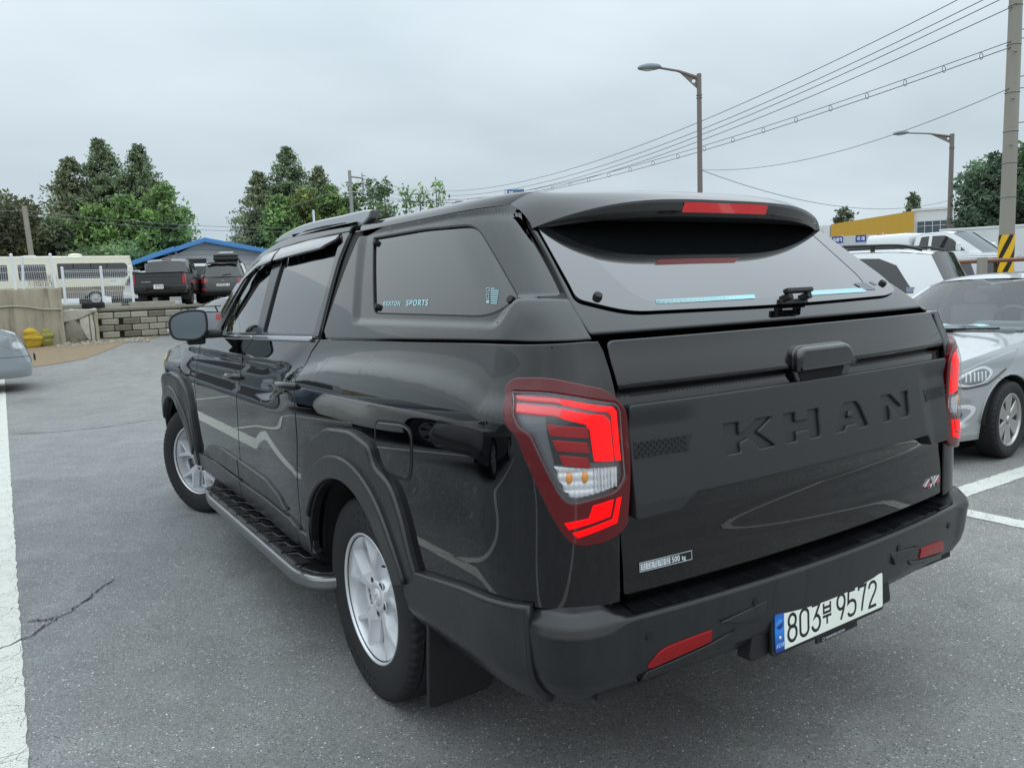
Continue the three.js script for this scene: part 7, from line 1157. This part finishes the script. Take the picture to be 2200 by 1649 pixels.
  for (const z of [-0.92, 0.42, 1.32]) { const s = A.sAt(z); part('door_gap', both(panel([[s - 0.003, 0.28], [s + 0.003, 0.28], [s + 0.003, A.belt(z) - 0.01], [s - 0.003, A.belt(z) - 0.01]], A.S, { off: 0.001, depth: 0.0005, step: 0.05 })), M.rubberSeal, A.C); }
  const sB = A.sAt(-1.56); part('bumper_gap', both(panel([[sB, 0.672], [sB + 0.005, 0.674], [sB + 0.25, 0.602], [sB + 0.248, 0.597]], A.S, { off: 0.0012, depth: 0.0005, step: 0.05 })), M.rubberSeal, A.C);
  A.add('front_emblem', splinePoly([[0.0, 0.665], [0.05, 0.675], [0.06, 0.69], [0.0, 0.70]], 4).reverse(), { off: 0.006, bevel: 0.002, depth: 0.004 }, M.chrome);
  const pb = A.S(0.01, 0.36); flatPlate('number_plate', A.C, 0.52, 0.11, [0, 0.40, pb[2] - 0.02], Math.PI, plateMat(drawPlate('28', '4175', 'ja')));
}
const suvBelt = [[-2.35, 0.86], [-2.2, 0.93], [-1.9, 0.99], [-1.3, 1.04], [-0.9, 1.06], [0, 1.07], [1.2, 1.10], [2.0, 1.13], [2.35, 1.12]];
function suvHouse(glass, line) { return { lean: 0.30, wsBulge: 0.2, crown: 0.04, rwBulge: 0.08, line: line || [[-1.05, 1.06], [-0.62, 1.36], [-0.25, 1.60], [0.1, 1.675], [0.8, 1.70], [1.6, 1.685], [2.02, 1.635], [2.26, 1.12]], roof: [2, 6],
  windows: [[[-0.70, 1.105], [-0.36, 1.38], [-0.12, 1.555], [0.12, 1.605], [0.16, 1.11]].reverse(), [[0.24, 1.115], [0.20, 1.612], [0.96, 1.632], [1.10, 1.135]].reverse(), [[1.22, 1.145], [1.06, 1.628], [1.45, 1.612], [1.66, 1.52], [1.88, 1.18]].reverse()], glass }; }
// white off-roader behind the saloon, tail towards the viewer
{
  const white = carPaint(0.76, 0.77, 0.77);
  const B = makeCar('white_off_roader', 'white sport utility vehicle with dark roof rails and privacy glass behind the silver saloon', 'car', [7.62, 0.02, -5.98], 0.28, {
    L: 4.7, W: 1.88, R: 0.36, zF: -1.45, zR: 1.32, tw: 0.23, paint: white, step: 0.08, bottom: 0.28, noseRound: 0.4, tailRound: 0.22, belt: suvBelt.map(([z, y]) => [z, y + 0.06]), tailProfile: [[0.25, -0.08], [0.5, 0], [0.8, -0.01], [1.2, -0.06]], bonnet: [-2.2, -0.9, 0.05],
    sideProfile: [[0.25, -0.06], [0.45, 0], [0.8, 0], [1.0, -0.012], [1.2, -0.05]],
    house: { ...suvHouse(carMats.glass), lean: 0.30, line: [[-1.05, 1.12], [-0.62, 1.42], [-0.25, 1.66], [0.1, 1.735], [0.8, 1.76], [1.6, 1.745], [2.02, 1.695], [2.27, 1.18]], windows: suvHouse().windows.map((w) => w.map(([z, y]) => [z, y + 0.06])) } });
  const gs = B.GS;
  for (const s of [-1, 1]) { const pts = [[-0.30, 1.715], [-0.1, 1.80], [0.5, 1.845], [1.2, 1.84], [1.7, 1.815], [1.92, 1.755]].map(([z, y]) => [s * 0.66, y, z]); part('roof_rail', [tube(pts, 0.02, 24, 8), bar([s * 0.66, 1.74, 0.55], [s * 0.66, 1.84, 0.55], 0.028), bar([s * 0.66, 1.74, 1.35], [s * 0.66, 1.83, 1.35], 0.028)], M.plasticDark, B.C); }
  part('aerial', bar([0.3, 1.78, -0.05], [0.3, 2.08, 0.10], 0.006, 6), M.plasticDark, B.C);
  const vis = [[-0.1, 1.56], [0.12, 1.665], [0.96, 1.69], [0.98, 1.625], [0.2, 1.60], [0.0, 1.52]].map(([z, y]) => [z, y + 0.0]);
  part('rain_visor', both(panel(vis, (z, y) => { const p = gs(z, y); return [p[0] - 0.02, p[1], p[2]]; }, { off: 0.004, depth: 0.004, step: 0.08 })), phy(0.42, 0.44, 0.46, 0.15, { clearcoat: 1 }), B.C);
  const e = gs(1.82, 1.30); part('pillar_emblem', both(panel([[1.80, 1.245], [1.86, 1.245], [1.885, 1.31], [1.79, 1.31]], gs, { off: 0.005, depth: 0.004, step: 0.1 })), std(0.20, 0.22, 0.30, 0.3), B.C);
  B.add('tail_lamp', [[B.T - 0.92, 0.90], [B.T - 0.70, 0.88], [B.T - 0.68, 1.12], [B.T - 0.86, 1.14]].reverse(), {}, carMats.tailRed);
}
// silver van at the left edge, nose to the right
{
  const sv = carPaint(0.34, 0.375, 0.40, 0.5);
  const D = makeCar('silver_van', 'silver blue van whose nose reaches into the left edge of the car park', 'van', [-4.02, 0.01, -15.9], -Math.PI / 2, {
    L: 5.1, W: 1.86, R: 0.335, zF: -1.60, zR: 1.60, tw: 0.21, paint: sv, step: 0.07, bottom: 0.24, noseRound: 0.50, steer: 0.05,
    belt: [[-2.55, 0.93], [-2.4, 0.99], [-2.1, 1.09], [-1.7, 1.18], [-1.3, 1.24], [0, 1.26], [2.55, 1.27]], noseProfile: [[0.15, -0.12], [0.28, -0.02], [0.45, 0], [0.62, -0.03], [0.8, -0.10], [1.0, -0.22], [1.2, -0.4]], sideProfile: [[0.2, -0.05], [0.4, 0], [0.9, 0], [1.3, -0.03]], bonnet: [-2.42, -1.2, 0.06],
    house: { lean: 0.18, wsBulge: 0.22, crown: 0.05, line: [[-1.5, 1.22], [-0.9, 1.62], [-0.55, 1.82], [-0.2, 1.89], [1.5, 1.90], [2.3, 1.86], [2.5, 1.28]], roof: [2, 5], windows: [[[-1.1, 1.30], [-0.6, 1.66], [-0.3, 1.78], [0.1, 1.80], [0.1, 1.30]].reverse(), [[0.2, 1.30], [0.2, 1.80], [2.1, 1.79], [2.2, 1.30]].reverse()] } });
  D.add('headlamp', splinePoly([[0.52, 0.80], [0.62, 0.745], [0.80, 0.70], [1.05, 0.80], [1.50, 1.07], [1.52, 1.10], [1.30, 1.05], [0.80, 0.93], [0.58, 0.86]], 5).reverse(), { off: 0.006, bevel: 0.008 }, carMats.headGlass);
  D.add('lamp_reflector', splinePoly([[0.66, 0.80], [0.75, 0.85], [0.92, 0.87], [0.94, 0.80], [0.82, 0.75]], 5).reverse(), { off: 0.012, bevel: 0.004, depth: 0.004 }, M.lampChrome);
  D.add('fog_lamp', roundPoly([[0.42, 0.43], [0.66, 0.43], [0.70, 0.53], [0.46, 0.53]], 0.03).reverse(), { off: 0.004 }, carMats.headGlass);
  D.add('grille', [[0, 0.70], [0.36, 0.72], [0.42, 0.85], [0, 0.86]].reverse(), { off: 0.005 }, M.plasticDark);
  const b = D.sAt(-1.9); part('bumper_gap', both(panel([[0.1, 0.595], [b, 0.615], [b + 0.12, 0.60], [b + 0.12, 0.607], [b, 0.623], [0.1, 0.603]].reverse(), D.S, { off: 0.0015, depth: 0.001, step: 0.06 })), M.rubberSeal, D.C);
  part('number_plate', box(0.5, 0.12, 0.02, 0, 0.56, -2.60, 0.005), M.plasticDark, D.C);
}
// black pick-up up on the terrace
const TERR = 1.34;
{
  const bp = carPaint(0.006, 0.006, 0.007);
  const K = makeCar('black_pickup', 'black crew cab pickup seen from behind on the raised terrace above the block wall', 'pickup truck', [4.14, TERR, -32.43], -0.36, {
    L: 5.4, W: 1.88, R: 0.39, zF: -1.75, zR: 1.55, tw: 0.26, paint: bp, step: 0.11, bottom: 0.42, tailRound: 0.12, noseRound: 0.35, rimMat: carMats.rimDark, belt: [[-2.7, 0.98], [-2.4, 1.08], [-1.2, 1.16], [0.6, 1.20], [0.75, 1.16], [2.7, 1.18]], tailProfile: [[0.4, -0.03], [0.7, 0], [1.2, -0.01]], sideProfile: [[0.4, -0.05], [0.6, 0], [0.9, 0], [1.2, -0.03]], bonnet: [-2.55, -1.1, 0.05], boot: [0.85, 2.69, 0.01],
    house: { lean: 0.32, crown: 0.03, line: [[-1.15, 1.15], [-0.5, 1.56], [-0.15, 1.70], [0.4, 1.76], [0.78, 1.75], [1.02, 1.66], [1.2, 1.18]], roof: [2, 5], windows: [[[-0.75, 1.22], [-0.3, 1.55], [0.02, 1.66], [0.05, 1.22]].reverse(), [[0.13, 1.22], [0.11, 1.67], [0.62, 1.68], [0.82, 1.60], [0.95, 1.22]].reverse()] } });
  K.add('tail_lamp', roundPoly([[K.T - 0.99, 0.80], [K.T - 0.80, 0.80], [K.T - 0.80, 1.13], [K.T - 0.99, 1.13]], 0.03).reverse(), { off: 0.012 }, carMats.tailRed);
  part('rear_bumper', [box(1.84, 0.13, 0.22, 0, 0.68, 2.72, 0.03), box(0.5, 0.17, 0.2, -0.67, 0.63, 2.74, 0.03), box(0.5, 0.17, 0.2, 0.67, 0.63, 2.74, 0.03)], M.plasticDark, K.C);
  part('bed_cover', box(1.74, 0.05, 1.75, 0, 1.215, 1.83, 0.02), M.plasticDark, K.C); part('brake_light', box(0.34, 0.045, 0.05, 0, 1.755, 0.98, 0.01), carMats.tailRed, K.C);
  flatPlate('number_plate', K.C, 0.335, 0.155, [0.0, 0.70, 2.842], 0, plateMat((c, w, h) => { c.fillStyle = '#e9ebe4'; c.fillRect(0, 0, w, h); c.strokeStyle = '#26282c'; c.lineWidth = 11; let x = 18; for (const d of '3793') { digit(c, d, 30 + x, 30, 34, 64); x += 52; } }, 260, 120));
  const bt = canvasTex(256, 64, (c, w, h) => { c.clearRect(0, 0, w, h); c.fillStyle = '#b9bdc0'; c.font = 'bold 36px sans-serif'; c.fillText('COLORADO', 4, 44); });
  part('tailgate_lettering', grid(1, 1, (u, v) => [lerp(-0.62, -0.18, u), lerp(0.84, 0.93, v), 2.703, u, v]), std(1, 1, 1, 0.4, { map: bt, alphaTest: 0.4 }), K.C);
  part('tailgate_line', [box(1.36, 0.012, 0.01, 0, 1.06, 2.70), box(0.012, 0.5, 0.01, -0.79, 0.95, 2.695), box(0.012, 0.5, 0.01, 0.79, 0.95, 2.695)], M.dark, K.C);
  part('mud_flap', [box(0.3, 0.34, 0.03, -0.75, 0.40, 2.02), box(0.3, 0.34, 0.03, 0.75, 0.40, 2.02)], M.plasticDark, K.C); part('rear_axle', [bar([-0.8, 0.39, 1.55], [0.8, 0.39, 1.55], 0.07), box(1.1, 0.16, 2.0, 0, 0.5, 1.6, 0.04)], M.under, K.C);
}
function darkSuv(name, label, pos, turn, paint, extra) {
  const Q = makeCar(name, label, 'car', pos, turn, { L: 4.5, W: 1.83, R: 0.35, zF: -1.4, zR: 1.28, tw: 0.22, paint, step: 0.12, bottom: 0.28, tailRound: 0.22, belt: suvBelt.map(([z, y]) => [z * 0.957, y - 0.06]), tailProfile: [[0.25, -0.10], [0.5, 0], [0.75, -0.03], [1.1, -0.12]], bonnet: [-2.1, -0.9, 0.05],
    house: { ...suvHouse(carMats.glass, [[-1.02, 1.0], [-0.6, 1.30], [-0.25, 1.53], [0.1, 1.60], [0.8, 1.62], [1.5, 1.60], [1.9, 1.54], [2.14, 1.07]]), windows: [[[-0.66, 1.05], [-0.36, 1.30], [-0.12, 1.475], [0.12, 1.525], [0.16, 1.06]].reverse(), [[0.24, 1.065], [0.20, 1.532], [0.92, 1.548], [1.06, 1.085]].reverse(), [[1.16, 1.10], [1.02, 1.542], [1.38, 1.52], [1.70, 1.22]].reverse()], lean: 0.32 } });
  Q.add('tail_lamp', splinePoly([[Q.T - 1.15, 1.0], [Q.T - 0.86, 1.015], [Q.T - 0.58, 0.97], [Q.T - 0.60, 0.86], [Q.T - 0.84, 0.84]], 4).reverse(), { off: 0.01 }, carMats.tailRed);
  Q.add('rear_reflector', [[Q.T - 0.86, 0.52], [Q.T - 0.66, 0.49], [Q.T - 0.66, 0.59], [Q.T - 0.84, 0.62]].reverse(), {}, carMats.tailRed);
  Q.add('bumper_skirt', [[Q.T - 1.1, 0.30], [Q.T, 0.33], [Q.T, 0.46], [Q.T - 1.0, 0.44]].reverse(), { off: 0.008 }, M.plasticDark);
  part('rear_spoiler', [box(1.2, 0.05, 0.26, 0, 1.615, 1.92, 0.02)], paint, Q.C); part('spoiler_light', box(0.3, 0.02, 0.02, 0, 1.60, 2.05), carMats.tailRed, Q.C);
  part('rear_wiper', bar([-0.02, 1.13, 2.20], [0.34, 1.19, 2.18], 0.012, 6), M.plasticDark, Q.C);
  return Q;
}
{
  const Q = darkSuv('black_off_roader', 'black sport utility vehicle with an open roof box parked right of the black pickup', [6.6, TERR, -34.1], -0.30, carPaint(0.008, 0.0085, 0.009));
  flatPlate('number_plate', Q.C, 0.52, 0.11, [0, 0.74, 2.245], 0, plateMat(drawPlate('374', '2269', 'ji')));
  for (const s of [-1, 1]) part('roof_rail', tube([[s * 0.6, 1.60, -0.2], [s * 0.6, 1.70, 0.1], [s * 0.6, 1.71, 1.2], [s * 0.6, 1.62, 1.6]], 0.02), M.satinMetal, Q.C);
  part('logo', tube([[-0.05, 0.885, 2.235], [-0.03, 0.93, 2.232], [0, 0.905, 2.235], [0.03, 0.93, 2.232], [0.05, 0.885, 2.235]], 0.008, 12, 6), M.chrome, Q.C);
  const rb = thing('roof_box', 'black roof box with its lid raised on top of the black off roader', 'roof box', [6.55, TERR + 1.74, -33.9], -0.30);
  const sh = (h, y, tilt) => { const g = new RoundedBoxGeometry(1.0, h, 1.7, 4, h * 0.42); g.rotateX(tilt); g.translate(0.1, y, 0); return g; };
  part('box_base', [sh(0.17, 0.10, 0), bar([-0.6, -0.02, -0.4], [0.7, -0.02, -0.4], 0.02), bar([-0.6, -0.02, 0.45], [0.7, -0.02, 0.45], 0.02)], M.plasticDark, rb);
  const lid = sh(0.24, 0.30, 0.08); const p = lid.attributes.position; for (let i = 0; i < p.count; i++) if (p.getY(i) > 0.3) p.setX(i, 0.1 + (p.getX(i) - 0.1) * 0.72); lid.computeVertexNormals(); part('box_lid', lid, carPaint(0.012, 0.012, 0.013), rb);
}
// grey hatchback hidden behind the pick-up's mirror
{
  const gp = carPaint(0.22, 0.225, 0.25, 0.5);
  const Q = makeCar('grey_coupe', 'grey coupe with a boot spoiler parked below the block wall behind the pickup mirror', 'car', [4.55, 0.22, -23.0], -0.95, { L: 4.3, W: 1.76, R: 0.32, zF: -1.3, zR: 1.25, tw: 0.21, paint: gp, step: 0.09, bottom: 0.2, tailRound: 0.3, belt: [[-2.15, 0.66], [-1.9, 0.76], [-1.3, 0.86], [-0.7, 0.92], [0.5, 0.94], [1.6, 0.97], [2.15, 0.93]], tailProfile: [[0.2, -0.1], [0.4, 0], [0.7, -0.02], [0.95, -0.05]], bonnet: [-2, -0.75, 0.05],
    house: { lean: 0.45, crown: 0.05, rwBulge: 0.16, line: [[-0.8, 0.91], [-0.2, 1.2], [0.1, 1.29], [0.5, 1.30], [0.9, 1.24], [1.75, 0.975]], roof: [2, 4], windows: [[[-0.45, 0.96], [-0.1, 1.19], [0.2, 1.25], [0.55, 1.25], [0.95, 1.16], [1.2, 1.0]].reverse()] } });
  Q.add('tail_lamp', splinePoly([[Q.T - 1.05, 0.80], [Q.T - 0.8, 0.88], [Q.T - 0.55, 0.86], [Q.T - 0.56, 0.74], [Q.T - 0.85, 0.72]], 4).reverse(), { off: 0.01 }, carMats.tailRed);
  part('boot_lid', grid(10, 6, (u, v) => [lerp(-0.78, 0.78, u), 0.975 - 0.03 * v + 0.02 * Math.sin(Math.PI * u), lerp(1.6, 2.1, v)], true), gp, Q.C);
  part('boot_spoiler', [box(1.25, 0.03, 0.2, 0, 1.10, 2.06, 0.012), bar([-0.5, 0.95, 1.98], [-0.5, 1.09, 2.06], 0.02), bar([0.5, 0.95, 1.98], [0.5, 1.09, 2.06], 0.02)], M.plasticDark, Q.C);
}
// white van with roof boxes, only its roof shows above the pick-up on the terrace
{
  const wv = carPaint(0.74, 0.75, 0.75);
  const Vn = makeCar('white_van', 'white van with black boxes on its roof in front of the blue roofed shed', 'van', [6.2, TERR, -38.6], Math.PI / 2 - 0.2, { L: 5.0, W: 1.9, R: 0.34, zF: -1.6, zR: 1.5, tw: 0.21, paint: wv, step: 0.14, bottom: 0.25, belt: [[-2.5, 0.95], [-2.0, 1.12], [-1.4, 1.2], [2.5, 1.2]], bonnet: [-2.4, -1.3, 0.04], house: { lean: 0.15, line: [[-1.5, 1.18], [-0.9, 1.65], [-0.6, 1.80], [0, 1.86], [1.6, 1.86], [2.25, 1.82], [2.45, 1.2]], roof: [2, 5], windows: [[[-1.05, 1.3], [-0.6, 1.68], [0, 1.74], [0, 1.3]].reverse(), [[0.1, 1.3], [0.1, 1.74], [2.1, 1.74], [2.2, 1.3]].reverse()] } });
  [['black storage box lashed to the front of the white van roof', -1.0, 0.75], ['long black storage box in the middle of the white van roof', 0.15, 0.95], ['black storage box at the tail end of the white van roof', 1.55, 1.1]].forEach(([l, z, w]) => { const b = thing('storage_box', l, 'storage box', [6.2 + Math.sin(Math.PI / 2 - 0.2) * z, TERR + 1.92, -38.6 + Math.cos(Math.PI / 2 - 0.2) * z], Math.PI / 2 - 0.2); part('box_shell', box(0.9, 0.20, w, 0, 0.10, 0, 0.04), M.plasticDark, b); part('box_rim', box(0.94, 0.03, w + 0.04, 0, 0.15, 0, 0.01), M.plastic, b); });
}
{ // cars partly seen through the white fence
  const w2 = carPaint(0.72, 0.73, 0.74), r2 = carPaint(0.32, 0.02, 0.03);
  darkSuv('white_hatchback', 'white hatchback with red tail lamps seen through the mesh fence left of the black pickup', [5.25, TERR - 0.1, -37.2], -1.45, w2);
  darkSuv('red_hatchback', 'red hatchback at the far left edge behind the white mesh fence', [-4.6, TERR - 0.1, -33.0], 1.1, r2);
}
// cream minibus
{
  const cream = carPaint(0.74, 0.71, 0.555), dk = std(0.22, 0.19, 0.145, 0.5);
  const U = thing('cream_minibus', 'long cream coloured minibus parked behind the white mesh fence', 'bus', [0.55, TERR + 0.12, -46.3], 0.02);
  const L = 8.0, H = 2.55, Wd = 2.05, side = (z) => [z, 0];
  // side wall as an outline with window openings, x along the bus, tail to the right
  const wall = roundPoly([[-4, 0.35, 0.05], [3.98, 0.42, 0.1], [4.0, 1.9, 0.3], [3.92, 2.50, 0.06], [-4, 2.50, 0.1]], 0.1);
  const wins = []; const edges = [-3.9, -3.0, -2.1, -1.15, -0.25, 0.55, 1.35, 2.15, 2.95];
  const big = roundPoly([[0.42, 1.38, 0.04], [3.66, 1.38, 0.22], [3.70, 2.16, 0.22], [0.42, 2.16, 0.04]], 0.05), small = [[-3.9, -3.1], [-2.75, -1.75], [-1.3, -0.1]].map(([a, b]) => roundPoly([[a, 1.33], [b, 1.33], [b, 2.12], [a, 2.12]], 0.05));
  const arch = [...arcPts(2.05, 0.42, 0.52, Math.PI, 0, 16)];
  const bodyP = [[-4, 0.35], [1.53, 0.37], ...arch, [2.57, 0.40], [3.9, 0.42], [3.98, 0.6], [4.0, 1.9], [3.93, 2.42], [3.86, 2.50], [-4, 2.50]];
  const tumble = (a, y) => [a, y, Wd / 2 - 0.10 * ss(1.0, 2.5, y) ** 2 - 0.20 * ss(3.7, 4.0, a) ** 2];
  part('body', [panel(bodyP, tumble, { depth: 0.05, bevel: 0.02, step: 0.25, holes: [big, ...small] }), box(L - 0.3, 2.0, 1.8, -0.05, 1.45, -0.1, 0.1)], cream, U);
  part('lower_panel', panel([[-4, 0.35], [1.53, 0.37], ...arch, [2.57, 0.40], [3.9, 0.42], [3.97, 0.6], [3.99, 0.95], [-4, 0.95]], tumble, { off: 0.006, depth: 0.004, step: 0.3 }), dk, U);
  for (const w of [big, ...small]) part('window', panel(insetPoly(densify(w, 0.2), -0.01), tumble, { off: -0.03, depth: 0, step: 0.25 }), carMats.glass, U);
  for (const x of [1.15, 1.95, 2.72]) part('window_post', box(0.05, 0.76, 0.02, x, 1.77, Wd / 2 - 0.085), M.plasticDark, U);
  part('roof', grid(24, 12, (u, v) => { const k = 2 * v - 1; return [lerp(-4, 3.9, u), 2.49 + 0.11 * (1 - Math.abs(k) ** 3), -k * (Wd / 2 - 0.13)]; }), cream, U);
  part('roof_vent', [(() => { const g = new THREE.SphereGeometry(1, 18, 10); g.scale(0.35, 0.12, 0.3); g.translate(1.35, 2.60, 0.3); return g; })()], cream, U); part('roof_hatch', [box(1.5, 0.09, 1.1, -2.9, 2.60, 0, 0.03), box(0.55, 0.04, 0.5, -0.7, 2.60, 0.2, 0.01)], cream, U);
  const notice = canvasTex(96, 64, (c, w, h) => { c.fillStyle = '#dfe3e0'; c.fillRect(0, 0, w, h); c.fillStyle = '#8d9296'; for (let i = 0; i < 6; i++) c.fillRect(10 + (i % 3) * 16, 8 + Math.floor(i / 3) * 12, 11, 7); });
  part('notice', grid(1, 1, (u, v) => [lerp(2.75, 3.32, u), lerp(0.98, 1.32, v), Wd / 2 + 0.008, u, v]), std(1, 1, 1, 0.6, { map: notice }), U);
  for (const [x, z] of [[2.05, 0.86], [2.05, -0.86], [-2.4, 0.86]]) { const w = carWheel(U, 0.37, 0.24, -0.001, 0, carMats.rim, 0, 5, true); w.position.set(x, 0.37, z); w.rotation.y = z > 0 ? Math.PI / 2 : -Math.PI / 2; }
}
// white pick-up lorry beyond the railing on the right
{
  const wv = carPaint(0.76, 0.78, 0.78);
  const B = makeCar('white_cab_lorry', 'white extended cab light lorry with a green side stripe beyond the railing', 'lorry', [23.35, 0.86, -11.8], 3.12, { L: 4.9, W: 1.78, R: 0.36, zF: -1.35, zR: 1.6, tw: 0.2, paint: wv, step: 0.13, bottom: 0.35, noseRound: 0.5, belt: [[-2.45, 0.92], [-2.1, 1.03], [-1.5, 1.12], [-0.9, 1.17], [0.9, 1.18], [2.45, 1.18]], noseProfile: [[0.2, -0.1], [0.4, 0], [0.7, -0.05], [1.0, -0.25]], bonnet: [-2.3, -0.9, 0.05], boot: [0.8, 2.44, 0.01],
    house: { lean: 0.22, wsBulge: 0.2, crown: 0.05, line: [[-1.25, 1.16], [-0.62, 1.62], [-0.35, 1.78], [0, 1.83], [0.6, 1.83], [0.85, 1.78], [0.98, 1.18]], roof: [2, 5], windows: [[[-0.78, 1.24], [-0.38, 1.60], [-0.12, 1.74], [0.28, 1.75], [0.28, 1.24]].reverse(), [[0.38, 1.24], [0.38, 1.75], [0.66, 1.74], [0.76, 1.24]].reverse()] } });
  B.add('side_stripe', [[B.sAt(-0.7), 0.98], [B.sAt(0.8), 1.0], [B.sAt(0.8), 1.06], [B.sAt(-0.4), 1.05]].reverse(), { off: 0.003, depth: 0.001, bevel: 0 }, std(0.30, 0.42, 0.10, 0.4));
  for (const s of [-1, 1]) part('side_mirror', box(0.16, 0.26, 0.10, s * 1.02, 1.36, -0.72, 0.04), wv, B.C);
  B.add('headlamp', splinePoly([[0.42, 0.72], [0.60, 0.70], [0.95, 0.82], [0.92, 0.92], [0.6, 0.88]], 4).reverse(), {}, carMats.headGlass);
  part('roof_fairing', (() => { const g = new RoundedBoxGeometry(1.5, 0.26, 1.5, 4, 0.12); g.scale(1.1, 3.3, 1); g.translate(0, 1.48, 1.75); return g; })(), wv, B.C);
}
// further cars beyond the railing
{
  darkSuv('white_estate', 'white estate car parked beyond the utility pole at the right edge', [25.3, 0.86, -7.9], 2.0, carPaint(0.74, 0.75, 0.76));
  darkSuv('black_estate', 'black car just behind the railing right of the striped pole', [19.4, 0.75, -5.6], 1.2, carPaint(0.01, 0.01, 0.011));
  darkSuv('silver_estate', 'silver car behind the railing between the white off roader and the lorry', [13.6, 0.12, -6.3 - 1.2], 0.55, carPaint(0.42, 0.43, 0.45, 0.5));
}
// cars in the bays left of the viewer, seen only as reflections in the pick-up's doors
{
  const w3 = carPaint(0.70, 0.69, 0.66), d3 = carPaint(0.05, 0.052, 0.056, 0.4);
  darkSuv('white_family_car', 'white sport utility vehicle mirrored in the doors of the black pickup', [-5.15, 0, -6.6], -Math.PI / 2, w3);
  darkSuv('dark_family_car', 'dark car mirrored in the rear wing of the black pickup', [-5.25, 0, -3.95], -Math.PI / 2, d3);
  darkSuv('blue_family_car', 'blue grey car mirrored in the front door of the black pickup', [-5.4, 0, -9.3], -Math.PI / 2, carPaint(0.10, 0.13, 0.18, 0.5));
}
renderer.render(scene, camera);
